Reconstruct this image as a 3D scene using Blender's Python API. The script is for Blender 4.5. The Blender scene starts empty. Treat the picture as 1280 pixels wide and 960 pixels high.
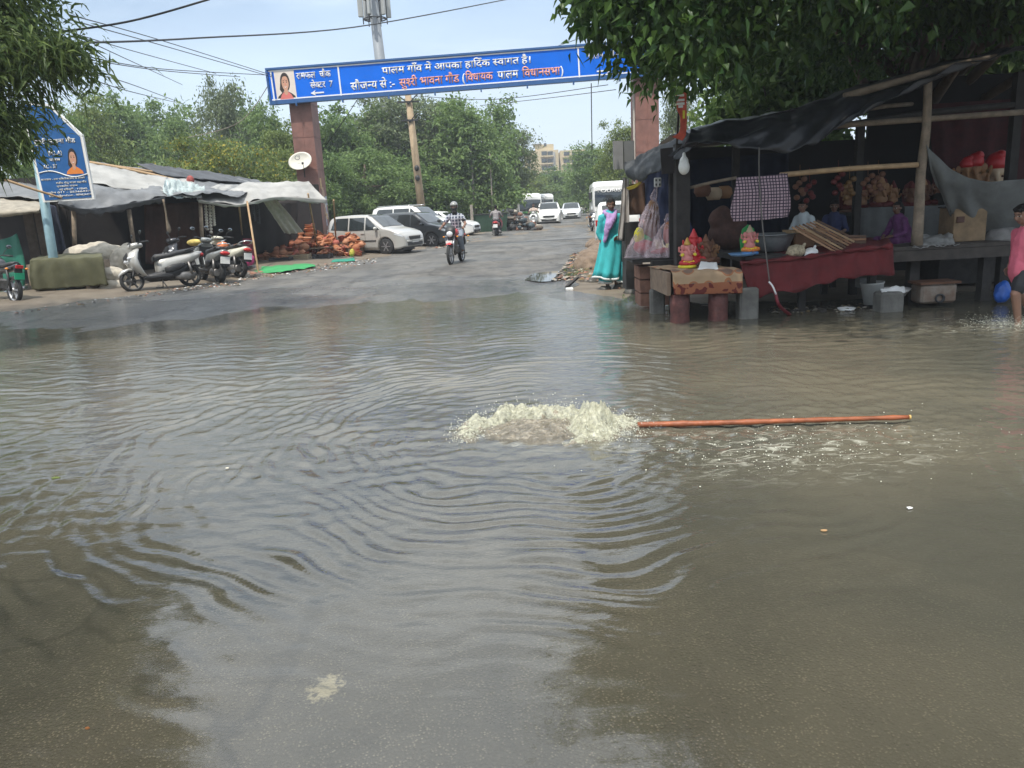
import bpy, bmesh, math, random
import numpy as np
from mathutils import Vector, Matrix, noise
R = math.radians; PI = math.pi
random.seed(7); rng = np.random.default_rng(7)
SC = bpy.context.scene; COL = SC.collection
# ------------------------------------------------------------------ camera maths
FPX = 960.0; EYE = 1.6; PITCH = math.atan(223/960); ROLL = R(3.0)
def ray(px, py):
    x = (px-640)/FPX; y = (480-py)/FPX
    c, s = math.cos(ROLL), math.sin(ROLL)
    u = x*c+y*s; v = -x*s+y*c
    return Vector((u, math.cos(PITCH)+v*math.sin(PITCH), -math.sin(PITCH)+v*math.cos(PITCH)))
def G(px, py, z=0.0):
    d = ray(px, py); t = (z-EYE)/d.z
    return Vector((d.x*t, d.y*t, z))
def P(px, py, Y):
    d = ray(px, py); t = Y/d.y
    return Vector((d.x*t, Y, EYE+d.z*t))
# ------------------------------------------------------------------ materials
MATS = {}
def nn(nt, t, **kw):
    n = nt.nodes.new(t)
    for k, v in kw.items(): setattr(n, k, v)
    return n
def mat(name, col, rough=0.7, metal=0.0, var=0.15, scale=6.0, bump=0.0, bscale=None, col2=None, spec=0.5, emit=None, trans=0.0, detail=6.0, thresh=None, coat=0.0):
    if name in MATS: return MATS[name]
    m = bpy.data.materials.new(name); m.use_nodes = True
    nt = m.node_tree; b = nt.nodes['Principled BSDF']
    b.inputs['Roughness'].default_value = rough; b.inputs['Metallic'].default_value = metal
    b.inputs['Specular IOR Level'].default_value = spec
    if coat: b.inputs['Coat Weight'].default_value = coat; b.inputs['Coat Roughness'].default_value = .06
    tc = nn(nt, 'ShaderNodeTexCoord')
    if var > 0 or col2:
        nz = nn(nt, 'ShaderNodeTexNoise'); nz.inputs['Scale'].default_value = scale; nz.inputs['Detail'].default_value = detail; nz.inputs['Roughness'].default_value = .65
        nt.links.new(tc.outputs['Object'], nz.inputs['Vector'])
        rp = nn(nt, 'ShaderNodeValToRGB')
        a, c = (thresh if thresh else (0.3, 0.7))
        rp.color_ramp.elements[0].position = a; rp.color_ramp.elements[1].position = c
        if col2: c0, c1 = col, col2
        else:
            c0 = [max(0, x*(1-var)) for x in col]; c1 = [min(1, x*(1+var)) for x in col]
        rp.color_ramp.elements[0].color = (*c0[:3], 1); rp.color_ramp.elements[1].color = (*c1[:3], 1)
        nt.links.new(nz.outputs['Fac'], rp.inputs['Fac']); nt.links.new(rp.outputs['Color'], b.inputs['Base Color'])
    else:
        b.inputs['Base Color'].default_value = (*col[:3], 1)
    if bump > 0:
        n2 = nn(nt, 'ShaderNodeTexNoise'); n2.inputs['Scale'].default_value = bscale or scale*4; n2.inputs['Detail'].default_value = 5
        nt.links.new(tc.outputs['Object'], n2.inputs['Vector'])
        bp = nn(nt, 'ShaderNodeBump'); bp.inputs['Strength'].default_value = bump; bp.inputs['Distance'].default_value = .02
        nt.links.new(n2.outputs['Fac'], bp.inputs['Height']); nt.links.new(bp.outputs['Normal'], b.inputs['Normal'])
    if emit:
        b.inputs['Emission Color'].default_value = (*emit[:3], 1); b.inputs['Emission Strength'].default_value = emit[3]
    if trans:
        tr = nn(nt, 'ShaderNodeBsdfTranslucent'); mx = nn(nt, 'ShaderNodeMixShader'); mx.inputs[0].default_value = trans
        tr.inputs['Color'].default_value = (*col[:3], 1)
        out = nt.nodes['Material Output']
        nt.links.new(b.outputs[0], mx.inputs[1]); nt.links.new(tr.outputs[0], mx.inputs[2]); nt.links.new(mx.outputs[0], out.inputs['Surface'])
    MATS[name] = m; return m
def leafmat(name, c0, c1, trans=0.3, rough=.5):
    if name in MATS: return MATS[name]
    m = bpy.data.materials.new(name); m.use_nodes = True; nt = m.node_tree; b = nt.nodes['Principled BSDF']
    g = nn(nt, 'ShaderNodeNewGeometry'); rp = nn(nt, 'ShaderNodeValToRGB')
    rp.color_ramp.elements[0].color = (*c0, 1); rp.color_ramp.elements[1].color = (*c1, 1)
    nt.links.new(g.outputs['Random Per Island'], rp.inputs[0])
    nt.links.new(rp.outputs[0], b.inputs['Base Color']); b.inputs['Roughness'].default_value = rough; b.inputs['Specular IOR Level'].default_value = .35
    tr = nn(nt, 'ShaderNodeBsdfTranslucent'); nt.links.new(rp.outputs[0], tr.inputs[0])
    mx = nn(nt, 'ShaderNodeMixShader'); mx.inputs[0].default_value = trans
    nt.links.new(b.outputs[0], mx.inputs[1]); nt.links.new(tr.outputs[0], mx.inputs[2]); nt.links.new(mx.outputs[0], nt.nodes['Material Output'].inputs[0])
    MATS[name] = m; return m
# ------------------------------------------------------------------ objects
def link(name, me, parent=None):
    o = bpy.data.objects.new(name, me); COL.objects.link(o)
    if parent is not None: o.parent = parent
    return o
def tag(o, label=None, cat=None, group=None, kind=None):
    if label: o['label'] = label
    if cat: o['category'] = cat
    if group: o['group'] = group
    if kind: o['kind'] = kind
    return o
def thing(name, label, cat, loc=(0, 0, 0), rz=0.0, group=None):
    o = bpy.data.objects.new(name, None); COL.objects.link(o); o.empty_display_size = .1
    o.location = loc; o.rotation_euler = (0, 0, rz)
    return tag(o, label, cat, group)
def kids(o): return [c for c in bpy.data.objects if c.parent == o]
def dup(o, loc=None, rz=None, label=None, scale=None, parent=None, mats=None):
    c = o.copy(); COL.objects.link(c); c.parent = parent
    if loc is not None: c.location = loc
    if rz is not None: c.rotation_euler = (0, 0, rz)
    if label: c['label'] = label
    if scale is not None: c.scale = (scale,)*3 if not hasattr(scale, '__len__') else scale
    for ch in kids(o): dup(ch, parent=c)
    return c
class MB:
    """collects shapes, then links them as one mesh"""
    def __init__(s): s.v = []; s.f = []; s.mi = []; s.sm = []; s.mats = []; s.cur = 0
    def use(s, m):
        if m not in s.mats: s.mats.append(m)
        s.cur = s.mats.index(m); return s
    def add(s, vs, fs, smooth=False, M=None):
        b = len(s.v)
        s.v += [tuple(M @ Vector(v)) if M is not None else tuple(v) for v in vs]
        for f in fs: s.f.append(tuple(i+b for i in f)); s.mi.append(s.cur); s.sm.append(smooth)
        return s
    def box(s, c, d, rz=0.0, M=None, bev=0.0, taper=1.0):
        x, y, z = d[0]/2, d[1]/2, d[2]/2
        T = Matrix.Translation(c) @ Matrix.Rotation(rz, 4, 'Z')
        if M is not None: T = M @ T
        if bev > 0:
            b = min(bev, x*.9, y*.9, z*.9); vs = []
            for sz, k in ((-1, 1), (1, taper)):
                for (ax, ay, az) in ((x-b, y-b, z), (x, y, z-b)):
                    pass
            rings = []
            for zz, ins, k in ((-z, b, 1), (-z+b, 0, 1), (z-b, 0, taper), (z, b, taper)):
                X, Y = (x-ins)*k, (y-ins)*k; bb = b if ins == 0 else b*.5
                rings.append([(-X+bb, -Y, zz), (X-bb, -Y, zz), (X, -Y+bb, zz), (X, Y-bb, zz), (X-bb, Y, zz), (-X+bb, Y, zz), (-X, Y-bb, zz), (-X, -Y+bb, zz)])
            return s.loft(rings, True, True, M=T, smooth=False)
        k = taper
        vs = [(-x, -y, -z), (x, -y, -z), (x, y, -z), (-x, y, -z), (-x*k, -y*k, z), (x*k, -y*k, z), (x*k, y*k, z), (-x*k, y*k, z)]
        return s.add(vs, [(0, 3, 2, 1), (4, 5, 6, 7), (0, 1, 5, 4), (1, 2, 6, 5), (2, 3, 7, 6), (3, 0, 4, 7)], False, T)
    def beam(s, a, b, w, h, up=(0, 0, 1)):
        a, b = Vector(a), Vector(b); d = (b-a); L = d.length; d.normalize(); u = Vector(up)
        if abs(d.dot(u)) > .98: u = Vector((0, 1, 0))
        r = d.cross(u).normalized(); u = r.cross(d)
        M = Matrix((r, d, u)).transposed().to_4x4(); M.translation = (a+b)/2
        return s.box((0, 0, 0), (w, L, h), M=M)
    def loft(s, rings, cap0=False, cap1=False, M=None, smooth=True, closed=True):
        n = len(rings[0]); vs = [p for r in rings for p in r]; fs = []
        m = n if closed else n-1
        for i in range(len(rings)-1):
            for j in range(m):
                k = (j+1) % n; fs.append((i*n+j, i*n+k, (i+1)*n+k, (i+1)*n+j))
        s.add(vs, fs, smooth, M)
        b = len(s.v)-len(vs)
        if cap0: s.f.append(tuple(b+j for j in reversed(range(n)))); s.mi.append(s.cur); s.sm.append(False)
        if cap1: s.f.append(tuple(b+(len(rings)-1)*n+j for j in range(n))); s.mi.append(s.cur); s.sm.append(False)
        return s
    def tube(s, pts, r, n=8, M=None, caps=True, smooth=True):
        pts = [Vector(p) for p in pts]; rs = r if hasattr(r, '__len__') else [r]*len(pts)
        rings = []; up = Vector((0.13, 0.21, .97))
        pu = None
        for i, p in enumerate(pts):
            d = (pts[min(i+1, len(pts)-1)]-pts[max(i-1, 0)]).normalized()
            if pu is None:
                q = up if abs(d.dot(up)) < .95 else Vector((1, 0, 0))
                pu = (q-d*q.dot(d)).normalized()
            else: pu = (pu-d*pu.dot(d)).normalized()
            w = d.cross(pu)
            rings.append([p+pu*math.cos(2*PI*j/n)*rs[i]+w*math.sin(2*PI*j/n)*rs[i] for j in range(n)])
        return s.loft(rings, caps, caps, M=M, smooth=smooth)
    def lathe(s, prof, n=20, M=None, smooth=True, caps=True):
        rings = [[(r*math.cos(2*PI*j/n), r*math.sin(2*PI*j/n), z) for j in range(n)] for r, z in prof]
        return s.loft(rings, caps, caps, M=M, smooth=smooth)
    def ell(s, c, rad, n=14, m=9, M=None, f=None):
        rad = rad if hasattr(rad, '__len__') else (rad,)*3
        rings = []
        for i in range(m+1):
            a = -PI/2+PI*(i+.02)/(m+.04); cr, z = math.cos(a), math.sin(a)
            rings.append([(c[0]+rad[0]*cr*math.cos(2*PI*j/n), c[1]+rad[1]*cr*math.sin(2*PI*j/n), c[2]+rad[2]*z) for j in range(n)])
        return s.loft(rings, True, True, M=M)
    def prism(s, poly, depth, M=None, axis='y'):
        """poly (a,b) outline extruded; axis y: points (a, +-d/2, b)"""
        n = len(poly); d = depth/2
        if axis == 'y': A = [(a, -d, b) for a, b in poly]; B = [(a, d, b) for a, b in poly]
        elif axis == 'z': A = [(a, b, -d) for a, b in poly]; B = [(a, b, d) for a, b in poly]
        else: A = [(-d, a, b) for a, b in poly]; B = [(d, a, b) for a, b in poly]
        fs = [tuple(range(n)), tuple(reversed(range(n, 2*n)))]+[(i, i+n, (i+1) % n+n, (i+1) % n) for i in range(n)]
        return s.add(A+B, fs, False, M)
    def build(s, name, m=None, parent=None, loc=None, recalc=True):
        me = bpy.data.meshes.new(name); me.from_pydata(s.v, [], s.f); me.update()
        for q in (s.mats or ([m] if m else [])): me.materials.append(q)
        if s.f:
            me.polygons.foreach_set('material_index', s.mi if s.mats else [0]*len(s.f)); me.polygons.foreach_set('use_smooth', s.sm)
        if recalc:
            bm = bmesh.new(); bm.from_mesh(me); bmesh.ops.recalc_face_normals(bm, faces=bm.faces); bm.to_mesh(me); bm.free()
        o = link(name, me, parent)
        if loc is not None: o.location = loc
        return o
def cr(pts, t):
    """catmull-rom through a list of tuples at t in 0..1"""
    n = len(pts)-1; x = min(max(t, 0), 1)*n; i = min(int(x), n-1); f = x-i
    p0, p1, p2, p3 = (Vector(pts[max(i-1, 0)]), Vector(pts[i]), Vector(pts[i+1]), Vector(pts[min(i+2, n)]))
    return 0.5*((2*p1)+(p2-p0)*f+(2*p0-5*p1+4*p2-p3)*f*f+(3*p1-p0-3*p2+p3)*f**3)
def spline(pts, n): return [cr(pts, i/(n-1)) for i in range(n)]
def sheet(name, rows, m, parent=None, nu=40, nv=16, amp=.03, freq=2.0, thick=.006, fold=0.0, ffreq=9.0, seed=0, rag=0.0):
    """cloth or tarpaulin through a grid of control points, wrinkled in real geometry"""
    g = [spline(r, nu) for r in rows]
    grid = [[cr([g[k][i] for k in range(len(g))], j/(nv-1)) for i in range(nu)] for j in range(nv)]
    vs = []
    for j in range(nv):
        for i in range(nu):
            a = grid[j][min(i+1, nu-1)]-grid[j][max(i-1, 0)]; b = grid[min(j+1, nv-1)][i]-grid[max(j-1, 0)][i]
            nrm = a.cross(b)
            nrm = nrm.normalized() if nrm.length > 1e-9 else Vector((0, 0, 1))
            p = grid[j][i]
            w = noise.noise(p*freq+Vector((seed*7.1, 3, 1)))*amp+noise.noise(p*freq*2.7+Vector((seed, 9, 4)))*amp*.45+noise.noise(p*freq*6.+Vector((seed, 2, 8)))*amp*.25-(abs(noise.noise(p*freq*1.7+Vector((seed*3.3, 5, 2))))+.5*abs(noise.noise(p*freq*4.1+Vector((seed, 15, 2)))))*amp*.9
            if fold: w += fold*math.sin(i/(nu-1)*ffreq*2*PI+1.5*noise.noise(p*1.5))*(.35+.65*j/(nv-1))
            q = p+nrm*w
            if rag and j == nv-1: q += b.normalized()*rag*noise.noise(p*5+Vector((seed, 0, 0)))
            vs.append(q)
    fs = [(j*nu+i, j*nu+i+1, (j+1)*nu+i+1, (j+1)*nu+i) for j in range(nv-1) for i in range(nu-1)]
    mb = MB(); mb.add(vs, fs, True); o = mb.build(name, m, parent, recalc=False)
    sd = o.modifiers.new('thickness', 'SOLIDIFY'); sd.thickness = thick; sd.offset = 0
    return o
def npmesh(name, V, F, m, parent=None, smooth=False):
    """mesh from numpy arrays, all faces the same size"""
    me = bpy.data.meshes.new(name); k = F.shape[1]
    me.vertices.add(len(V)); me.vertices.foreach_set('co', V.astype(np.float32).ravel())
    me.loops.add(F.size); me.loops.foreach_set('vertex_index', F.astype(np.int32).ravel())
    me.polygons.add(len(F)); me.polygons.foreach_set('loop_start', np.arange(0, F.size, k, dtype=np.int32))
    me.polygons.foreach_set('use_smooth', np.full(len(F), smooth))
    me.update(calc_edges=True); me.materials.append(m)
    return link(name, me, parent)
def leaves(C, D, N, L, W, droop=.15, fold=.25):
    """leaf blades: centre(base) C, direction D, normal N, length L, width W -> V,F (two quads a leaf)"""
    n = len(C); D = D/np.linalg.norm(D, axis=1, keepdims=True)
    S = np.cross(D, N); S /= np.linalg.norm(S, axis=1, keepdims=True)+1e-9; N = np.cross(S, D)
    L = L[:, None]; W = W[:, None]
    base = C; mid1 = C+D*L*.38; tip = C+D*L+np.array([0, 0, -1])*L*droop
    a = mid1+S*W*.5+N*W*fold; b = mid1-S*W*.5+N*W*fold
    V = np.stack([base, a, tip, b, mid1], 1).reshape(-1, 3)
    o = np.arange(n)[:, None]*5
    F = np.concatenate([o+np.array([[0, 4, 2, 1]])[:, [0, 3, 2, 1]], o+np.array([[0, 3, 2, 4]])[:, [0, 3, 2, 1]]], 0)
    return V, F
def runit(n): 
    v = rng.normal(size=(n, 3)); return v/np.linalg.norm(v, axis=1, keepdims=True)
# ------------------------------------------------------------------ camera, light, sky
cam = bpy.data.cameras.new('camera'); cam.sensor_width = 36; cam.lens = FPX/1280*36; cam.clip_end = 3000; cam.clip_start = .05
co = bpy.data.objects.new('camera', cam); COL.objects.link(co); SC.camera = co
co.matrix_world = Matrix.Translation((0, 0, EYE)) @ Matrix.Rotation(PI/2-PITCH, 4, 'X') @ Matrix.Rotation(-ROLL, 4, 'Z')
SUN_EL, SUN_AZ = R(64), R(202)      # azimuth clockwise from +Y: the sun is behind the camera, to the left
sd = Vector((math.sin(SUN_AZ)*math.cos(SUN_EL), math.cos(SUN_AZ)*math.cos(SUN_EL), math.sin(SUN_EL)))
sl = bpy.data.lights.new('sun', 'SUN'); sl.energy = 3.2; sl.angle = R(1.0); sl.color = (1, .95, .86)
so = bpy.data.objects.new('sun', sl); COL.objects.link(so); so.rotation_euler = sd.to_track_quat('Z', 'Y').to_euler()
w = bpy.data.worlds.new('World'); SC.world = w; w.use_nodes = True; nt = w.node_tree
bg = nt.nodes['Background']; sky = nn(nt, 'ShaderNodeTexSky', sky_type='NISHITA'); sky.sun_disc = False
sky.sun_elevation = SUN_EL; sky.sun_rotation = SUN_AZ; sky.air_density = 1.0; sky.dust_density = 2.2; sky.ozone_density = 1.6
tc = nn(nt, 'ShaderNodeTexCoord'); mp = nn(nt, 'ShaderNodeMapping'); mp.inputs['Scale'].default_value = (1.2, 1.2, 4.0)
nz = nn(nt, 'ShaderNodeTexNoise'); nz.inputs['Scale'].default_value = 1.6; nz.inputs['Detail'].default_value = 7; nz.inputs['Roughness'].default_value = .55
rp = nn(nt, 'ShaderNodeValToRGB'); rp.color_ramp.elements[0].position = .38; rp.color_ramp.elements[1].position = .78
rp.color_ramp.elements[0].color = (.35, .35, .35, 1); rp.color_ramp.elements[1].color = (.75, .75, .75, 1)
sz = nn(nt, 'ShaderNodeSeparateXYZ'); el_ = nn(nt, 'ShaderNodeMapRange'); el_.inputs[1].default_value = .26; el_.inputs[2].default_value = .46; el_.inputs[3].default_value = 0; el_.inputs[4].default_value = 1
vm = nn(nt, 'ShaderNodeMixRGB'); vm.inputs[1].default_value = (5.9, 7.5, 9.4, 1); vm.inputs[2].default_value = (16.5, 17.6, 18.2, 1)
mx = nn(nt, 'ShaderNodeMixRGB')
L = nt.links.new
L(tc.outputs['Generated'], mp.inputs['Vector']); L(mp.outputs[0], nz.inputs['Vector']); L(nz.outputs['Fac'], rp.inputs[0])
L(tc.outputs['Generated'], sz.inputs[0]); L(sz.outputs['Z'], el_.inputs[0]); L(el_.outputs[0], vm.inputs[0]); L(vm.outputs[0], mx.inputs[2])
hz_ = nn(nt, 'ShaderNodeMapRange'); hz_.inputs[1].default_value = .02; hz_.inputs[2].default_value = .24; hz_.inputs[3].default_value = .85; hz_.inputs[4].default_value = 0; L(sz.outputs['Z'], hz_.inputs[0])
n2_ = nn(nt, 'ShaderNodeTexNoise'); n2_.inputs['Scale'].default_value = 2.6; n2_.inputs['Detail'].default_value = 8; n2_.inputs['Distortion'].default_value = .5; L(mp.outputs[0], n2_.inputs['Vector']); r2_ = nn(nt, 'ShaderNodeMapRange'); r2_.inputs[1].default_value = .48; r2_.inputs[2].default_value = .74; r2_.inputs[3].default_value = 0; r2_.inputs[4].default_value = .65; L(n2_.outputs['Fac'], r2_.inputs[0])
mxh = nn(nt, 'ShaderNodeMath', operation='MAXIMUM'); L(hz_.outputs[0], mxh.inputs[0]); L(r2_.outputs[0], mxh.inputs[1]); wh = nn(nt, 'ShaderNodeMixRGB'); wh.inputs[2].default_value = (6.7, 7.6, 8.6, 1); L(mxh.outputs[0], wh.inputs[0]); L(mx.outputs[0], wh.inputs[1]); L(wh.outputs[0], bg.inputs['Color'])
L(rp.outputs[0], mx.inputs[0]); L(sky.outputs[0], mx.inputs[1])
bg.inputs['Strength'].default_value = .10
vs = SC.view_settings; vs.view_transform = 'Standard'; vs.look = 'None'; vs.exposure = 0.52; vs.gamma = 1; vs.use_curve_mapping = False
SC.cycles.max_bounces = 8; SC.cycles.transparent_max_bounces = 12; SC.cycles.use_denoising = True
SC.cycles.caustics_reflective = False; SC.cycles.caustics_refractive = False
# ------------------------------------------------------------------ air
def haze_box():
    mb = MB(); mb.box((0, 110, 11.5), (560, 300, 27)); o = mb.build('haze', None); o['kind'] = 'stuff'
    m = bpy.data.materials.new('haze'); m.use_nodes = True; nt = m.node_tree; nt.nodes.remove(nt.nodes['Principled BSDF']); v = nn(nt, 'ShaderNodeVolumePrincipled'); v.inputs['Color'].default_value = (.85, .92, 1, 1); v.inputs['Density'].default_value = HAZE; nt.links.new(v.outputs[0], nt.nodes['Material Output'].inputs['Volume']); o.data.materials.append(m); o.location = (0, 0, 0)
HAZE = .0011
haze_box()
# ------------------------------------------------------------------ ground
SHORE = [(-40, 12), (-14, 15.6), (-11, 15.2), (-9.8, 14.6), (-8.2, 13.5), (-6.8, 12.7), (-5.6, 13.6), (-4.6, 14.3), (-3.1, 14.6), (-1.5, 14.3), (.2, 14.6), (1.0, 13.4), (1.9, 13.2),
         (2.3, 13.3), (2.7, 11.9), (3.6, 11.5), (5.2, 11.3), (7, 11.2), (9, 10.8), (14, 10.5), (40, 10)]
def shore_y(x):
    return np.interp(x, [p[0] for p in SHORE], [p[1]+.85 for p in SHORE])
def fbm2(x, y, seed, lam=(2.2, 1.3, .8, .45, .25), amps=None):
    r = np.random.default_rng(seed); z = np.zeros_like(x)
    for l in lam:
        for k in range(4):
            a = r.uniform(0, 2*PI); ph = r.uniform(0, 2*PI); ll = l*r.uniform(.75, 1.3)
            z += l*np.sin(2*PI/ll*(x*np.cos(a)+y*np.sin(a))+ph)
    return z/(sum(lam)*2)
def hgt(x, y):
    d = (shore_y(x)-y)*.85
    h = np.where(d > 0, -np.minimum(.085, .024*d), np.minimum(.03, -.012*d))
    h = h+fbm2(x, y, 3)*.017*np.clip(1-np.abs(d)/6, .25, 1)
    # raised bank along the left shops
    return h+np.clip((-8.2-(17.3-y)*.35-x)*.05, 0, .12)*(y > 10)
def axis(a, b, st, far0, far1, g=1.18):
    v = list(np.arange(a, b, st)); s = st; x = b
    while x < far1: v.append(x); s *= g; x += s
    v.append(far1); s = st; x = a-st; lo = []
    while x > far0: lo.append(x); s *= g; x -= s
    lo.append(far0); return np.array(lo[::-1]+v)
def gridmesh(name, X, Y, Z, m, smooth=True):
    ny, nx = X.shape
    V = np.stack([X, Y, Z], -1).reshape(-1, 3); i = np.arange(ny-1)[:, None]*nx+np.arange(nx-1)[None]; i = i.ravel()
    return npmesh(name, V, np.stack([i, i+1, i+nx+1, i+nx], 1), m, smooth=smooth)
m_dirt = mat('wet_dirt', (.10, .078, .056), .8, var=.5, scale=1.4, bump=.5, bscale=14, col2=(.19, .16, .12))
xs = axis(-15, 12, .16, -900, 900); ys = axis(8, 22, .16, -300, 1600)
X, Y = np.meshgrid(xs, ys); tag(gridmesh('ground', X, Y, hgt(X, Y), m_dirt), kind='structure')
# asphalt
m_road = bpy.data.materials.new('asphalt'); m_road.use_nodes = True; nt = m_road.node_tree; b = nt.nodes['Principled BSDF']; L = nt.links.new
tc = nn(nt, 'ShaderNodeTexCoord')
n1 = nn(nt, 'ShaderNodeTexNoise'); n1.inputs['Scale'].default_value = .55; n1.inputs['Detail'].default_value = 8; n1.inputs['Roughness'].default_value = .7
r1 = nn(nt, 'ShaderNodeValToRGB'); r1.color_ramp.elements[0].color = (.066, .064, .060, 1); r1.color_ramp.elements[1].color = (.135, .130, .120, 1); r1.color_ramp.elements[0].position = .35; r1.color_ramp.elements[1].position = .66
v1 = nn(nt, 'ShaderNodeTexVoronoi'); v1.inputs['Scale'].default_value = 82; v1.inputs['Randomness'].default_value = 1
r2 = nn(nt, 'ShaderNodeValToRGB'); r2.color_ramp.elements[0].position = .0; r2.color_ramp.elements[1].position = .42
r2.color_ramp.elements[0].color = (1, 1, 1, 1); r2.color_ramp.elements[1].color = (0, 0, 0, 1)
n3 = nn(nt, 'ShaderNodeTexNoise'); n3.inputs['Scale'].default_value = 21; n3.inputs['Detail'].default_value = 4
r3 = nn(nt, 'ShaderNodeValToRGB'); r3.color_ramp.elements[0].position = .38; r3.color_ramp.elements[1].position = .60
mu = nn(nt, 'ShaderNodeMath', operation='MULTIPLY'); mxr = nn(nt, 'ShaderNodeMixRGB'); mxr.inputs[2].default_value = (.40, .375, .32, 1)
for n_ in (n1, v1, n3): L(tc.outputs['Object'], n_.inputs['Vector'])
L(n1.outputs['Fac'], r1.inputs[0]); L(v1.outputs['Distance'], r2.inputs[0]); L(n3.outputs['Fac'], r3.inputs[0])
L(r2.outputs[0], mu.inputs[0]); L(r3.outputs[0], mu.inputs[1]); L(mu.outputs[0], mxr.inputs[0]); L(r1.outputs[0], mxr.inputs[1]); vc = nn(nt, 'ShaderNodeTexVoronoi', feature='DISTANCE_TO_EDGE'); vc.inputs['Scale'].default_value = .42
nd = nn(nt, 'ShaderNodeTexNoise'); nd.inputs['Scale'].default_value = 1.8; nd.inputs['Detail'].default_value = 6; L(tc.outputs['Object'], nd.inputs['Vector'])
mvv = nn(nt, 'ShaderNodeMixRGB', blend_type='ADD'); mvv.inputs[0].default_value = .9; L(tc.outputs['Object'], mvv.inputs[1]); L(nd.outputs['Color'], mvv.inputs[2]); L(mvv.outputs[0], vc.inputs['Vector'])
rc = nn(nt, 'ShaderNodeValToRGB'); rc.color_ramp.elements[0].position = .004; rc.color_ramp.elements[1].position = .022; rc.color_ramp.elements[0].color = (.45, .45, .45, 1); L(vc.outputs['Distance'], rc.inputs[0])
npt = nn(nt, 'ShaderNodeTexNoise'); npt.inputs['Scale'].default_value = .9; npt.inputs['Detail'].default_value = 9; npt.inputs['Roughness'].default_value = .75; mpt = nn(nt, 'ShaderNodeMapping'); mpt.inputs['Scale'].default_value = (1.6, .35, 1); mpt.inputs['Rotation'].default_value = (0, 0, .2); L(tc.outputs['Object'], mpt.inputs[0]); L(mpt.outputs[0], npt.inputs['Vector'])
rpt = nn(nt, 'ShaderNodeValToRGB'); rpt.color_ramp.elements[0].position = .35; rpt.color_ramp.elements[1].position = .68; rpt.color_ramp.elements[0].color = (.62, .62, .62, 1); rpt.color_ramp.elements[1].color = (1.35, 1.32, 1.26, 1); L(npt.outputs['Fac'], rpt.inputs[0])
mm1 = nn(nt, 'ShaderNodeMixRGB', blend_type='MULTIPLY'); mm1.inputs[0].default_value = 1; L(mxr.outputs[0], mm1.inputs[1]); L(rc.outputs[0], mm1.inputs[2])
mm2 = nn(nt, 'ShaderNodeMixRGB', blend_type='MULTIPLY'); mm2.inputs[0].default_value = 1; L(mm1.outputs[0], mm2.inputs[1]); L(rpt.outputs[0], mm2.inputs[2]); 
pg = G(404, 836); vx = nn(nt, 'ShaderNodeMapping'); vx.inputs['Location'].default_value = (-pg.x/.13, -pg.y/.17, 0); vx.inputs['Scale'].default_value = (1/.13, 1/.17, 0); L(tc.outputs['Object'], vx.inputs[0]); ln = nn(nt, 'ShaderNodeVectorMath', operation='LENGTH'); L(vx.outputs[0], ln.inputs[0])
qp = nn(nt, 'ShaderNodeMapRange'); qp.inputs[1].default_value = .1; qp.inputs[2].default_value = 1.2; qp.inputs[3].default_value = .32; qp.inputs[4].default_value = -.3; L(ln.outputs['Value'], qp.inputs[0]); nP = nn(nt, 'ShaderNodeTexNoise'); nP.inputs['Scale'].default_value = 24; nP.inputs['Detail'].default_value = 8; nP.inputs['Roughness'].default_value = .75; L(tc.outputs['Object'], nP.inputs['Vector'])
aP = nn(nt, 'ShaderNodeMath', operation='ADD'); L(qp.outputs[0], aP.inputs[0]); L(nP.outputs['Fac'], aP.inputs[1]); rP = nn(nt, 'ShaderNodeMapRange'); rP.inputs[1].default_value = .60; rP.inputs[2].default_value = .74; L(aP.outputs[0], rP.inputs[0])
mP = nn(nt, 'ShaderNodeMixRGB'); mP.inputs[2].default_value = (.66, .62, .47, 1); L(rP.outputs[0], mP.inputs[0]); L(mm2.outputs[0], mP.inputs[1]); L(mP.outputs[0], b.inputs['Base Color'])
n4 = nn(nt, 'ShaderNodeTexNoise'); n4.inputs['Scale'].default_value = .35; n4.inputs['Detail'].default_value = 5
r4 = nn(nt, 'ShaderNodeValToRGB'); r4.color_ramp.elements[0].position = .4; r4.color_ramp.elements[1].position = .62; r4.color_ramp.elements[0].color = (.48,)*3+(1,); r4.color_ramp.elements[1].color = (.8,)*3+(1,)
L(tc.outputs['Object'], n4.inputs['Vector']); L(n4.outputs['Fac'], r4.inputs[0]); sy = nn(nt, 'ShaderNodeSeparateXYZ'); L(tc.outputs['Object'], sy.inputs[0]); wet = nn(nt, 'ShaderNodeMapRange'); wet.inputs[1].default_value = 15.2; wet.inputs[2].default_value = 19.5; wet.inputs[3].default_value = .62; wet.inputs[4].default_value = 0
yo = nn(nt, 'ShaderNodeMath', operation='MULTIPLY_ADD'); yo.inputs[1].default_value = 7.0; L(n4.outputs['Fac'], yo.inputs[0]); ys2 = nn(nt, 'ShaderNodeMath', operation='ADD'); ys2.inputs[1].default_value = -3.5; L(sy.outputs['Y'], ys2.inputs[0]); L(ys2.outputs[0], yo.inputs[2]); L(yo.outputs[0], wet.inputs[0])
sub = nn(nt, 'ShaderNodeMath', operation='SUBTRACT', use_clamp=True); L(r4.outputs[0], sub.inputs[0]); L(wet.outputs[0], sub.inputs[1]); mxw = nn(nt, 'ShaderNodeMath', operation='MAXIMUM'); mxw.inputs[1].default_value = .12; L(sub.outputs[0], mxw.inputs[0]); L(mxw.outputs[0], b.inputs['Roughness'])
bp = nn(nt, 'ShaderNodeBump'); bp.inputs['Strength'].default_value = .5; bp.inputs['Distance'].default_value = .01; L(v1.outputs['Distance'], bp.inputs['Height']); L(bp.outputs[0], b.inputs['Normal'])
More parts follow.
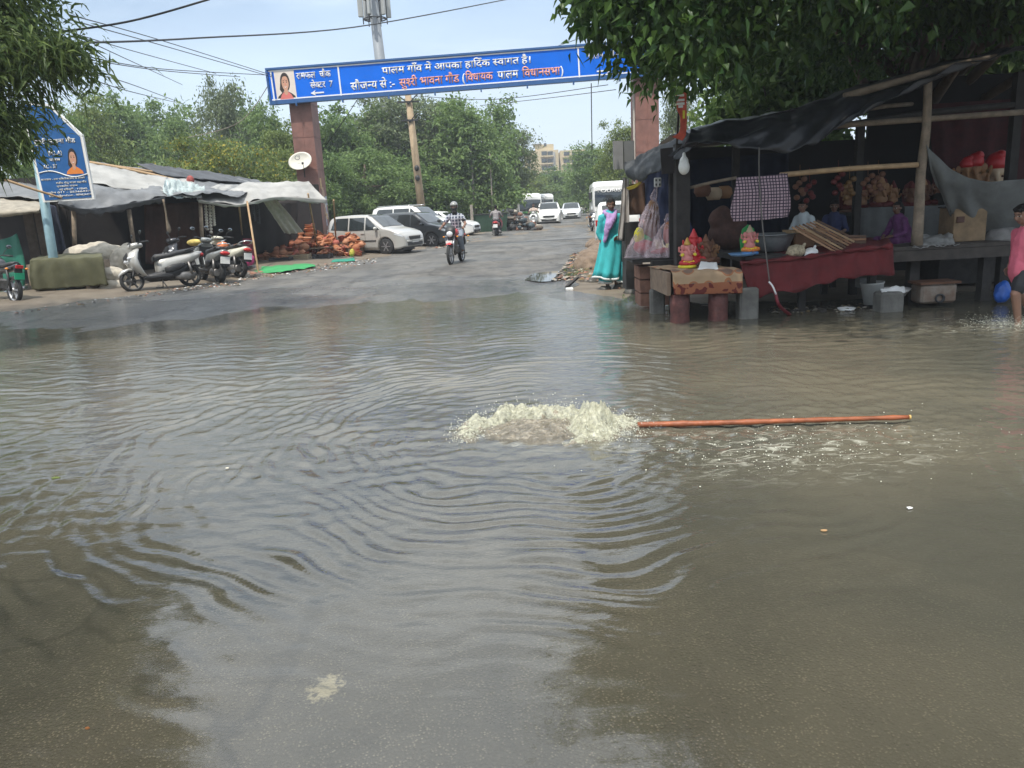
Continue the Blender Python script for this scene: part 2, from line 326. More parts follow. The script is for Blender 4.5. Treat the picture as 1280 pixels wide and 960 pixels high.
LE = [(-4, -40), (4, -40), (11.5, -15), (15.2, -10.2), (17.3, -8.7), (21.5, -6.7), (28, -4.4), (36, -2.6), (44, -1.2), (60, 1.0), (90, 4.0), (150, 8.5)]
RE = [(-4, 30), (9.0, 30), (9.9, 14), (10.6, 3.2), (12.4, 2.2), (14, 1.35), (17, 1.15), (22, 2.2), (31, 3.4), (47, 5.0), (60, 6.3), (90, 9.6), (150, 15.5)]
ys = np.concatenate([np.arange(-4, 18, .14), np.geomspace(18, 150, 110)]); t = np.linspace(0, 1, 240)
lx = np.interp(ys, [p[0] for p in LE], [p[1] for p in LE]); rx = np.interp(ys, [p[0] for p in RE], [p[1] for p in RE])
lx = lx+fbm2(ys, ys*0, 21)*.35*(ys > 10); rx = rx+fbm2(ys, ys*0, 22)*.3*(ys > 10)
X = lx[:, None]*(1-t)+rx[:, None]*t; Y = np.repeat(ys[:, None], len(t), 1)
tag(gridmesh('road', X, Y, hgt(X, Y)+.005, m_road), kind='structure')
# ------------------------------------------------------------------ flood water with real waves
SRC = Vector((.28, 5.42))
xs = axis(-6.0, 5.5, .024, -40, 40, 1.10); ys = axis(1.4, 9.0, .022, -4, 17.5, 1.03)
X, Y = np.meshgrid(xs, ys)
def water_h(X, Y):
    dx, dy = X-SRC.x, Y-SRC.y; r = np.hypot(dx, dy); th = np.arctan2(dy, dx)
    warp = fbm2(X, Y, 31, (1.6, .9, .5))*.15
    fade = np.clip((np.minimum(r, 6)-.35)/.5, 0, 1)
    calm = np.clip((Y-1.9)/1.5, .12, 1)                      # the water nearest the camera is almost still
    rings = .0042*np.exp(-((r-1.9)/1.5)**2)*np.sin(2*PI*(r+warp)/.13)+.0022*np.exp(-((r-3.0)/2.2)**2)*np.sin(2*PI*(r+warp*1.5)/.21+1)
    side = .35+.65*np.clip(.5-.8*np.cos(th-.1), 0, 1)           # rings read best to the left of the source
    chop = .0036*fbm2(X*1.0, Y*1.5, 33, (.5, .34, .2, .13))
    turb = np.exp(-((dx-1.5)/1.7)**2-((dy+.25)/.8)**2)           # the outflow to the right
    chop2 = .011*turb*fbm2(X, Y*1.3, 35, (.24, .15, .10, .075))
    boil = np.exp(-(r/.75)**2)*.02
    rings = rings+.0014*np.exp(-((r-2.2)/1.1)**2)*np.sin(2*PI*(r+warp*.8)/.085)
    amod = .30+1.25*np.clip(fbm2(X, Y, 41, (1.5, .8, .5))+.42, 0, 1.1); rings = rings*amod
    swell = (  .0022*np.sin(2*PI*(Y+.10*X+warp*1.6)/.24)+.0016*np.sin(2*PI*(Y*.96-.22*X+warp*2.2)/.37))*np.exp(-((Y-8)/4)**2)
    return fade*(rings*side*calm+chop*(.35+.65*calm)*np.where(r < 1.6, 1.25, .62)*np.clip((Y-1.4)/1.2, .3, 1))+chop2+boil+swell
ZW = -.018
m_water = bpy.data.materials.new('flood_water'); m_water.use_nodes = True; nt = m_water.node_tree; L = nt.links.new
nt.nodes.remove(nt.nodes['Principled BSDF']); out = nt.nodes['Material Output']
tc = nn(nt, 'ShaderNodeTexCoord')
nA = nn(nt, 'ShaderNodeTexNoise'); nA.inputs['Scale'].default_value = 9; nA.inputs['Detail'].default_value = 5; nA.inputs['Distortion'].default_value = .6
mpA = nn(nt, 'ShaderNodeMapping'); mpA.inputs['Scale'].default_value = (.75, 1.5, 1); L(tc.outputs['Object'], mpA.inputs[0]); L(mpA.outputs[0], nA.inputs['Vector'])
# fine chop everywhere except the still water at the camera's feet
sx = nn(nt, 'ShaderNodeSeparateXYZ'); L(tc.outputs['Object'], sx.inputs[0])
mr = nn(nt, 'ShaderNodeMapRange'); mr.inputs[1].default_value = 1.8; mr.inputs[2].default_value = 6.5; mr.inputs[3].default_value = .02; mr.inputs[4].default_value = .14; L(sx.outputs['Y'], mr.inputs[0])
bp = nn(nt, 'ShaderNodeBump'); bp.inputs['Distance'].default_value = .05; L(nA.outputs['Fac'], bp.inputs['Height']); L(mr.outputs[0], bp.inputs['Strength'])
fr = nn(nt, 'ShaderNodeFresnel'); fr.inputs['IOR'].default_value = 2.0; L(bp.outputs[0], fr.inputs['Normal'])
gl = nn(nt, 'ShaderNodeBsdfGlossy'); gl.inputs['Roughness'].default_value = .03; L(bp.outputs[0], gl.inputs['Normal'])
tr = nn(nt, 'ShaderNodeBsdfTransparent'); tr.inputs['Color'].default_value = (.90, .88, .80, 1)
df = nn(nt, 'ShaderNodeBsdfDiffuse'); 
nB = nn(nt, 'ShaderNodeTexNoise'); nB.inputs['Scale'].default_value = .5; nB.inputs['Detail'].default_value = 4; L(tc.outputs['Object'], nB.inputs['Vector'])
rB = nn(nt, 'ShaderNodeValToRGB'); rB.color_ramp.elements[0].color = (.104, .100, .077, 1); rB.color_ramp.elements[1].color = (.156, .141, .102, 1); rB.color_ramp.elements[0].position = .38; rB.color_ramp.elements[1].position = .62
L(nB.outputs['Fac'], rB.inputs[0]); L(rB.outputs[0], df.inputs[0])
mr2 = nn(nt, 'ShaderNodeMapRange'); mr2.inputs[1].default_value = 1.5; mr2.inputs[2].default_value = 7; mr2.inputs[3].default_value = .12; mr2.inputs[4].default_value = .86; L(sx.outputs['Y'], mr2.inputs[0])
mr3 = nn(nt, 'ShaderNodeMapRange'); mr3.inputs[1].default_value = .2; mr3.inputs[2].default_value = 1.8; mr3.inputs[3].default_value = 0; mr3.inputs[4].default_value = .35; L(sx.outputs['X'], mr3.inputs[0])
ad = nn(nt, 'ShaderNodeMath', operation='ADD', use_clamp=True); L(mr2.outputs[0], ad.inputs[0]); L(mr3.outputs[0], ad.inputs[1])
m1 = nn(nt, 'ShaderNodeMixShader'); L(ad.outputs[0], m1.inputs[0]); L(tr.outputs[0], m1.inputs[1]); L(df.outputs[0], m1.inputs[2])
m2 = nn(nt, 'ShaderNodeMixShader'); L(fr.outputs[0], m2.inputs[0]); L(m1.outputs[0], m2.inputs[1]); L(gl.outputs[0], m2.inputs[2])
# froth streaks carried off to the right of the source
ff = nn(nt, 'ShaderNodeTexNoise'); ff.inputs['Scale'].default_value = 7.5; ff.inputs['Detail'].default_value = 9; ff.inputs['Roughness'].default_value = .72; ff.inputs['Distortion'].default_value = 1.6
mpF = nn(nt, 'ShaderNodeMapping'); mpF.inputs['Scale'].default_value = (.55, 1.3, 1); L(tc.outputs['Object'], mpF.inputs[0]); L(mpF.outputs[0], ff.inputs['Vector'])
rF = nn(nt, 'ShaderNodeValToRGB'); rF.color_ramp.elements[0].position = .52; rF.color_ramp.elements[1].position = .70; L(ff.outputs['Fac'], rF.inputs[0])
def gauss(cx, cy, rx, ry, amp):
    vx = nn(nt, 'ShaderNodeMapping'); vx.inputs['Location'].default_value = (-cx/rx, -cy/ry, 0); vx.inputs['Scale'].default_value = (1/rx, 1/ry, 0); L(tc.outputs['Object'], vx.inputs[0])
    ln = nn(nt, 'ShaderNodeVectorMath', operation='LENGTH'); L(vx.outputs[0], ln.inputs[0])
    q = nn(nt, 'ShaderNodeMapRange'); q.inputs[1].default_value = 0; q.inputs[2].default_value = 1; q.inputs[3].default_value = amp; q.inputs[4].default_value = 0; L(ln.outputs['Value'], q.inputs[0]); return q.outputs[0]
g1 = gauss(.45, 5.3, 1.0, .62, .9); g2 = gauss(1.75, 4.75, 1.4, .75, .95); g3 = gauss(5.4, 8.6, 1.2, .9, .8)
mA = nn(nt, 'ShaderNodeMath', operation='MAXIMUM'); L(g1, mA.inputs[0]); L(g2, mA.inputs[1])
mB = nn(nt, 'ShaderNodeMath', operation='MAXIMUM'); L(mA.outputs[0], mB.inputs[0]); L(g3, mB.inputs[1])
mC = nn(nt, 'ShaderNodeMath', operation='MULTIPLY', use_clamp=True); L(mB.outputs[0], mC.inputs[0]); L(rF.outputs[0], mC.inputs[1])
dF = nn(nt, 'ShaderNodeBsdfDiffuse'); dF.inputs[0].default_value = (.62, .62, .52, 1)
m3 = nn(nt, 'ShaderNodeMixShader'); L(mC.outputs[0], m3.inputs[0]); L(m2.outputs[0], m3.inputs[1]); L(dF.outputs[0], m3.inputs[2]); L(m3.outputs[0], out.inputs[0])
tag(gridmesh('flood_water', X, Y, water_h(X, Y)+ZW, m_water), kind='structure')
# ------------------------------------------------------------------ trees
m_bark = mat('bark', (.12, .09, .065), .9, var=.4, scale=5, bump=.8, bscale=18)
lm_dark = leafmat('leaf_dark', (.08, .145, .048), (.185, .27, .08), .42)
lm_pipal = leafmat('leaf_pipal', (.035, .085, .022), (.095, .17, .035), .38, .38)
lm_mid = leafmat('leaf_mid', (.11, .185, .062), (.23, .32, .105), .42)
lm_olive = leafmat('leaf_olive', (.11, .15, .075), (.23, .275, .14), .4)
lm_lite = leafmat('leaf_light', (.11, .165, .04), (.22, .27, .07), .35)
lm_yel = leafmat('leaf_yellow', (.20, .20, .03), (.42, .34, .04), .3)
lm_narrow = leafmat('leaf_narrow', (.055, .10, .030), (.17, .23, .065), .4, .42)
def clumps(ells, k, shell=.55):
    """clump centres in a union of ellipsoids, denser towards the outside"""
    out = []; vol = np.array([e[1][0]*e[1][1]*e[1][2] for e in ells])**.67; ns = np.maximum(3, (k*vol/vol.sum()).astype(int))
    for (c, r), n in zip(ells, ns):
        u = runit(n); rad = rng.uniform(shell**3, 1, n)**(1/3.)
        # lumpy outline
        lump = np.array([.80+.62*noise.noise(Vector(q)*1.9+Vector(c)) for q in u])
        out.append(np.array(c)+u*(rad*lump)[:, None]*np.array(r))
    return np.concatenate(out)
def crown_leaves(cc, per, sig, ln, wd, droop=.15, dirbias=(0, 0, -.1), up=.6, cen=None, zmin=None, flat=.7):
    n = len(cc)*per; s = np.repeat(rng.uniform(.6, 1.35, len(cc)), per)[:, None]*sig
    off = rng.normal(size=(n, 3))*s*np.array([1, 1, flat]); C = np.repeat(cc, per, 0)+off
    if zmin is not None: C = C[zmin(C)]; n = len(C)
    D = runit(n)+np.array(dirbias)*1.0; N = runit(n)*.8+np.array([0, 0, up])
    if cen is not None:
        o = C-np.array(cen); o /= np.linalg.norm(o, axis=1, keepdims=True); N += o*.5; D += o*.35
    return leaves(C, D, N, ln*np.clip(rng.lognormal(-.08, .38, n), .4, 1.9), wd*np.clip(rng.lognormal(-.08, .34, n), .45, 1.7), droop)
def limbs(mb, base, top, r0, tips, rmin=.012, wob=.25):
    base = Vector(base); top = Vector(top); H = (top-base).length
    tr = [base.lerp(top, i/7)+Vector((noise.noise(Vector((i*.7, base.x, 1)))*wob, noise.noise(Vector((i*.7, base.y, 5)))*wob, 0))*(i/7) for i in range(8)]
    mb.tube(tr, [r0*(1.25 if i == 0 else 1-.095*i) for i in range(8)], 10)
    for t in tips:
        t = Vector(t); f = random.uniform(.35, .95); a = tr[min(7, max(2, int(f*7)))]
        m = a.lerp(t, .5)+Vector((random.uniform(-1, 1), random.uniform(-1, 1), random.uniform(.1, .9)))*.10*(t-a).length
        rr = max(rmin*2, r0*.38*(1-f*.5)); mb.tube([a, a.lerp(m, .55), m, m.lerp(t, .6), t], [rr, rr*.75, rr*.5, rr*.3, rmin], 6)
def tree_proto(name, mtl, seed, leafsize, k=190, per=110, slim=1.0, base_z=.12):
    """10 m tall tree with a lumpy crown; copied and scaled for the wood behind"""
    global rng; rng = np.random.default_rng(seed); random.seed(seed)
    e = [((0, 0, 5.6), (3.3*slim, 3.3*slim, 4.2)), ((rng.uniform(-1.6, -.8), rng.uniform(-1, 1), 4.2), (2.3*slim, 2.2*slim, 3.0)), ((rng.uniform(.8, 1.7), rng.uniform(-1, 1), 3.7), (2.4*slim, 2.3*slim, 2.9)), ((rng.uniform(-.8, .8), -1.2, 7.6), (1.8*slim, 1.8*slim, 1.9)), ((.3, .4, 2.2), (2.6*slim, 2.6*slim, 1.9))]
    cc = clumps(e, k, .5); V, F = crown_leaves(cc, per, .42, leafsize, leafsize*.55, cen=(0, 0, 5))
    root = thing('tree', '', 'tree'); npmesh('crown', V, F, mtl, root)
    tb = MB(); limbs(tb, (0, 0, -.3), (0.2, .1, 7.5), .20, [tuple(c) for c in cc[rng.choice(len(cc), 22, False)]], .02, .5); tb.build('trunk', m_bark, root)
    return root
protos = [tree_proto('a', lm_dark, 1, .30), tree_proto('b', lm_mid, 2, .27, 170), tree_proto('c', lm_olive, 3, .25, 170), tree_proto('d', lm_lite, 4, .26), tree_proto('e', lm_mid, 5, .30, 130, 80, .8)]
used = [False]*5
GW = 'trees of the wood behind the parked cars'; GF = 'trees at the far end of the road'
BT = [  # px, top py, distance, width in px, proto, label, group
 (265, 92, 54, 82, 2, 'tall round grey-green tree rising above the yellow-flowered one', None),
 (150, 112, 60, 130, 1, 'green tree beyond the tarpaulin shack', 'trees beyond the shack roofs'), (98, 118, 52, 110, 3, 'green tree beyond the tarpaulin shack', 'trees beyond the shack roofs'),
 (212, 140, 58, 110, 4, 'green tree beyond the tarpaulin shack', 'trees beyond the shack roofs'), (180, 122, 64, 130, 1, 'green tree beyond the tarpaulin shack', 'trees beyond the shack roofs'), (60, 130, 44, 120, 0, 'green tree beyond the tarpaulin shack', 'trees beyond the shack roofs'),
 (325, 128, 52, 100, 1, 'bushy green tree left of the left gate pillar', 'trees beside the left gate pillar'), (302, 124, 60, 120, 4, 'bushy green tree left of the left gate pillar', 'trees beside the left gate pillar'), (360, 150, 47, 90, 3, 'bushy green tree left of the left gate pillar', 'trees beside the left gate pillar'),
 (425, 132, 56, 130, 0, 'dense tree in the wood behind the parked cars', GW), (478, 116, 60, 150, 2, 'dense tree in the wood behind the parked cars', GW), (545, 118, 62, 150, 2, 'dense tree in the wood behind the parked cars', GW),
 (575, 122, 58, 140, 1, 'dense tree in the wood behind the parked cars', GW), (448, 126, 58, 130, 4, 'dense tree in the wood behind the parked cars', GW), (605, 120, 64, 120, 4, 'dense tree in the wood behind the parked cars', GW), (636, 158, 68, 80, 2, 'dense tree in the wood behind the parked cars', GW), (455, 182, 50, 130, 1, 'dense tree in the wood behind the parked cars', GW),
 (520, 196, 54, 130, 0, 'dense tree in the wood behind the parked cars', GW), (580, 204, 60, 120, 0, 'dense tree in the wood behind the parked cars', GW), (400, 190, 46, 90, 0, 'dense tree in the wood behind the parked cars', GW), (630, 196, 72, 70, 3, 'dense tree in the wood behind the parked cars', GW),
 (655, 206, 105, 66, 3, 'green tree below the pale yellow apartment block', GF), (690, 209, 112, 70, 0, 'green tree below the pale yellow apartment block', GF), (720, 199, 100, 80, 4, 'green tree below the pale yellow apartment block', GF), (745, 178, 84, 92, 1, 'green tree below the pale yellow apartment block', GF),
 (772, 150, 62, 72, 3, 'light green tree seen just left of the right gate pillar', None), (758, 200, 66, 70, 0, 'dark tree behind the white tourist bus', None), (852, 104, 46, 66, 2, 'pale olive tree filling the gap right of the right gate pillar', None)]
for px, py, Y, wpx, k, lab, grp in BT:
    top = P(px, py, Y); H = top.z*1.05+.1; W = wpx/960*Y
    o = protos[k] if not used[k] else dup(protos[k]); used[k] = True
    o.name = 'tree'; o.location = (top.x, Y, 0); o.scale = (W/7.6, W/7.6, H/10.0); o.rotation_euler = (0, 0, random.uniform(0, 6.28))
    o['label'] = lab
    if grp: o['group'] = grp
for x_, y_, h_, k, lab in ((7.5, 19.5, 8.5, 0, 'dark tree directly behind the right-hand stall, left'), (12.5, 18.5, 9, 4, 'dark tree directly behind the right-hand stall, right')):
    o = dup(protos[k]); o.name = 'tree'; o.location = (x_, y_, 0); o.scale = (h_/10*.95,)*3; o.rotation_euler = (0, 0, x_); o['label'] = lab
    if 'group' in o: del o['group']
# yellow-flowered tree
rng = np.random.default_rng(77)
t0 = P(262, 166, 41); root = thing('flowering_tree', 'yellow-flowered bushy tree rising behind the long tarpaulin shack', 'tree', (t0.x, 41, 0))
cc = clumps([((0, 0, 3.6), (3.4, 2.4, 2.4)), ((-2.2, 0, 3.0), (2.0, 2, 1.9)), ((2.4, .3, 2.9), (2.0, 2, 1.9))], 170, .5)
V, F = crown_leaves(cc, 80, .34, .2, .11, cen=(0, 0, 3)); npmesh('crown', V, F, lm_lite, root)
yc = cc[(cc[:, 1] < .8) & (np.array([noise.noise(Vector(c)*.6) for c in cc]) > -.05)]
V, F = crown_leaves(yc, 26, .36, .15, .12, cen=(0, 0, 3)); npmesh('blossom', V, F, lm_yel, root)
tb = MB(); limbs(tb, (0, 0, -.2), (0, 0, 3.6), .14, [tuple(c) for c in cc[::9]]); tb.build('trunk', m_bark, root)
# woodland beyond both edges of the picture
rng = np.random.default_rng(91)
for pts, mt in ((((15.5, 17), (19, 16), (23, 15), (27, 17), (32, 14), (21, 21)), lm_dark), (((-18, 26), (-22, 23), (-26, 25), (-31, 22), (-36, 27), (-24, 30)), lm_mid)):
    cc = clumps([((x, y, rng.uniform(2.8, 3.8)), (rng.uniform(2.4, 3.2), rng.uniform(2, 2.6), rng.uniform(3.0, 4.2))) for x, y in pts], 420, .5); cc = cc[cc[:, 2] > .2]
    V, F = crown_leaves(cc, 70, .45, .30, .16); tag(npmesh('treeline', V, F, mt), kind='stuff')
# the big tree over the stall on the right
rng = np.random.default_rng(11); random.seed(11)
TR = Vector((8.2, 16.2, 0)); root = thing('shade_tree', 'huge dark broad-leaved tree overhanging the black tarpaulin stall', 'tree', TR)
e = [((6.2, 10.6, 6.8), (3.7, 3.4, 3.4)), ((10.5, 10.0, 6.6), (4.2, 4.2, 3.4)), ((7.5, 14.5, 7.2), (5.5, 4, 4)), ((2.1, 9.3, 4.5), (1.35, 1.3, 1.35)), ((1.65, 9.4, 3.85), (.85, .9, .85)), ((1.85, 9.2, 3.2), (.5, .6, .42)), ((1.7, 9.0, 3.5), (.5, .6, .4)), ((1.2, 9.2, 4.5), (.8, .8, .7)), ((3.9, 8.6, 4.9), (1.6, 1.3, 1.6)), ((5.7, 8.4, 4.8), (1.7, 1.3, 1.5)), ((7.8, 8.6, 5.0), (1.8, 1.4, 1.6)), ((10, 8.8, 5.2), (2, 1.5, 1.7)), ((3.4, 12, 5.2), (1.6, 2.5, 2.4)), ((6, 7.0, 6.6), (2.9, 1.8, 1.8)), ((2.9, 7.8, 5.9), (1.6, 1.4, 1.2)), ((9, 6.6, 7), (3, 2, 2)), ((7.8, 12, 4.7), (2.6, 1.4, 1.2)), ((2.9, 10.6, 3.75), (.7, .9, .5))]
e = [((a[0]-TR.x, a[1]-TR.y, a[2]), r) for a, r in e]
cc = clumps(e, 1150, .4)
zk = lambda C: C[:, 2] > np.interp(C[:, 0]+TR.x, [.6, 1.0, 1.35, 1.8, 2.2, 2.6, 3.2, 4, 5, 6, 8, 14], [4.2, 3.4, 3.0, 2.78, 2.72, 2.8, 3.0, 3.0, 3.15, 3.4, 3.7, 4.0])
V, F = crown_leaves(cc, 165, .36, .122, .080, droop=.25, dirbias=(0, 0, -.55), up=.4, cen=(-1.5, -3, 5.5), zmin=zk)
npmesh('crown', V, F, lm_pipal, root)
tb = MB(); limbs(tb, (0, 0, -.2), (-.4, -.6, 8.5), .38, [tuple(c) for c in cc[::11] if c[2] > 5.0], .014, .6); tb.build('trunk', m_bark, root)
# the narrow-leaved tree at the left edge
rng = np.random.default_rng(12); random.seed(12)
TL = Vector((-11.6, 11.2, 0)); root = thing('narrow_leaf_tree', 'narrow-leaved drooping tree overhanging the blue signboard at the left edge', 'tree', TL)
e = [((-8.6, 11.0, 7.9), (3.7, 3.3, 3.0)), ((-7.5, 10.8, 4.6), (1.9, 1.9, 1.5)), ((-7.45, 10.6, 3.1), (1.05, 1.2, .95)), ((-6.75, 10.9, 4.0), (.9, 1, .65)), ((-10.5, 10.5, 4.6), (3, 3, 2.6)), ((-6.0, 10.9, 3.85), (.75, .8, .42)), ((-9, 10.5, 2.9), (1.5, 1.5, .9))]
e = [((a[0]-TL.x, a[1]-TL.y, a[2]), r) for a, r in e]
cc = clumps(e, 560, .4)
V, F = crown_leaves(cc, 215, .27, .17, .038, droop=.3, dirbias=(.25, -.1, -.45), up=.5, cen=(0, 0, 5), zmin=lambda C: C[:, 2] > 2.3)
npmesh('crown', V, F, lm_narrow, root)
tb = MB(); limbs(tb, (0, 0, -.2), (.4, 0, 7.5), .26, [tuple(c) for c in cc[::8] if c[2] > 2.9], .008, .5); tb.build('trunk', m_bark, root)
# weeds behind the parked cars and by the right road edge
rng = np.random.default_rng(21)
def weeds(name, pts, n, h, mtl, spread, label=None):
    pts = np.array([tuple(p) for p in pts]); i = rng.integers(0, len(pts), n); C = pts[i]+rng.normal(size=(n, 3))*np.array([spread, spread, 0])
    D = runit(n)*.55+np.array([0, 0, 1.0]); ln = h*rng.uniform(.4, 1.2, n); V, F = leaves(C, D, runit(n), ln, ln*.05, .35)
    n2 = n; C2 = C+np.array([0, 0, 1])*rng.uniform(.1, .9, n2)[:, None]*h; V2, F2 = leaves(C2, runit(n2)+[0, 0, .2], runit(n2)*.7+[0, 0, .7], h*.25*rng.uniform(.5, 1.1, n2), h*.12*rng.uniform(.5, 1.1, n2))
    o = npmesh(name, np.concatenate([V, V2]), np.concatenate([F, F2+len(V)]), mtl); tag(o, kind='stuff'); return o
weeds('weeds', [Vector((x, 38+.3*x*.1, 0)) for x in np.arange(-13.5, -7.2, .4)], 3600, 1.25, lm_lite, .5)
weeds('grass', [G(x, y, .0) for x, y in ((712, 341), (722, 338), (730, 334), (718, 346), (728, 343), (800, 374), (790, 378), (806, 380))], 420, .16, lm_mid, .12)
# ------------------------------------------------------------------ lettering
FONT_Z = .004
def glyph(t, m, bold=.02):
    c = bpy.data.curves.new('glyph', 'FONT'); c.body = t; c.size = 1; c.offset = .004; c.fill_mode = 'FRONT'; c.resolution_u = 3
    o = bpy.data.objects.new('glyph', c); COL.objects.link(o); dg = bpy.context.evaluated_depsgraph_get()
    me = bpy.data.meshes.new_from_object(o.evaluated_get(dg)); COL.objects.unlink(o); bpy.data.objects.remove(o)
    return me
_adv = {}
def advance(t, m):
    a = glyph(t+'।', m); b = glyph('।', m)
    return max(v.co.x for v in a.vertices)-max(v.co.x for v in b.vertices)
def text_mesh(name, tokens, m, parent, bold=.02, width=None, height=None, mirror=False):
    """tokens: plain strings, ('half', c, keep) for a half form, ('reph',), ('slash',)"""
    bm = bmesh.new(); x = 0.0
    for tk in tokens:
        if isinstance(tk, str):
            me = glyph(tk, m, bold)
            for v in me.vertices: v.co.x += x
            bm.from_mesh(me); x += advance(tk, m)
        elif tk[0] == 'half':
            me = glyph(tk[1], m, bold); a = advance(tk[1], m)*tk[2]; b2 = bmesh.new(); b2.from_mesh(me)
            bmesh.ops.bisect_plane(b2, geom=b2.verts[:]+b2.edges[:]+b2.faces[:], plane_co=(a, 0, 0), plane_no=(1, 0, 0), clear_outer=True)
            for v in b2.verts: v.co.x += x
            t = bpy.data.meshes.new('t'); b2.to_mesh(t); b2.free(); bm.from_mesh(t); x += a
        elif tk[0] == 'reph':
            pts = [(x-.16, .66), (x-.2, .76), (x-.12, .84), (x-.02, .78), (x+.0, .72)]
            for (x0, y0), (x1, y1) in zip(pts, pts[1:]):
                q = [bm.verts.new((x0, y0-.03, 0)), bm.verts.new((x1, y1-.03, 0)), bm.verts.new((x1, y1+.04, 0)), bm.verts.new((x0, y0+.04, 0))]; bm.faces.new(q)
        elif tk[0] == 'slash':
            q = [bm.verts.new((x-.02, .12, 0)), bm.verts.new((x-.2, -.04, 0)), bm.verts.new((x-.2, .05, 0)), bm.verts.new((x-.02, .22, 0))]; bm.faces.new(q)
    xs_ = [v.co.x for v in bm.verts]; ys_ = [v.co.y for v in bm.verts]; x0 = min(xs_); x1 = max(xs_)
    base_f = [f for f in bm.faces]
    geo = bmesh.ops.duplicate(bm, geom=bm.verts[:]+bm.edges[:]+bm.faces[:])['geom']; dv = set(v for v in geo if isinstance(v, bmesh.types.BMVert))
    for v in bm.verts: v.co.x += bold if v in dv else -bold; v.co.z += .004 if v in dv else 0; v.co.y += .008 if v in dv else -.008
    s = width/(x1-x0) if width else height
    sy = height if height else s
    for v in bm.verts: v.co.x = (v.co.x-x0)*s; v.co.y = v.co.y*sy
    me = bpy.data.meshes.new(name); bm.to_mesh(me); bm.free(); me.materials.clear(); me.materials.append(m)
    o = link(name, me, parent); md = o.modifiers.new('t', 'SOLIDIFY'); md.thickness = FONT_Z; md.offset = 0
    return o
# ------------------------------------------------------------------ the welcome gate
m_stone = mat('red_stone', (.20, .095, .075), .6, var=.25, scale=2.5, bump=.15)
m_blue = mat('sign_blue', (.002, .135, .66), .65, var=.10, scale=1.2, spec=.15)
m_white = mat('white_paint', (.78, .78, .76), .5, var=.05)
m_bluefr = mat('sign_frame_blue', (.03, .10, .26), .4, var=.1)
m_salmon = mat('salmon_letter', (.80, .36, .27), .5, var=.0)
m_skin = mat('skin_print', (.55, .30, .20), .6, var=.08); m_hairp = mat('hair_print', (.02, .014, .012), .6, var=0)
m_rose = mat('rose_print', (.62, .16, .14), .6, var=.1); m_cream = mat('cream_print', (.70, .62, .55), .6, var=.05); m_lip = mat('lip_print', (.42, .06, .06), .5, var=0)
m_orange = mat('orange_print', (.70, .22, .04), .6, var=.1)
def portrait(name, parent, w, h, bgm, drape, loc=(0, 0, 0), bare=False):
    """flat printed head-and-shoulders portrait in the XZ plane facing -Y"""
    mb = MB()
    def poly(pts, m, d): mb.use(m).add([(x*w, -d, z*h) for x, z in pts], [tuple(range(len(pts)))])
    el = lambda cx, cz, rx, rz, n=20: [(cx+rx*math.cos(2*PI*i/n), cz+rz*math.sin(2*PI*i/n)) for i in range(n)]
    if not bare: poly([(-.5, 0), (.5, 0), (.5, 1), (-.5, 1)], bgm, .001)
    poly([(-.46, .0), (-.42, .1), (-.26, .2), (-.1, .27), (.1, .27), (.26, .2), (.42, .1), (.46, .0)], m_hairp if not bare else drape, .003)
    poly(el(.0, .60, .24, .34), m_hairp, .004); poly([(-.24, .6), (-.3, .35), (-.2, .22), (-.08, .3)], m_hairp, .0045)
    poly([(-.34, .0), (-.24, .16), (-.12, .25), (.12, .25), (.24, .16), (.34, .0)], drape, .005)
    poly([(-.09, .2), (0, .13), (.09, .2), (.09, .38), (-.09, .38)], m_skin, .006)
    poly(el(.0, .57, .175, .26), m_skin, .007)
    poly([(-.175, .66), (-.1, .79), (0, .815), (.1, .79), (.175, .66), (.2, .8), (.0, .93), (-.2, .8)], m_hairp, .008)
    for sx in (-.075, .075): poly(el(sx, .60, .032, .018, 10), m_hairp, .0085); poly([(sx-.045, .645), (sx+.045, .645), (sx+.03, .665), (sx-.03, .665)], m_hairp, .0085)
    poly([(-.02, .50), (.025, .50), (.01, .59)], m_rose, .0085); poly([(-.08, .445), (0, .405), (.08, .445), (0, .43)], m_white, .009); poly([(-.085, .45), (0, .395), (.085, .45), (0, .412)], m_lip, .0087); poly(el(0, .69, .012, .015, 8), m_lip, .009)
    return mb.build(name, None, parent, loc, recalc=False)
SL, SR = P(343, 130, 31), P(815, 99, 31); zb = (SL.z+P(560, 116, 31).z)/2
gx0, gx1 = P(337, 110, 31).x, P(832, 90, 31).x; GH = 1.28; zb = 5.55
gate = thing('welcome_gate', 'blue welcome gate with red stone pillars spanning the road', 'gate', (0, 31, 0))
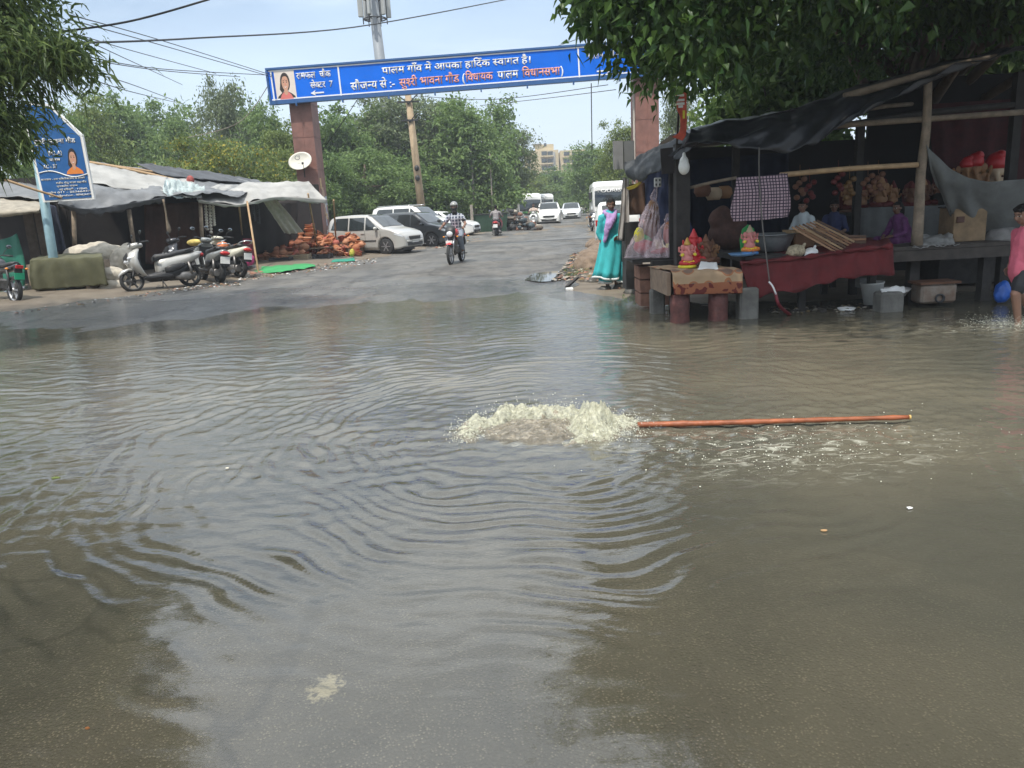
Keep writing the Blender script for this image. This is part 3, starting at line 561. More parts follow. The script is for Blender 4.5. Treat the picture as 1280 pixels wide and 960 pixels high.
for pxl, pxr, pym in ((363, 390, 150), (795, 824, 150)):
    a, b_ = P(pxl, pym, 31), P(pxr, pym, 31)
    mb = MB(); cx = (a.x+b_.x)/2; wd = b_.x-a.x
    zz = -.2; i = 0
    while zz < zb+.45:
        h_ = 1.2 if i else 1.15
        mb.use(m_stone).box((cx, .62, zz+h_/2), (wd, 1.15, h_-.02)); mb.box((cx, .62, zz+h_-.005), (wd-.03, 1.12, .03)); zz += h_; i += 1
    mb.use(m_stone).box((cx+.01, .038, zb*.5), (.012, .012, zb))
    pl = mb.build('pillar', None, gate)
    if pxl < 500:
        r_ = random.Random(4)
        def poster(m, c, d): pb = MB().use(m); pb.box(c, d); pb.build('poster', None, pl)
        pc = [mat('poster_%d' % i, c, .7, var=.45, scale=9) for i, c in enumerate(((.55, .5, .45), (.4, .28, .2), (.5, .35, .18), (.35, .38, .45)))]
        for k in range(20):
            z_ = r_.uniform(.5, 2.5); poster(r_.choice(pc), (cx+r_.uniform(-.36, .36), .036-.002*k*.3, z_), (r_.uniform(.14, .3), .006, r_.uniform(.2, .34)))
        for k in range(14): poster(r_.choice(pc), (cx+wd/2+.004+.0007*k, .3+r_.uniform(0, .7), r_.uniform(.6, 3.0)), (.004, r_.uniform(.16, .3), r_.uniform(.2, .4)))
    else:
        pb = MB(); pb.use(mat('pale_edge', (.5, .47, .42), .7)).box((cx-wd/2-.035, .3, 3.2), (.06, .1, 6.4)); pb.build('edge_strip', None, gate)  # pale strip along the left edge of this pillar
zc = zb+GH/2; mb = MB()
mb.use(m_blue).box(((gx0+gx1)/2, -.12, zc), (gx1-gx0-.1, .16, GH-.1)); board = mb.build('signboard', None, gate)
mb = MB(); mb.use(m_bluefr)
for z_, h_ in ((zb+.05, .13), (zb+GH-.03, .07)): mb.box(((gx0+gx1)/2, -.13, z_), (gx1-gx0, .26, h_))
for x_ in (gx0+.03, gx1-.03): mb.box((x_, -.13, zc), (.07, .25, GH-.16))
for k in range(9): mb.box((gx0+1+k*1.75, -.2, zb-.04), (.05, .18, .16))
fr_ = mb.build('frame', None, gate)
for o in (board, fr_): o.rotation_euler = (0, R(-1.3), 0); o.location = (.13, 0, .42)
mb = MB(); mb.use(m_white)
for z_ in (zb+.16, zb+GH-.105): mb.box(((gx0+gx1)/2, -.209, z_), (gx1-gx0-.2, .012, .045))
px2x = lambda px: P(px, 108-(px-340)*.058, 30.8).x
for px in (341, 425, 724): mb.box((px2x(px), -.208, zc), (.055, .012, GH-.25))
mb.build('border_line', None, board)
portrait('portrait', board, px2x(369)-px2x(344), GH-.28, m_cream, m_rose, ((px2x(369)+px2x(344))/2+.02, -.211, zb+.15))
def lettering(tokens, m, x0px, x1px, zf, hz, label=None):
    x0, x1 = px2x(x0px), px2x(x1px)
    o = text_mesh('lettering', tokens, m, board, .022, x1-x0, hz); o.rotation_euler = (PI/2, 0, 0); o.location = (x0, -.212, zb+GH*zf); return o
lettering(['पालम गाँव में आपका हा', 'िद', ('reph',), 'क ', ('half', 'स', .72), 'वागत है।'], m_white, 479, 664, .60, .36)
lettering(['सौज', ('half', 'न', .66), 'य से :-'], m_white, 438, 493, .22, .42)
lettering(['सु', ('half', 'श', .68), ('slash',), 'री भावना गौड'], m_salmon, 499, 574, .22, .42)
lettering(['('], m_white, 578, 581, .22, .42); lettering(['िवधायक'], m_salmon, 582, 616, .22, .42); lettering(['पालम'], m_white, 622, 648, .22, .42); lettering(['िवधानसभा'], m_salmon, 653, 700, .22, .42); lettering([')'], m_white, 701, 704, .22, .42)
lettering(['रामफल'], m_white, 372, 396, .64, .34); lettering(['चौक'], m_white, 401, 415, .64, .34); lettering(['से', ('half', 'क', .62), 'टर'], m_white, 388, 407, .36, .33); lettering(['7'], m_white, 412, 416, .37, .3)
lettering(['पालम'], m_white, 736, 755, .58, .38); lettering(['गाँव'], m_white, 762, 780, .58, .38)
for x0, x1, d in ((388, 404, -1), (746, 764, 1)):
    mb = MB(); a, c = px2x(x0), px2x(x1); mb.use(m_white).box(((a+c)/2, -.212, zb+.29), (c-a, .012, .05))
    tip = a-.02 if d < 0 else c+.02; mb.prism([(tip, zb+.29), (tip-d*.2, zb+.39), (tip-d*.13, zb+.29), (tip-d*.2, zb+.19)], .012, M=Matrix.Translation((0, -.2135, 0))); mb.build('arrow', None, board)
# satellite dish on the left pillar
dish_c = P(375, 201, 30.75); dish = thing('satellite_dish', 'cream satellite dish hung on the left gate pillar', 'dish', dish_c)
mb = MB(); m_dish = mat('dish_cream', (.72, .69, .60), .5, var=.05)
Mx = Matrix.Rotation(R(-12), 4, 'Y') @ Matrix.Rotation(R(78), 4, 'X') 
mb.use(m_dish).lathe([(.001, -.07), (.18, -.055), (.32, -.02), (.38, .012), (.385, .0), (.32, -.035), (.18, -.07), (.001, -.085)], 28, Mx @ Matrix.Scale(1.2, 4, (1, 0, 0)) @ Matrix.Scale(.86, 4, (0, 1, 0)), caps=False); mb.build('reflector', None, dish)
m_dk = mat('dark_metal', (.05, .05, .052), .5, .6)
mb = MB(); mb.use(m_dk).tube([(.1, .25, -.32), (.16, -.1, -.36), (.2, -.42, -.15)], .014, 6); mb.box((.2, -.44, -.12), (.06, .1, .07)); mb.build('feed_arm', None, dish)
mb = MB(); mb.use(m_dk).tube([(0, .08, 0), (.05, .3, -.15), (.05, .3, -.6)], .025, 6); mb.build('mount', None, dish)
m_mark = mat('dish_mark', (.10, .10, .12), .6, var=0)
mb = MB(); mb.use(m_mark)
sp = [(.11*math.cos(a)*(.5+.5*a/7), .0, .06+.10*math.sin(a)*(.5+.5*a/7)) for a in np.linspace(0, 7.2, 26)]; mb.tube([(x-.08, -.075-.0, z+.06) for x, _, z in sp], .011, 4); mb.build('emblem', None, dish)
for txt, w_, zz, xx in (('RECEIVER', .34, -.06, -.16), ('DTHA', .2, -.17, -.02)):
    pass
# ------------------------------------------------------------------ cars, buses
m_tyre = mat('tyre', (.025, .025, .025), .85, var=.2); m_rim = mat('rim', (.42, .42, .43), .35, .7, var=.08); m_hub = mat('hub_dark', (.08, .08, .08), .5)
m_glass = mat('car_glass', (.022, .028, .030), .06, var=.0, spec=.9); m_lampg = mat('lamp_glass', (.72, .74, .76), .12, .2, var=.05)
m_red = mat('red_lens', (.45, .02, .02), .2, var=.05); m_amber = mat('amber_lens', (.7, .25, .02), .25, var=0); m_blackp = mat('black_plastic', (.022, .022, .023), .5, var=.15); m_chrome = mat('chrome', (.6, .6, .6), .15, 1.0, var=0)
m_plate = mat('number_plate', (.75, .75, .72), .5, var=.1, scale=40)
def paint(n, c, metal=.0): return mat('paint_'+n, c, .32, metal, var=.05, scale=3, coat=.6)
def wheel(parent, loc, r, w, side, name='wheel'):
    o = thing(name, None, None)
    o.parent = parent; o.location = loc
    Mx = Matrix.Rotation(PI/2, 4, 'X')
    mb = MB(); mb.use(m_tyre).lathe([(r*.66, -w/2), (r*.93, -w/2), (r, -w*.36), (r, w*.36), (r*.93, w/2), (r*.66, w/2)], 28, Mx); mb.build('tyre', None, o)
    mb = MB(); y = side*w*.40
    mb.use(m_hub).lathe([(.001, -w*.3), (r*.66, -w*.3), (r*.66, w*.3), (.001, w*.3)], 24, Mx)
    mb.use(m_rim)
    for k in range(6):
        a = k*PI/3; mb.beam((math.cos(a)*r*.1, -y*-1, math.sin(a)*r*.1), (math.cos(a)*r*.62, y, math.sin(a)*r*.62), .035, r*.26, up=(0, 1, 0))
    mb.tube([(math.cos(a)*r*.62, y, math.sin(a)*r*.62) for a in np.linspace(0, 2*PI, 25)], .02, 6); mb.ell((0, y, 0), (r*.16, .03, r*.16), 10, 6)
    mb.build('rim', None, o); return o
def car(name, label, cat, loc, rz, L, W, H, pm_, style='hatch', group=None, stripe=None, plate=True, detail=True):
    """front towards local +X; body is one lofted skin with wheel arches cut into its lower edge"""
    root = thing(name, label, cat, loc, rz, group)
    r = .305 if H < 1.6 else .34; xf, xr = L/2-.80, -L/2+.72
    belt = H*.60
    if style == 'hatch': pr = [(-.5, .62), (-.485, .80), (-.44, .93), (-.38, .985), (-.2, 1.0), (.0, .985), (.08, .95), (.25, .66), (.36, .60), (.45, .53), (.49, .44), (.5, .36)]
    elif style == 'sedan': pr = [(-.5, .55), (-.49, .66), (-.40, .68), (-.28, .93), (-.2, .985), (-.05, 1.0), (.05, .97), (.22, .66), (.36, .61), (.46, .53), (.49, .44), (.5, .36)]
    elif style == 'suv': pr = [(-.5, .62), (-.49, .80), (-.46, .95), (-.40, .99), (-.2, 1.0), (.02, .985), (.09, .95), (.22, .68), (.38, .63), (.465, .56), (.49, .46), (.5, .36)]
    else: pr = [(-.5, .6), (-.495, .9), (-.48, .98), (-.3, 1.0), (.08, 1.0), (.16, .97), (.30, .66), (.40, .61), (.47, .54), (.495, .44), (.5, .36)]
    px_ = [p[0]*L for p in pr]; pz_ = [p[1]*H for p in pr]
    top = lambda x: float(np.interp(x, px_, pz_)); gc = .19*H/1.5
    def bot(x):
        z = gc+.10*max(0, (abs(x)-L*.42)/(L*.08))
        for xw in (xf, xr):
            d = abs(x-xw); ra = r+.065
            if d < ra: z = max(z, r+math.sqrt(ra*ra-d*d)-.02)
        return z
    def hw(x, z):
        e = abs(x)/(L/2); plan = 1-.20*max(0, (e-.78)/.22)**2.2
        t = (z-belt)/(H-belt); tum = 1-.20*max(0, t)**1.1-.04*max(0, (belt*.62-z)/belt)
        return W/2*plan*tum*(1-.025*math.cos((z-belt*.5)/belt*6)*0)
    xs_ = sorted(set([round(v, 4) for v in list(np.linspace(-L/2, L/2, 44))+[xw+s*(r+.065)*c for xw in (xf, xr) for c in (0, .35, .65, .85, .96, 1.0, 1.02) for s in (-1, 1)]+px_]))
    nz_ = 11; mb = MB().use(pm_); rings = []
    for x in xs_:
        zb_, zt = bot(x), max(top(x), bot(x)+.05)
        zs = [zb_+(zt-zb_)*q for q in (0, .12, .3, .48, .62, .74, .84, .92, .97, .995)]
        lf = [(x, hw(x, z)-(.05*(k == 9)+.015*(k == 8)), z) for k, z in enumerate(zs)]
        mid = [(x, hw(x, zt)*q, zt+.018*(1-q*q)) for q in (.6, .2, -.2, -.6)]
        rings.append(lf+mid+[(x_, -y_, z_) for x_, y_, z_ in reversed(lf)])
    mb.loft(rings, True, True, closed=True); mb.build('body', None, root)
    # dark floor behind the arches
    mb = MB().use(m_blackp); mb.box((0, 0, gc+.16), (L*.93, W*.80, .30)); 
    for xw in (xf, xr): mb.box((xw, 0, r+.05), (.72, W*.84, .5))
    mb.build('underbody', None, root)
    def patch(poly, off, m, name, both=True, p=root, lab=None):
        x0, x1 = min(q[0] for q in poly), max(q[0] for q in poly)
        up = [q for q in poly]; n = 14; res = []
        def zr(x):
            zs = []
            for (a, b_), (c, d) in zip(poly, poly[1:]+poly[:1]):
                if (a-x)*(c-x) <= 0 and a != c: zs.append(b_+(d-b_)*(x-a)/(c-a))
            return (min(zs), max(zs)) if zs else (poly[0][1],)*2
        for s in ((1, -1) if both else (1,)):
            mb = MB().use(m); rg = []
            for i in range(n):
                x = x0+(x1-x0)*(.001+.998*i/(n-1)); lo, hi = zr(x); hi = min(hi, top(x)-.02)
                rg.append([(x, s*(hw(x, lo+(hi-lo)*k/5)+off), lo+(hi-lo)*k/5) for k in range(6)])
            mb.loft(rg, closed=False); o = mb.build(name, None, p, recalc=False); res.append(o)
        return res
    # glass
    a_front = px_[pr.index(next(q for q in pr if q[1] < .7 and q[0] > 0))]; ro_f = next(q for q in pr if q[0] >= 0 and q[1] < .99)[0]*L
    ro_r = max(q[0] for q in pr if q[0] < -.1 and q[1] > .9 and q[0] < -.2)*L
    roof_z = H*.935
    sl_f = (a_front-ro_f)/(H*.30)
    rear_x = -.455*L if style in ('hatch', 'suv', 'van') else -.33*L
    wz0 = belt+.035
    mids = [rear_x+.1, -.19*L, .02*L, a_front-.14]
    def win(x0, x1, rear=False, front=False):
        p = [(x0, wz0+(.05 if rear else 0)), (x1, wz0), (x1-(.34 if front else 0)*1.0-(0), roof_z), (x0+(.18 if rear else 0), roof_z)]
        if front: p = [(x0, wz0), (x1, wz0), (max(x0+.05, x1-(roof_z-wz0)*sl_f), roof_z), (x0, roof_z)]
        return p
    patch(win(mids[0], mids[1]-.03, rear=True), .008, m_glass, 'side_window'); patch(win(mids[1]+.03, mids[2]-.03), .008, m_glass, 'side_window'); patch(win(mids[2]+.03, mids[3], front=True), .008, m_glass, 'side_window')
    def span(xa, xb, name, q=.84, off=.012):
        mb = MB().use(m_glass); rg = []
        for i in range(9):
            x = xa+(xb-xa)*i/8; z = top(x); w_ = hw(x, z)*q; rg.append([(x+off*.5*(1 if xb > 0 else -1), w_*k, z+off+.018*(1-(k*.84)**2)) for k in (-1, -.6, -.2, .2, .6, 1)])
        mb.loft(rg, closed=False); return mb.build(name, None, root, recalc=False)
    span(ro_f+.10, a_front-.04, 'windscreen')
    if style in ('hatch', 'suv', 'van'): span(-.445*L, -.492*L, 'rear_window', .84)
    else: span(-.29*L, -.385*L, 'rear_window', .84)
    # lamps and face
    hz = H*.455
    for o in patch([(L*.385, hz+.05), (L*.488, hz-.06), (L*.49, hz+.03), (L*.40, hz+.13)], .008, m_lampg, 'headlight'): pass
    for o in patch([(-L*.492, hz+.0), (-L*.45, hz+.06), (-L*.45, hz+.24), (-L*.488, hz+.24)], .008, m_red, 'tail_light'): pass
    fx = L/2
    mb = MB().use(m_blackp); mb.box((fx+.004, 0, H*.385), (.05, W*.46, H*.075)); mb.box((fx-.012, 0, H*.235), (.10, W*.62, H*.07)); mb.use(m_chrome).box((fx+.012, 0, H*.43), (.04, W*.5, .025)); mb.build('grille', None, root)
    mb = MB().use(pm_); mb.box((fx-.05, 0, H*.305), (.16, W*.72, H*.07), bev=.03); mb.box((-fx+.05, 0, H*.33), (.14, W*.74, H*.13), bev=.03); mb.build('bumper', None, root)
    for s in (1, -1):
        mb = MB().use(m_blackp); mb.box((fx-.09, s*W*.335, H*.245), (.1, .2, .13), bev=.03); mb.use(m_lampg).ell((fx-.03, s*W*.335, H*.245), (.02, .045, .045)); mb.build('fog_light', None, root)
        mb = MB().use(pm_); mb.ell((a_front-.28, s*(W/2+.075), belt+.085), (.06, .10, .065)); mb.use(m_blackp).beam((a_front-.26, s*(W/2-.05), belt+.05), (a_front-.27, s*(W/2+.05), belt+.06), .04, .03); mb.build('wing_mirror', None, root)
        for hx in (-.22*L, -.01*L): 
            mb = MB().use(pm_); mb.box((hx, s*(hw(hx, belt-.09)+.012), belt-.09), (.17, .025, .028)); mb.build('door_handle', None, root)
        mb = MB().use(m_blackp)
        for xx in (mids[1], mids[2]-.0, a_front-.12): mb.tube([(xx, s*(hw(xx, z)+.002), z) for z in np.linspace(gc+.12, belt+.02, 6)], .006, 4)
        if stripe: mb.use(m_blackp); mb.tube([(x, s*(hw(x, H*.36)+.004), H*.36) for x in np.linspace(xr+r+.12, xf-r-.1, 8)], .022, 6)
        mb.build('door_seam', None, root)
        wheel(root, (xf, s*(W/2-.115), r), r, .19, s); wheel(root, (xr, s*(W/2-.115), r), r, .19, s)
    if plate:
        for xx in (fx+.02, -fx-.02): mb = MB().use(m_plate); mb.box((xx, 0, H*.30 if xx > 0 else H*.42), (.02, .46, .11)); mb.build('number_plate', None, root)
    if style in ('suv', 'van'):
        for s in (1, -1):
            mb = MB().use(m_chrome if style == 'suv' else m_blackp); mb.tube([(x, s*W*.36, H+.035-(.03 if abs(x+.18*L) > .24*L else 0)) for x in np.linspace(-.44*L, .04*L, 9)], .016, 6); mb.build('roof_rail', None, root)
    return root
silver, white, char = paint('silver', (.48, .47, .44), .25), paint('white', (.74, .74, .72)), paint('charcoal', (.045, .05, .055), .2)
def gp(px, py): v = G(px, py, .02); return v
c0 = gp(463, 322); hd = R(-14)
car('parked_car', 'silver hatchback parked beside the terracotta pots', 'car', (c0.x-.12, c0.y+2.3, .03), R(-24), 3.5, 1.66, 1.50, silver, 'hatch', stripe=True)
c1 = P(497, 290, 33.2); car('parked_car', 'charcoal hatchback parked between the silver and the white cars', 'car', (c1.x+.75, 34.6, .03), R(-24), 3.75, 1.70, 1.50, char, 'hatch')
c2 = P(508, 285, 37.5); car('parked_car', 'white van-like car with roof rails parked behind the charcoal hatchback', 'car', (c2.x+.35, 38.8, .03), R(-22), 4.3, 1.74, 1.80, white, 'suv')
c3 = P(535, 280, 43); car('parked_car', 'white sedan at the far end of the parked row, mostly hidden', 'car', (c3.x+.7, 43.2, .03), R(-15), 4.1, 1.70, 1.46, white, 'sedan')
c4 = G(692, 284.5); car('oncoming_car', 'white crossover driving towards the camera on the road', 'car', (c4.x+.15, 60, .01), R(-90-4), 4.35, 1.76, 1.66, white, 'suv')
c5 = P(714, 262, 72); car('oncoming_car', 'grey-white car following just right of the white crossover', 'car', (c5.x, 72, .01), R(-95), 4.0, 1.7, 1.55, paint('pale_grey', (.55, .57, .58), .2), 'hatch')
c6 = P(686, 262, 70); car('oncoming_car', 'white car half hidden behind the left side of the crossover', 'car', (c6.x-.3, 69, .01), R(-95), 4.0, 1.7, 1.5, white, 'hatch')
c7 = P(757, 288, 27.5); car('parked_car', 'white hatchback parked behind the woman in turquoise', 'car', (c7.x+.55, 28.2, .03), R(82), 3.7, 1.62, 1.52, white, 'hatch')
def bus(name, label, loc, rz, L, W, H, text=None, group=None, panels=True, stripe=None):
    root = thing(name, label, 'bus', loc, rz, group); gc = .35
    def ring(x, ins, zt, zb_=gc):
        w_ = W/2-ins; c = .16
        return [(x, -w_, zb_), (x, -w_-.0, H*.5), (x, -w_+.03, zt-c), (x, -w_+.12, zt-.03), (x, -w_+.35, zt), (x, w_-.35, zt), (x, w_-.12, zt-.03), (x, w_-.03, zt-c), (x, w_, H*.5), (x, w_, zb_)]
    mb = MB().use(white); mb.loft([ring(-L/2, .10, H-.14), ring(-L/2+.1, .02, H-.03), ring(-L/2+.4, 0, H), ring(L/2-.6, 0, H), ring(L/2-.2, .015, H-.05), ring(L/2-.05, .06, H-.16), ring(L/2, .12, H-.3)], True, True); mb.build('body', None, root)
    mb = MB().use(m_glass)
    f = L/2
    mb.loft([[(f-.10, y*(W/2-.14), H-.28), (f+.012+.02*(1-y*y), y*(W/2-.15), H*.78), (f+.02+.03*(1-y*y), y*(W/2-.15), H*.46)] for y in (-1, -.6, -.2, .2, .6, 1)], closed=False); mb.build('windscreen', None, root, recalc=False)
    mb = MB().use(m_blackp); mb.box((f+.03, 0, gc+.03), (.1, W*.9, .24)); mb.box((f+.012, 0, H*.36), (.05, W*.5, .10)); mb.build('bumper', None, root)
    for s in (1, -1):
        mb = MB().use(m_lampg); mb.box((f+.01, s*W*.36, H*.30), (.06, .34, .17), bev=.03); mb.build('headlight', None, root)
        n = max(3, int(L/1.3))
        for k in range(n):
            x0 = -L/2+.35+k*(L-.9)/n; mb = MB().use(m_glass); mb.box((x0+(L-.9)/n*.5, s*(W/2-.002), H*.66), ((L-.9)/n-.09, .03, H*.25)); mb.build('side_window', None, root)
        for x in (L/2-1.5, -L/2+1.6): wheel(root, (x, s*(W/2-.15), .45), .45, .26, s)
        mb = MB().use(m_blackp); mb.tube([(f-.1, s*(W/2-.1), H-.35), (f+.18, s*(W/2+.08), H-.4), (f+.2, s*(W/2+.12), H-.6)], .02, 6); mb.box((f+.2, s*(W/2+.14), H-.85), (.06, .18, .42), bev=.02); mb.build('wing_mirror', None, root)
        mb = MB().use(m_blackp)
        mb.tube([(f+.05, s*.35-.3, H*.5), (f+.06, s*.35+.1, H*.66)], .012, 5); mb.build('wiper', None, root)
    mb = MB().use(m_plate); mb.box((f+.09, 0, gc+.12), (.02, .5, .12)); mb.build('number_plate', None, root)
    if stripe: mb = MB().use(stripe); mb.box((f+.008, 0, H*.41), (.03, W*.62, .16)); [mb.box((0, s*(W/2+.003), H*.42), (L*.9, .01, .2)) for s in (1, -1)]; mb.build('stripe', None, root)
    mb = MB().use(m_blackp); mb.box((-f-.002, 0, H*.68), (.03, W*.8, H*.24)); mb.build('rear_window', None, root)
    if text:
        o = text_mesh('lettering', [text], m_white, root, .02, W*.78, .26); o.matrix_local = Matrix.Translation((f+.075, -W*.39, H-.66)) @ Matrix.Rotation(PI/2, 4, 'Z') @ Matrix.Rotation(R(84), 4, 'X')
    return root
b0 = P(764, 260, 48); bus('tourist_bus', 'white tourist bus with dark windscreen parked on the right', (b0.x+.4, 52.6, .0), R(-95), 9.0, 2.25, 2.75, 'TOURIST')
m_grn = mat('bus_green', (.10, .32, .10), .4)
for px, Y, rz, lab, st in ((655, 62, -80, 'white minibus with a green front stripe behind the rubbish heap', m_grn), (674, 70, -82, 'white minibus partly hidden behind the green-striped one', None)):
    q = P(px, 262, Y); bus('minibus', lab, (q.x, Y+2.5, 0), R(rz), 5.6, 2.0, 2.45, None, None, stripe=st)
q = P(620, 262, 64); bus('minibus', 'white minibus seen from the back above the green skip', (q.x+.2, 66, 0), R(92), 5.0, 2.1, 2.45, stripe=mat('faded_pink', (.55, .36, .32), .6))
# apartment block at the end
m_yel = mat('yellow_plaster', (.46, .38, .24), .85, var=.15, scale=.4); m_ydk = mat('yellow_plaster_dark', (.36, .29, .17), .85, var=.15, scale=.4); m_gry = mat('grey_concrete', (.30, .30, .29), .9, var=.25)
m_win = mat('window_dark', (.05, .06, .065), .25, var=.3, scale=1)
D = 190.0; bc = P(690, 240, D); bl = thing('apartment_block', 'pale yellow apartment block rising above the trees', 'building', (bc.x, D, 0), R(-3))
ppm = 960/D
def bx(x0, x1, y0, y1, d, m, name='wall', yoff=0, par=bl):
    a, b_ = P(x0, y1, D), P(x1, y0, D); mb = MB().use(m); zt = b_.z; zb_ = 0 if y1 > 230 else a.z
    mb.box(((a.x+b_.x)/2-bc.x, d/2+yoff, (zt+zb_)/2), (b_.x-a.x, d, zt-zb_)); return mb.build(name, None, par)
bx(657, 669, 192, 250, 10, m_yel, yoff=2); bx(667, 698, 187, 250, 12, m_yel); bx(669, 692, 179, 192, 8, m_yel, yoff=2.1); bx(697.5, 704, 190, 250, 8, m_ydk, yoff=3); bx(702, 734, 186, 250, 10, m_yel, yoff=1.5)
bx(666, 677, 178.4, 180, 9, m_gry, 'roof', yoff=1.6); bx(680, 683, 178, 182, 3, m_win, 'roof_hatch', yoff=2); 
for fl in range(5):
    y0 = 189+fl*9.2
    for x0, x1, yo in ((677, 683.5, -.15), (684.5, 691, -.15), (705, 712, 1.4), (715, 721, 1.4), (723, 731, 1.4), (659, 663, 1.9)):
        o = bx(x0, x1, y0, y0+5.2, .4, m_win, 'window', yoff=yo)
    bx(676, 692, y0+5.4, y0+7.6, 1.2, m_yel, 'balcony', yoff=-1.15); bx(703, 733, y0+6.2, y0+7.4, .8, m_ydk, 'ledge', yoff=.9)
bx(693, 693.8, 190, 250, .3, m_gry, 'drainpipe', yoff=-.3)
# ------------------------------------------------------------------ people
m_sk = mat('skin_brown', (.16, .085, .055), .55, var=.12, scale=8); m_skl = mat('skin_warm', (.22, .12, .08), .55, var=.12, scale=8); m_hair = mat('black_hair', (.008, .007, .007), .65, spec=.2, var=.2, scale=30, bump=.6, bscale=60)
m_eye = mat('eye_white', (.5, .48, .45), .3, var=0); m_lips = mat('lips', (.16, .055, .05), .5, var=0)
class Body:
    def __init__(s): s.mb = MB()
    def seg(s, pts, rs, n=10):
        """tapered limb with round ends through pts"""
        pts = [Vector(p) for p in pts]
        if len(pts) == 2: pts = [pts[0], pts[0].lerp(pts[1], .5), pts[1]]; rs = [rs[0], (rs[0]+rs[1])/2, rs[1]]
        d0 = (pts[0]-pts[1]).normalized(); d1 = (pts[-1]-pts[-2]).normalized()
        P_ = [pts[0]+d0*rs[0]*k for k in (.95, .7)]+pts+[pts[-1]+d1*rs[-1]*k for k in (.7, .95)]
        R_ = [rs[0]*.3, rs[0]*.72]+list(rs)+[rs[-1]*.72, rs[-1]*.3]
        s.mb.tube(P_, R_, n); return s
    def ell(s, c, r, M=None): s.mb.ell(c, r, 14, 10, M); return s
    def done(s, name, parent, mats, vox=.012, face=None, smooth=4, disp=0.0, dfreq=6.0):
        o = s.mb.build(name, None, None); o.data.materials.clear()
        rm = o.modifiers.new('r', 'REMESH'); rm.mode = 'VOXEL'; rm.voxel_size = vox
        sm = o.modifiers.new('s', 'SMOOTH'); sm.iterations = smooth; sm.factor = .5
        me = bpy.data.meshes.new_from_object(o.evaluated_get(bpy.context.evaluated_depsgraph_get())); bpy.data.objects.remove(o)
        me.name = name
        if disp:
            me.update()
            for v, nrm in zip(me.vertices, [tuple(v.normal) for v in me.vertices]):
                p = Vector(v.co); w_ = noise.noise(Vector((p.x*dfreq, p.y*dfreq, p.z*dfreq*.45)))*disp+noise.noise(p*dfreq*2.3)*disp*.4
                v.co = p+Vector(nrm)*w_
        for m in mats: me.materials.append(m)
        for p in me.polygons:
            p.use_smooth = True
            if face: p.material_index = face(p.center)
        return link(name, me, parent)
def hand(b, wr, d, side_v, r=1.0, curl=.5, palm=(0, 0, -1)):
    """palm plus four bent fingers and a thumb; d = forearm direction, side_v = towards the thumb, palm = palm normal"""
    wr = Vector(wr); d = Vector(d).normalized(); t = Vector(side_v); t = (t-d*t.dot(d)).normalized(); p = d.cross(t)
    if p.dot(Vector(palm)) < 0: p = -p
    for k in (-1.2, -.4, .4, 1.2): b.seg([wr, wr+d*.085*r+t*.020*k*r], [.019*r, .014*r], 8)
    for k, L_ in zip((1.5, .5, -.5, -1.5), (.072, .08, .074, .058)):
        a = wr+d*.085*r+t*.0205*k*r; q = a+(d*math.cos(curl*.6)+p*math.sin(curl*.6))*L_*.45*r; e = q+(d*math.cos(curl*1.8)+p*math.sin(curl*1.8))*L_*.55*r
        b.seg([a, q, e], [.0105*r, .0095*r, .008*r], 8)
    a = wr+d*.025*r+t*.026*r; q = a+(d*.7+t*.7+p*.1)*.04*r; b.seg([a, q, q+(d*.95+t*.2+p*.35)*.032*r], [.013*r, .011*r, .0095*r], 8)
def head(b, c, r, M):
    """skull, jaw, nose, ears around centre c with orientation M (face towards local -Y)"""
    T = Matrix.Translation(c) @ M.to_4x4() @ Matrix.Scale(r, 4)
    b.ell((0, .12, .18), (.78, .95, .92), T); b.ell((0, -.22, -.32), (.60, .62, .78), T); b.ell((0, -.42, -.82), (.30, .32, .25), T)
    b.ell((0, -.86, -.16), (.12, .20, .24), T); b.ell((0, -.93, -.28), (.16, .14, .11), T)
    for s in (1, -1): b.ell((s*.80, .12, -.12), (.10, .18, .26), T); b.ell((s*.36, -.55, -.18), (.24, .26, .2), T)
    b.ell((0, -.72, -.58), (.24, .16, .11), T)
    return T
def face_fn(T, skin=0, eye=1, lips=2, hair=3):
    Ti = T.inverted()
    def f(c):
        p = Ti @ c
        if p.length > 1.6 or p.y > -.3: return skin
        for s in (1, -1):
            dx, dz = (p.x-s*.33)/.17, (p.z-.06)/.09
            if dx*dx+dz*dz < 1: return hair if dx*dx < .3 else eye
            if abs(p.x-s*.34) < .24 and abs(p.z-.27) < .05: return hair
        if abs(p.x) < .27 and abs(p.z+.60) < .09 and p.y < -.6: return lips
        return skin
    return f
def hair_cap(parent, T, style='short', name='hair'):
    b = Body(); b.ell((0, .20, .28), (.88, .98, .93), T); 
    if style == 'bun': b.ell((0, 1.15, .1), (.4, .35, .4), T)
    if style == 'long': b.seg([T @ Vector((0, .85, .0)), T @ Vector((0, 1.0, -1.2)), T @ Vector((0, .9, -2.6))], [.62*T.to_scale().x, .5*T.to_scale().x, .18*T.to_scale().x])
    if style == 'short': b.ell((0, .55, -.15), (.74, .58, .5), T); b.ell((.0, -.42, .80), (.62, .42, .26), T)
    o = b.done(name, parent, [m_hair], .012, None, 3, .006, 30)
    Ti = T.inverted(); bm = bmesh.new(); bm.from_mesh(o.data)
    z0 = .36 if style == 'short' else .52
    bmesh.ops.delete(bm, geom=[v for v in bm.verts if (lambda p: p.y < -.15 and p.z < z0-.1*p.y*0 and p.length < 1.6)(Ti @ v.co)], context='VERTS')
    bm.to_mesh(o.data); bm.free(); return o
RZ = lambda a: Matrix.Rotation(R(a), 3, 'Z'); RX = lambda a: Matrix.Rotation(R(a), 3, 'X')
def V3(*a): return Vector(a)
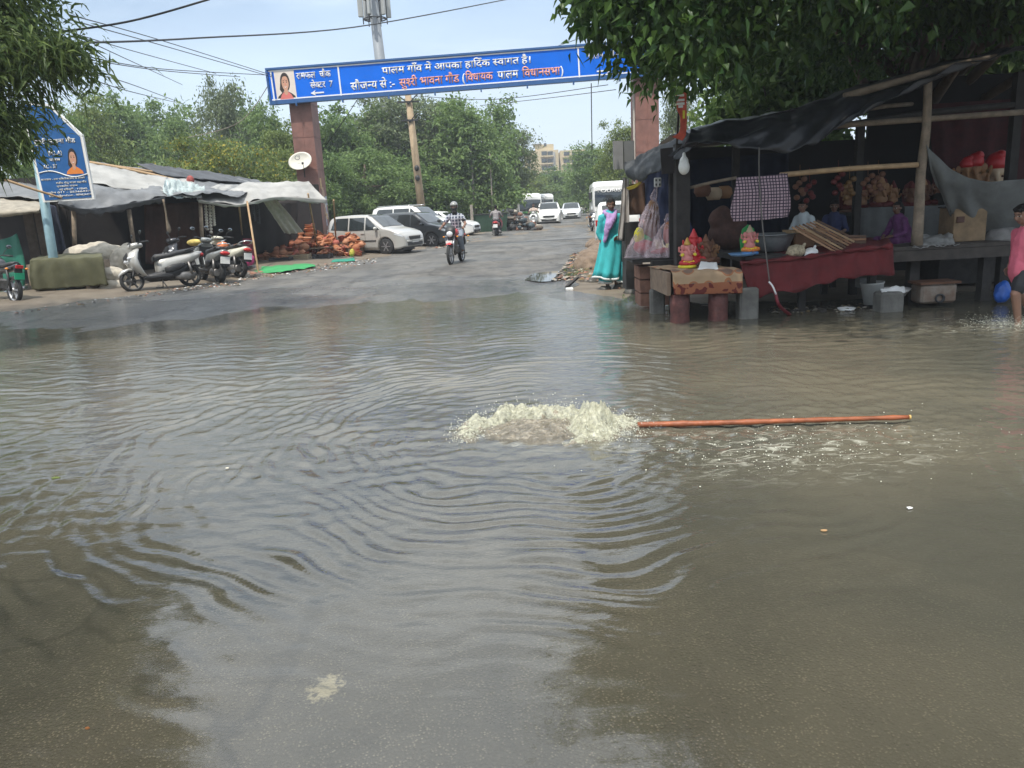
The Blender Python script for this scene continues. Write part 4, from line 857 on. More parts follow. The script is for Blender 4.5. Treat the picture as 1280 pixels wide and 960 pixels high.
# the woman in turquoise, stepping over rubble at the water's edge; she faces the camera and looks down at her hand
wl = G(765, 361, -.0); wm = thing('person', 'woman in a turquoise tunic and lilac scarf stepping along the water edge', 'person', (wl.x, wl.y, -.01), R(8))
b = Body(); S = .985
b.seg([(0, 0, .86), (0, -.005, 1.02), (0, -.01, 1.2), (0, .0, 1.32)], [.15, .125, .14, .115]); b.seg([(0, .0, 1.32), (0, -.03, 1.43)], [.052, .046]); b.seg([(-.15, 0, 1.31), (.15, 0, 1.31)], [.058, .058])
for s in (1, -1): b.seg([(s*.085, 0, .84), (s*.095, -.03, .46), (s*.09, .02 if s > 0 else -.03, .08)], [.088, .058, .036]); b.seg([(s*.09, .04 if s > 0 else .0, .035), (s*.105, -.14, .02)], [.034, .024])
b.seg([(.17, 0, 1.29), (.225, .03, 1.05), (.10, -.16, .94)], [.05, .042, .027]); hand(b, (.10, -.16, .94), (-.9, -.3, -.12), (0, -.4, 1), .92, .5)
b.seg([(-.17, 0, 1.29), (-.21, .03, 1.04), (-.17, -.03, .82)], [.05, .042, .027]); hand(b, (-.17, -.03, .82), (.1, -.1, -1), (0, -1, 0), .92, .4, (1, 0, 0))
T = head(b, V3(.0, -.045, 1.53), .098, RZ(-8) @ RX(14)); b.done('body', wm, [m_sk, m_eye, m_lips, m_hair], .0075, face_fn(T)); hair_cap(wm, T, 'bun')
m_turq = mat('turquoise_cloth', (.05, .47, .49), .75, var=.18, scale=5, bump=.25, bscale=60, trans=.15); m_turqd = mat('turquoise_trouser', (.03, .34, .37), .75, var=.15); m_lil = mat('lilac_scarf', (.42, .27, .52), .8, var=.25, scale=8, trans=.1)
b = Body(); b.seg([(0, 0, .92), (0, -.005, 1.02), (0, -.01, 1.2), (0, .0, 1.33)], [.175, .15, .165, .125]); b.seg([(-.16, 0, 1.31), (.16, 0, 1.31)], [.07, .07])
b.seg([(.17, 0, 1.29), (.225, .03, 1.05), (.135, -.11, .965)], [.066, .06, .048]); b.seg([(-.17, 0, 1.29), (-.21, .03, 1.04), (-.18, .0, .92)], [.066, .06, .05]); b.done('tunic', wm, [m_turq], .012, None, 4, .012, 9)
def skirt(parent, rings, m, name, n=44, amp=.02, k=7, trim=None):
    vs = []; rg = []
    for i, (z, cx, cy, rx, ry, wv) in enumerate(rings):
        rg.append([(cx+rx*math.cos(a)*(1+wv*math.sin(k*a+i*.35)+wv*.6*math.sin(3*a+1.3)), cy+ry*math.sin(a)*(1+wv*math.sin(k*a+i*.35)), z+.02*math.sin(2*a+1)*wv*8) for a in [2*PI*j/n for j in range(n)]])
    mb = MB().use(m); mb.loft(rg)
    if trim: mb.use(trim); a, b_ = rg[-1], [(x*1.004, y*1.004, z-.028) for x, y, z in rg[-1]]; mb.loft([[(x*1.006, y*1.006, z+.012) for x, y, z in rg[-1]], b_])
    o = mb.build(name, None, parent, recalc=False); sd_ = o.modifiers.new('t', 'SOLIDIFY'); sd_.thickness = .006; return o
m_trim = mat('white_lace', (.65, .68, .66), .8, var=.4, scale=40)
skirt(wm, [(.99, 0, 0, .168, .145, .0), (.88, .0, 0, .20, .165, .01), (.72, -.015, -.01, .212, .165, .06), (.52, -.045, -.02, .225, .175, .11), (.34, -.075, -.02, .235, .185, .15), (.24, -.095, -.02, .245, .19, .19)], m_turq, 'tunic_skirt', trim=m_trim)
for s in (1, -1): skirt(wm, [(.5, s*.09+.04*(s > 0), .02, .11, .12, .02), (.3, s*.10+.06*(s > 0), .03, .115, .12, .05), (.15, s*.105+.09*(s > 0), .03, .13, .12, .07)], m_turqd, 'trouser_leg', 24, k=5, trim=m_trim)
b = Body(); b.seg([(.10, .05, 1.41), (.06, -.10, 1.38), (-.03, -.14, 1.32), (-.11, -.10, 1.37), (-.10, .06, 1.41), (0, .1, 1.42), (.10, .05, 1.41)], [.036]*7); b.seg([(-.06, -.13, 1.34), (-.09, -.18, 1.2), (-.13, -.18, 1.05), (-.16, -.16, .9)], [.05, .058, .052, .035]); b.seg([(.05, -.12, 1.36), (-.02, -.18, 1.24), (-.09, -.19, 1.12)], [.045, .06, .05]); b.done('scarf', wm, [m_lil], .011, None, 3, .014, 14)
mb = MB().use(m_trim); mb.tube([(.135+.048*math.cos(a)*.4, -.11+.03*math.cos(a), .965+.046*math.sin(a)) for a in np.linspace(0, 2*PI, 14)], .013, 6); mb.build('cuff', None, wm)
mb = MB().use(mat('gold', (.7, .5, .2), .3, .9, var=0)); [mb.tube([(.085+.03*math.cos(a)*.25-.008*k, -.18+.012*math.cos(a), .935+.031*math.sin(a)) for a in np.linspace(0, 2*PI, 12)], .004, 5) for k in range(3)]; mb.build('bangles', None, wm)
# the boy in pink at the right edge, striding left through the water
bl_ = G(1272, 404, -.02); boy = thing('person', 'child in a pink shirt and dark shorts striding through the water', 'person', (bl_.x, bl_.y, -.07), R(-82))
b = Body()
b.seg([(0, 0, .70), (0, .005, .85), (0, .0, 1.0), (0, .01, 1.09)], [.115, .105, .11, .09]); b.seg([(0, 0, 1.09), (0, -.035, 1.19)], [.045, .04]); b.seg([(-.125, 0, 1.08), (.125, 0, 1.08)], [.048, .048])
b.seg([(.07, 0, .70), (.075, -.13, .40), (.075, -.06, .06)], [.08, .055, .034]); b.seg([(.075, -.04, .03), (.08, -.18, .02)], [.032, .024])
b.seg([(-.07, 0, .70), (-.075, .05, .40), (-.075, .26, .12)], [.08, .055, .034]); b.seg([(-.075, .28, .10), (-.08, .16, .02)], [.032, .024])
b.seg([(.14, 0, 1.06), (.165, .08, .85), (.16, .02, .67)], [.042, .036, .024]); hand(b, (.16, .02, .67), (0, -.25, -1), (0, -1, .3), .85, .7, (-1, 0, 0))
b.seg([(-.14, 0, 1.06), (-.165, .04, .86), (-.16, -.04, .69)], [.042, .036, .024]); hand(b, (-.16, -.04, .69), (0, -.3, -1), (0, -1, .3), .85, .7, (1, 0, 0))
T = head(b, V3(0, -.075, 1.285), .096, RX(22)); b.done('body', boy, [m_skl, m_eye, m_lips, m_hair], .0065, face_fn(T)); hair_cap(boy, T, 'short')
m_pink = mat('pink_cotton', (.62, .13, .19), .8, var=.12, scale=6, bump=.2, bscale=50); m_short = mat('black_shorts', (.015, .016, .02), .7, var=.2)
b = Body(); b.seg([(0, 0, .70), (0, .005, .85), (0, .0, 1.0), (0, .01, 1.09)], [.15, .14, .135, .10]); b.seg([(0, 0, .70), (0, 0, .63)], [.155, .15]); b.seg([(-.135, 0, 1.075), (.135, 0, 1.075)], [.062, .062])
b.seg([(.14, 0, 1.06), (.165, .08, .85), (.162, .045, .75)], [.062, .058, .05]); b.seg([(-.14, 0, 1.06), (-.165, .04, .86), (-.162, 0, .77)], [.062, .058, .05]); b.seg([(.03, .02, 1.13), (-.03, .02, 1.13)], [.062, .062]); b.done('shirt', boy, [m_pink], .010, None, 4, .014, 10)
b = Body(); b.seg([(.07, 0, .68), (.074, -.09, .48)], [.10, .088]); b.seg([(-.07, 0, .68), (-.075, .035, .48)], [.10, .088]); b.seg([(-.04, 0, .68), (.04, 0, .68)], [.11, .11]); b.done('shorts', boy, [m_short], .011, None, 4, .008, 9)
# people sitting in the stall
def sitter(label, loc, rz, shirt, skin, hairstyle='short', lean=0.0, yaw=0, cloth=None, scale=1.0, pitch=8):
    root = thing('person', label, 'person', loc, R(rz)); b = Body(); b.seg([(0, 0, .08), (0, .03, .3), (0, -lean, .5)], [.15, .13, .10]); b.seg([(0, -lean, .5), (0, -lean-.03, .60)], [.045, .042]); b.seg([(-.14, -lean, .49), (.14, -lean, .49)], [.05, .05])
    for s in (1, -1):
        b.seg([(s*.09, 0, .09), (s*.26, -.32, .12), (s*.02, -.40, .06)], [.085, .06, .04]); b.seg([(s*.155, -lean, .47), (s*.22, -lean-.04, .26), (s*.12, -.28, .2)], [.045, .038, .026]); hand(b, (s*.12, -.28, .2), (-s*.6, -.7, -.1), (-s, .2, .6), .9, .6)
    T = head(b, V3(0, -lean-.05, .70), .096, RZ(yaw) @ RX(pitch)); b.done('body', root, [skin, m_eye, m_lips, m_hair], .0085, face_fn(T)); hair_cap(root, T, hairstyle)
    b = Body(); b.seg([(0, 0, .08), (0, .03, .3), (0, -lean, .5)], [.175, .155, .115]); b.seg([(-.14, -lean, .485), (.14, -lean, .485)], [.065, .065])
    for s in (1, -1): b.seg([(s*.155, -lean, .47), (s*.22, -lean-.04, .26)] if cloth != 'full' else [(s*.155, -lean, .47), (s*.22, -lean-.04, .26), (s*.15, -.24, .2)], [.062, .056] if cloth != 'full' else [.062, .056, .05])
    b.done('shirt', root, [shirt], .013, None, 4, .012, 9)
    b = Body()
    for s in (1, -1): b.seg([(s*.09, 0, .09), (s*.26, -.32, .12), (s*.06, -.38, .06)], [.10, .078, .055])
    b.seg([(-.08, 0, .09), (.08, 0, .09)], [.14, .14]); b.done('trousers', root, [shirt if cloth == 'full' else m_short], .016, None, 3, .01, 8)
    root.scale = (scale,)*3; return root
# ------------------------------------------------------------------ two-wheelers
m_seat = mat('seat_vinyl', (.03, .03, .032), .55, var=.2, bump=.2, bscale=40); m_eng = mat('engine_metal', (.22, .21, .20), .45, .7, var=.3, scale=12); m_mirror = mat('mirror_glass', (.3, .33, .36), .05, 1.0, var=0)
def bikewheel(root, x, r, w, mag=True):
    o = thing('wheel', None, None); o.parent = root; o.location = (x, 0, r); Mx = Matrix.Rotation(PI/2, 4, 'X')
    mb = MB().use(m_tyre); mb.lathe([(r*.78, -w*.4), (r*.90, -w*.5), (r*.98, -w*.3), (r, 0), (r*.98, w*.3), (r*.90, w*.5), (r*.78, w*.4)], 28, Mx, caps=False); mb.lathe([(r*.78, w*.4), (r*.74, 0), (r*.78, -w*.4)], 28, Mx, caps=False); mb.build('tyre', None, o)
    mb = MB().use(m_rim if mag else m_hub); mb.lathe([(r*.78, -w*.3), (r*.70, -w*.2), (r*.70, w*.2), (r*.78, w*.3)], 28, Mx, caps=False); mb.lathe([(.001, -w*.5), (r*.16, -w*.5), (r*.16, w*.5), (.001, w*.5)], 14, Mx)
    for k in range(6): a = k*PI/3; mb.beam((0, 0, 0), (math.cos(a)*r*.73, 0, math.sin(a)*r*.73), .03, .05, up=(0, 1, 0))
    mb.use(m_eng).lathe([(r*.2, w*.55), (r*.42, w*.55), (r*.42, w*.6), (r*.2, w*.6)], 18, Mx, caps=False); mb.build('rim', None, o); return o
def sec(x, z, w, h, n=12, p=.75):
    """rounded cross-section in the YZ plane"""
    out = []
    for i in range(n):
        a = 2*PI*i/n; c, s = math.cos(a), math.sin(a); out.append((x, w*math.copysign(abs(c)**p, c), z+h*math.copysign(abs(s)**p, s)))
    return out
def hbar(root, x, z, w, bars=True, mirr=True, col=None):
    mb = MB().use(m_blackp); mb.tube([(x-.16, w, z+.02), (x-.06, w*.6, z+.03), (x, w*.2, z-.01), (x, -w*.2, z-.01), (x-.06, -w*.6, z+.03), (x-.16, -w, z+.02)], .013, 8)
    for s in (1, -1): mb.tube([(x-.19, s*(w+.02), z+.02), (x-.07, s*(w*.72), z+.03)], .019, 8); mb.tube([(x-.04, s*w*.95, z+.025), (x-.06, s*w*.6, z+.04)], .007, 5)
    mb.build('handlebar', None, root)
    if mirr:
        for s in (1, -1):
            mb = MB().use(m_blackp); mb.tube([(x-.06, s*w*.62, z+.03), (x-.04, s*w*.8, z+.14), (x-.05, s*w*1.0, z+.20)], .007, 6); mb.ell((x-.05, s*w*1.03, z+.23), (.015, .062, .045)); mb.use(m_mirror).ell((x-.062, s*w*1.03, z+.23), (.008, .052, .036)); mb.build('mirror', None, root)
def scooter(name, label, loc, rz, pm_, seatm=None, group=None, rack=True, lean=8, plate_rear=m_plate, apron2=None, mirr=True):
    root = thing(name, label, 'scooter', loc, 0, group); root.rotation_euler = (R(lean), 0, rz)
    root.scale = (1.1, 1.15, 1.08); r = .25; bikewheel(root, .62, r, .115, False); bikewheel(root, -.60, r, .13, False)
    mb = MB().use(apron2 or pm_); mb.loft([sec(.88, .36, .02, .02), sec(.80, .43, .075, .05), sec(.66, .49, .085, .035), sec(.5, .46, .075, .05), sec(.42, .36, .05, .04)], True, True); mb.build('front_mudguard', None, root)
    mb = MB().use(pm_); rg = []
    for z, x, w, t in ((.24, .28, .15, .06), (.38, .40, .21, .10), (.55, .49, .25, .14), (.70, .52, .245, .165), (.82, .48, .20, .15), (.90, .42, .14, .10), (.95, .40, .08, .06)):
        rg.append([(x+t*math.cos(a)*(1.0 if math.cos(a) > 0 else .45), w*math.copysign(abs(math.sin(a))**.7, math.sin(a)), z) for a in [2*PI*i/16 for i in range(16)]])
    mb.loft(rg, True, True); mb.build('front_apron', None, root)
    mb = MB().use(m_blackp); mb.loft([[(x, w*c, z) for c in (-1, -.5, 0, .5, 1)] for x, z, w in ((.69, .66, .10), (.68, .76, .13), (.62, .86, .07))], closed=False); mb.box((.45, 0, .60), (.08, .30, .5)); mb.build('apron_trim', None, root)
    mb = MB().use(pm_); mb.loft([sec(.58, .98, .03, .03), sec(.53, .99, .10, .06), sec(.42, 1.0, .14, .065), sec(.31, 1.0, .11, .05), sec(.27, 1.0, .03, .03)], True, True); mb.use(m_blackp).loft([[(.56-.02*k, y, .98+.09*k-.3*y*y) for y in (-.1, -.05, 0, .05, .1)] for k in (0, 1.0)], closed=False); mb.build('headset', None, root)
    mb = MB().use(m_lampg); mb.ell((.63, 0, .66), (.08, .14, .06)); mb.build('headlight', None, root)
    for s in (1, -1): mb = MB().use(m_amber if s > 3 else m_lampg); mb.ell((.62, s*.155, .72), (.06, .06, .035)); mb.build('indicator', None, root)
    hbar(root, .42, 1.02, .31, mirr=mirr)
    mb = MB().use(m_blackp); mb.box((.10, 0, .275), (.62, .36, .07), bev=.02); mb.loft([sec(.34, .30, .10, .06), sec(.22, .27, .17, .09), sec(-.1, .30, .175, .13), sec(-.35, .36, .17, .14), sec(-.55, .44, .12, .10), sec(-.68, .5, .05, .05)], True, True); mb.box((-.1, 0, .36), (.24, .28, .2), bev=.03); mb.tube([(.57, .07, .45), (.62, .07, r)], .022, 6); mb.tube([(.57, -.07, .45), (.62, -.07, r)], .022, 6); mb.tube([(.05, .12, .22), (.02, .3, .02)], .012, 6); mb.tube([(-.05, -.12, .22), (-.05, -.2, .06), (.1, -.2, .06)], .012, 6); mb.build('floorboard', None, root)
    mb = MB().use(pm_); mb.loft([sec(.08, .46, .10, .16), sec(.0, .50, .15, .19), sec(-.12, .53, .17, .185), sec(-.35, .57, .185, .165), sec(-.62, .63, .17, .12), sec(-.86, .71, .11, .075), sec(-.95, .74, .05, .035)], True, True); mb.build('rear_body', None, root)
    mb = MB().use(apron2 or m_blackp); [mb.loft([sec(-.05, .40, .03, .06), sec(-.2, .43, .06, .09), sec(-.4, .47, .05, .07), sec(-.5, .50, .02, .03)], True, True, M=Matrix.Translation((0, s*.15, 0))) for s in (1, -1)]; mb.build('side_panel', None, root)
    mb = MB().use(seatm or m_seat); mb.loft([sec(.13, .68, .07, .05), sec(.06, .71, .125, .075), sec(-.2, .72, .155, .07), sec(-.36, .76, .15, .065), sec(-.60, .80, .135, .055), sec(-.76, .81, .08, .03)], True, True); mb.build('seat', None, root)
    mb = MB().use(m_eng); mb.loft([sec(-.25, .27, .05, .08), sec(-.45, .25, .08, .10), sec(-.68, .24, .06, .08)], True, True, M=Matrix.Translation((0, .09, 0))); mb.tube([(-.2, -.16, .2), (-.45, -.18, .22), (-.9, -.19, .3)], [.02, .05, .045], 10); mb.tube([(-.62, .14, .26), (-.58, .14, .55)], .028, 8); mb.build('engine', None, root)
    if rack: mb = MB().use(m_chrome if pm_ != silver else m_blackp); mb.tube([(-.55, .13, .80), (-.85, .14, .88), (-.98, .08, .92), (-.98, -.08, .92), (-.85, -.14, .88), (-.55, -.13, .80)], .014, 8); mb.build('grab_rail', None, root)
    mb = MB().use(m_red); mb.ell((-.93, 0, .70), (.06, .11, .05)); mb.build('tail_light', None, root)
    mb = MB().use(m_blackp); mb.box((-.92, 0, .52), (.03, .20, .24)); mb.box((-.84, 0, .45), (.2, .12, .05)); mb.build('rear_mudguard', None, root)
    mb = MB().use(plate_rear); mb.box((-.945, 0, .54), (.015, .2, .16)); mb.build('number_plate', None, root)
    return root
def motorbike(name, label, loc, rz, pm_, lean=0, fairing=True, plate=m_plate):
    root = thing(name, label, 'motorcycle', loc, 0); root.rotation_euler = (R(lean), 0, rz); r = .30
    bikewheel(root, .66, r, .085); bikewheel(root, -.62, r, .10)
    mb = MB().use(m_chrome)
    for s in (1, -1): mb.tube([(.66, s*.085, r), (.44, s*.085, .88)], .021, 8); 
    mb.build('fork', None, root)
    mb = MB().use(pm_); mb.loft([[(.66+ (r+.035)*math.sin(a), y*.07, r+(r+.035+.02*(1-abs(y)))*math.cos(a)) for y in (-1, -.5, 0, .5, 1)] for a in np.linspace(-.75, .55, 9)], closed=False); o = mb.build('front_mudguard', None, root)
    mb = MB().use(pm_); mb.loft([sec(.34, .88, .05, .05), sec(.28, .90, .12, .10), sec(.12, .91, .15, .115), sec(-.05, .87, .12, .09), sec(-.16, .83, .07, .04)], True, True); mb.build('tank', None, root)
    mb = MB().use(m_seat); mb.loft([sec(-.06, .82, .06, .03), sec(-.18, .82, .11, .05), sec(-.45, .83, .125, .055), sec(-.70, .87, .11, .05), sec(-.80, .88, .05, .02)], True, True); mb.build('seat', None, root)
    mb = MB().use(pm_); mb.loft([sec(-.2, .72, .11, .07), sec(-.5, .75, .12, .06), sec(-.8, .82, .08, .045), sec(-.92, .85, .04, .02)], True, True); mb.build('tail_panel', None, root)
    mb = MB().use(m_blackp); mb.tube([(.44, 0, .85), (.32, 0, .4), (.1, 0, .28), (-.3, 0, .32), (-.62, .06, r)], .03, 8); mb.tube([(.44, 0, .85), (-.1, 0, .75), (-.8, 0, .80)], .025, 8); mb.tube([(-.62, -.07, r), (-.55, -.10, .75)], .03, 8); mb.tube([(-.62, .07, r), (-.55, .10, .75)], .03, 8); mb.box((-.86, 0, .66), (.05, .16, .3), bev=.01); mb.tube([(.02, .34, .3), (.02, -.34, .3)], .014, 8); mb.build('frame', None, root)
    mb = MB().use(m_eng); mb.box((.08, 0, .42), (.34, .24, .24), bev=.04); mb.box((.16, 0, .60), (.2, .17, .2), bev=.02); mb.use(m_hub); mb.ell((.05, .13, .42), (.12, .04, .11)); mb.ell((.05, -.13, .42), (.12, .04, .11)); mb.build('engine', None, root)
    mb = MB().use(m_chrome); mb.tube([(.22, -.08, .5), (.3, -.12, .28), (.0, -.15, .22), (-.3, -.17, .26), (-.75, -.18, .36)], [.018, .018, .025, .045, .04], 8); mb.build('exhaust', None, root)
    if fairing: mb = MB().use(pm_ if fairing == 2 else m_blackp); mb.loft([sec(.62, .90, .05, .06), sec(.56, .93, .14, .13), sec(.46, .97, .15, .15), sec(.38, 1.0, .12, .12)], True, True); mb.build('fairing', None, root)
    mb = MB().use(m_lampg); mb.ell((.60, 0, .88), (.05, .095, .085)); mb.build('headlight', None, root)
    for s in (1, -1):
        for xx, zz in ((.5, .80), (-.8, .76)): mb = MB().use(m_amber); mb.ell((xx, s*.20, zz), (.035, .035, .025)); mb.use(m_blackp).tube([(xx, s*.17, zz), (xx, s*.06, zz)], .008, 5); mb.build('indicator', None, root)
    hbar(root, .38, 1.03, .35)
    mb = MB().use(m_red); mb.box((-.93, 0, .80), (.04, .16, .07), bev=.01); mb.build('tail_light', None, root)
    mb = MB().use(plate); mb.box((-.90, 0, .60), (.012, .2, .14)); mb.box((.70, 0, .66), (.012, .2, .08)); mb.build('number_plate', None, root)
    return root
def gh(front, rear):
    a, b_ = G(*front, .05), G(*rear, .05); d = a-b_; return (a+b_)/2, math.atan2(d.y, d.x)
p_, h_ = gh((170, 366), (238, 357)); HB = .05
scooter('parked_scooter', 'silver scooter parked with its front to the road, nearest the white sacks', (p_.x, p_.y, HB), math.atan2(-.85, -1.0), silver, apron2=None)
grey = paint('dull_grey', (.26, .27, .26), .3); cream = paint('cream', (.60, .58, .47))
q = G(268, 355, .05); scooter('parked_scooter', 'grey scooter with black rear wheel parked between the silver and the cream scooter', (q.x-.35, q.y+.75, HB), math.atan2(.95, -.75), grey)
q = G(292, 349, .05); scooter('parked_scooter', 'cream white scooter parked farthest from the sacks, its tail to the road', (q.x-.45, q.y+.75, HB), math.atan2(.8, -1.0), cream)
q = G(233, 352, .05); scooter('parked_scooter', 'dark scooter set back between the silver and the grey scooters', (q.x-.3, q.y+1.5, HB), math.atan2(-.9, -.8), paint('black', (.03, .03, .035)))
mb = MB().use(mat('yellow_cloth', (.55, .42, .12), .8, var=.3)); mb.ell((0, 0, 0), (.2, .16, .09)); o = mb.build('yellow_cloth', None, None); o.location = P(243, 303, 21.2); tag(o, 'yellow cloth draped over the handlebar of the grey scooter', 'cloth')
m_gplate = mat('green_plate', (.02, .38, .20), .5, var=.1, scale=20)
q = G(12, 381, .05); motorbike('parked_motorcycle', 'dark motorcycle with a green plate cut off by the left edge', (q.x-.50, q.y+.55, HB), math.atan2(.55, -.8), paint('black', (.03, .03, .035)), 6, False, m_gplate)
# rider on the red motorcycle
m_rpaint = paint('red', (.50, .03, .035)); q = G(568, 331, 0); bz = math.atan2(-1, -.20)
motorbike('motorcycle', 'red motorcycle ridden towards the camera on the wet road', (q.x+.05, q.y+.4, .01), bz, m_rpaint, 0)
m_check = bpy.data.materials.new('check_cloth')
def checkmat(name, base, line, sc, w=.22, rot=(0, 0, 0), axes=('X', 'Z')):
    m = bpy.data.materials.new(name); m.use_nodes = True; nt = m.node_tree; b = nt.nodes['Principled BSDF']; b.inputs['Roughness'].default_value = .85
    tc = nn(nt, 'ShaderNodeTexCoord'); mp = nn(nt, 'ShaderNodeMapping'); mp.inputs['Rotation'].default_value = rot; nt.links.new(tc.outputs['Object'], mp.inputs[0]); sx = nn(nt, 'ShaderNodeSeparateXYZ'); nt.links.new(mp.outputs[0], sx.inputs[0]); acc = None
    for a in axes:
        m_ = nn(nt, 'ShaderNodeMath', operation='MULTIPLY'); m_.inputs[1].default_value = sc; nt.links.new(sx.outputs[a], m_.inputs[0]); f = nn(nt, 'ShaderNodeMath', operation='FRACT'); nt.links.new(m_.outputs[0], f.inputs[0]); l = nn(nt, 'ShaderNodeMath', operation='LESS_THAN'); l.inputs[1].default_value = w; nt.links.new(f.outputs[0], l.inputs[0])
        if acc is None: acc = l.outputs[0]
        else: mxx = nn(nt, 'ShaderNodeMath', operation='MAXIMUM'); nt.links.new(acc, mxx.inputs[0]); nt.links.new(l.outputs[0], mxx.inputs[1]); acc = mxx.outputs[0]
    c = nn(nt, 'ShaderNodeMixRGB'); c.inputs[1].default_value = (*base, 1); c.inputs[2].default_value = (*line, 1); nt.links.new(acc, c.inputs[0]); nt.links.new(c.outputs[0], b.inputs['Base Color']); return m
m_shirtck = checkmat('checked_shirt', (.07, .08, .12), (.45, .47, .52), 11, .3); m_jean = mat('faded_jeans', (.20, .23, .28), .85, var=.25)
def rider(label, bloc, brz, shirt, legs, skin, helmet=None, zs=.0, mask=None, seat_x=-.22, arms=True, scale=1.0):
    root = thing('person', label, 'person', bloc, brz+PI/2)
    y0 = -seat_x; hz = .90+zs; b = Body()
    b.seg([(0, y0, hz), (0, y0-.02, hz+.2), (0, y0-.06, hz+.42), (0, y0-.07, hz+.5)], [.145, .13, .145, .11]); b.seg([(0, y0-.07, hz+.5), (0, y0-.10, hz+.61)], [.055, .05]); b.seg([(-.17, y0-.07, hz+.48), (.17, y0-.07, hz+.48)], [.058, .058])
    hb = -.22; 
    for s in (1, -1):
        b.seg([(s*.10, y0, hz-.02), (s*.19, y0-.40, hz-.13), (s*.2, y0-.22, hz-.52+.0)], [.09, .065, .042]); b.seg([(s*.2, y0-.2, hz-.58), (s*.22, y0-.38, hz-.60)], [.04, .03])
        b.seg([(s*.19, y0-.07, hz+.46), (s*.33, y0-.18, hz+.24), (s*.34, hb-.02, 1.06)], [.052, .044, .03]); hand(b, (s*.34, hb-.02, 1.06), (0, -1, -.1), (-s, 0, 0), .95, 1.0)
    T = head(b, V3(0, y0-.13, hz+.74), .105, RX(4)); b.done('body', root, [skin, m_eye, m_lips, m_hair], .011, face_fn(T))
    b = Body(); b.seg([(0, y0, hz-.02), (0, y0-.02, hz+.2), (0, y0-.06, hz+.42), (0, y0-.07, hz+.5)], [.17, .155, .168, .12]); b.seg([(-.17, y0-.07, hz+.475), (.17, y0-.07, hz+.475)], [.072, .072])
    for s in (1, -1): b.seg([(s*.19, y0-.07, hz+.46), (s*.27, y0-.13, hz+.33)], [.074, .07])
    b.done('shirt', root, [shirt], .013, None, 4, .012, 9)
    b = Body(); 
    for s in (1, -1): b.seg([(s*.10, y0, hz-.02), (s*.19, y0-.40, hz-.13), (s*.2, y0-.22, hz-.48)], [.115, .088, .066])
    b.seg([(-.08, y0, hz-.01), (.08, y0, hz-.01)], [.14, .14]); b.done('trousers', root, [legs], .015, None, 3, .012, 8)
    b = Body()
    for s in (1, -1): b.seg([(s*.2, y0-.18, hz-.58), (s*.22, y0-.4, hz-.61)], [.055, .042])
    b.done('shoes', root, [m_blackp], .013, None, 3)
    if helmet:
        b = Body(); b.ell((0, .1, .25), (1.18, 1.28, 1.22), T); o = b.done('helmet', root, [helmet], .014, None, 3); Ti = T.inverted(); bm = bmesh.new(); bm.from_mesh(o.data)
        bmesh.ops.delete(bm, geom=[v for v in bm.verts if (lambda p: (p.y < -.2 and p.z < .35) or p.z < -.55)(Ti @ v.co)], context='VERTS'); bm.to_mesh(o.data); bm.free(); sd_ = o.modifiers.new('t', 'SOLIDIFY'); sd_.thickness = .02
        if mask: b = Body(); b.ell((0, -.2, -.55), (.82, .84, .58), T); b.seg([T @ Vector((0, -.1, -.9)), T @ Vector((0, -.1, -1.5))], [.075, .09]); b.done('face_scarf', root, [mask], .013, None, 3)
    else: hair_cap(root, T, 'short')
    return root
rider('man in a checked shirt and grey helmet riding the red motorcycle', (q.x+.05, q.y+.4, .01), bz, m_shirtck, m_jean, m_skl, mat('helmet_grey', (.25, .25, .24), .3, var=.1, coat=.5), 0, mat('black_scarf', (.02, .02, .022), .8, var=.2))
q = G(621, 296.5, 0); bz = math.atan2(1, .06); scooter('scooter', 'maroon scooter with a white plate ridden away from the camera', (q.x+.02, q.y+.9, .01), bz, paint('maroon', (.22, .02, .03)), lean=0)
rider('person in a grey shirt riding the maroon scooter, seen from behind', (q.x+.02, q.y+.9, .01), bz, mat('grey_shirt', (.25, .23, .23), .85, var=.15), m_short, m_sk, None, -.10, seat_x=-.30)
q = G(668.5, 286.5, 0); bz = math.atan2(-1, -.08); scooter('scooter', 'white scooter ridden towards the camera beside the white crossover', (q.x, q.y+.9, .01), bz, white, lean=0)
rider('person in a pale shirt riding the white scooter', (q.x, q.y+.9, .01), bz, mat('pale_shirt', (.50, .40, .34), .85, var=.15), m_short, m_sk, None, -.10, seat_x=-.30)
q = G(743, 291, 0); motorbike('parked_motorcycle', 'dark motorcycle standing at the road edge beside the parked white hatchback', (q.x+.1, q.y+1.0, .01), math.atan2(-1, .05), paint('black', (.03, .03, .035)), 4, False)
q = G(735.5, 271, 0); motorbike('motorcycle', 'distant motorcycle on the right of the road under the trees', (q.x, 70, .01), math.atan2(-1, 0), paint('black', (.03, .03, .035)), 0, False)
rider('distant rider on the right of the road under the trees', (q.x, 70, .01), math.atan2(-1, 0), m_jean, m_short, m_sk)
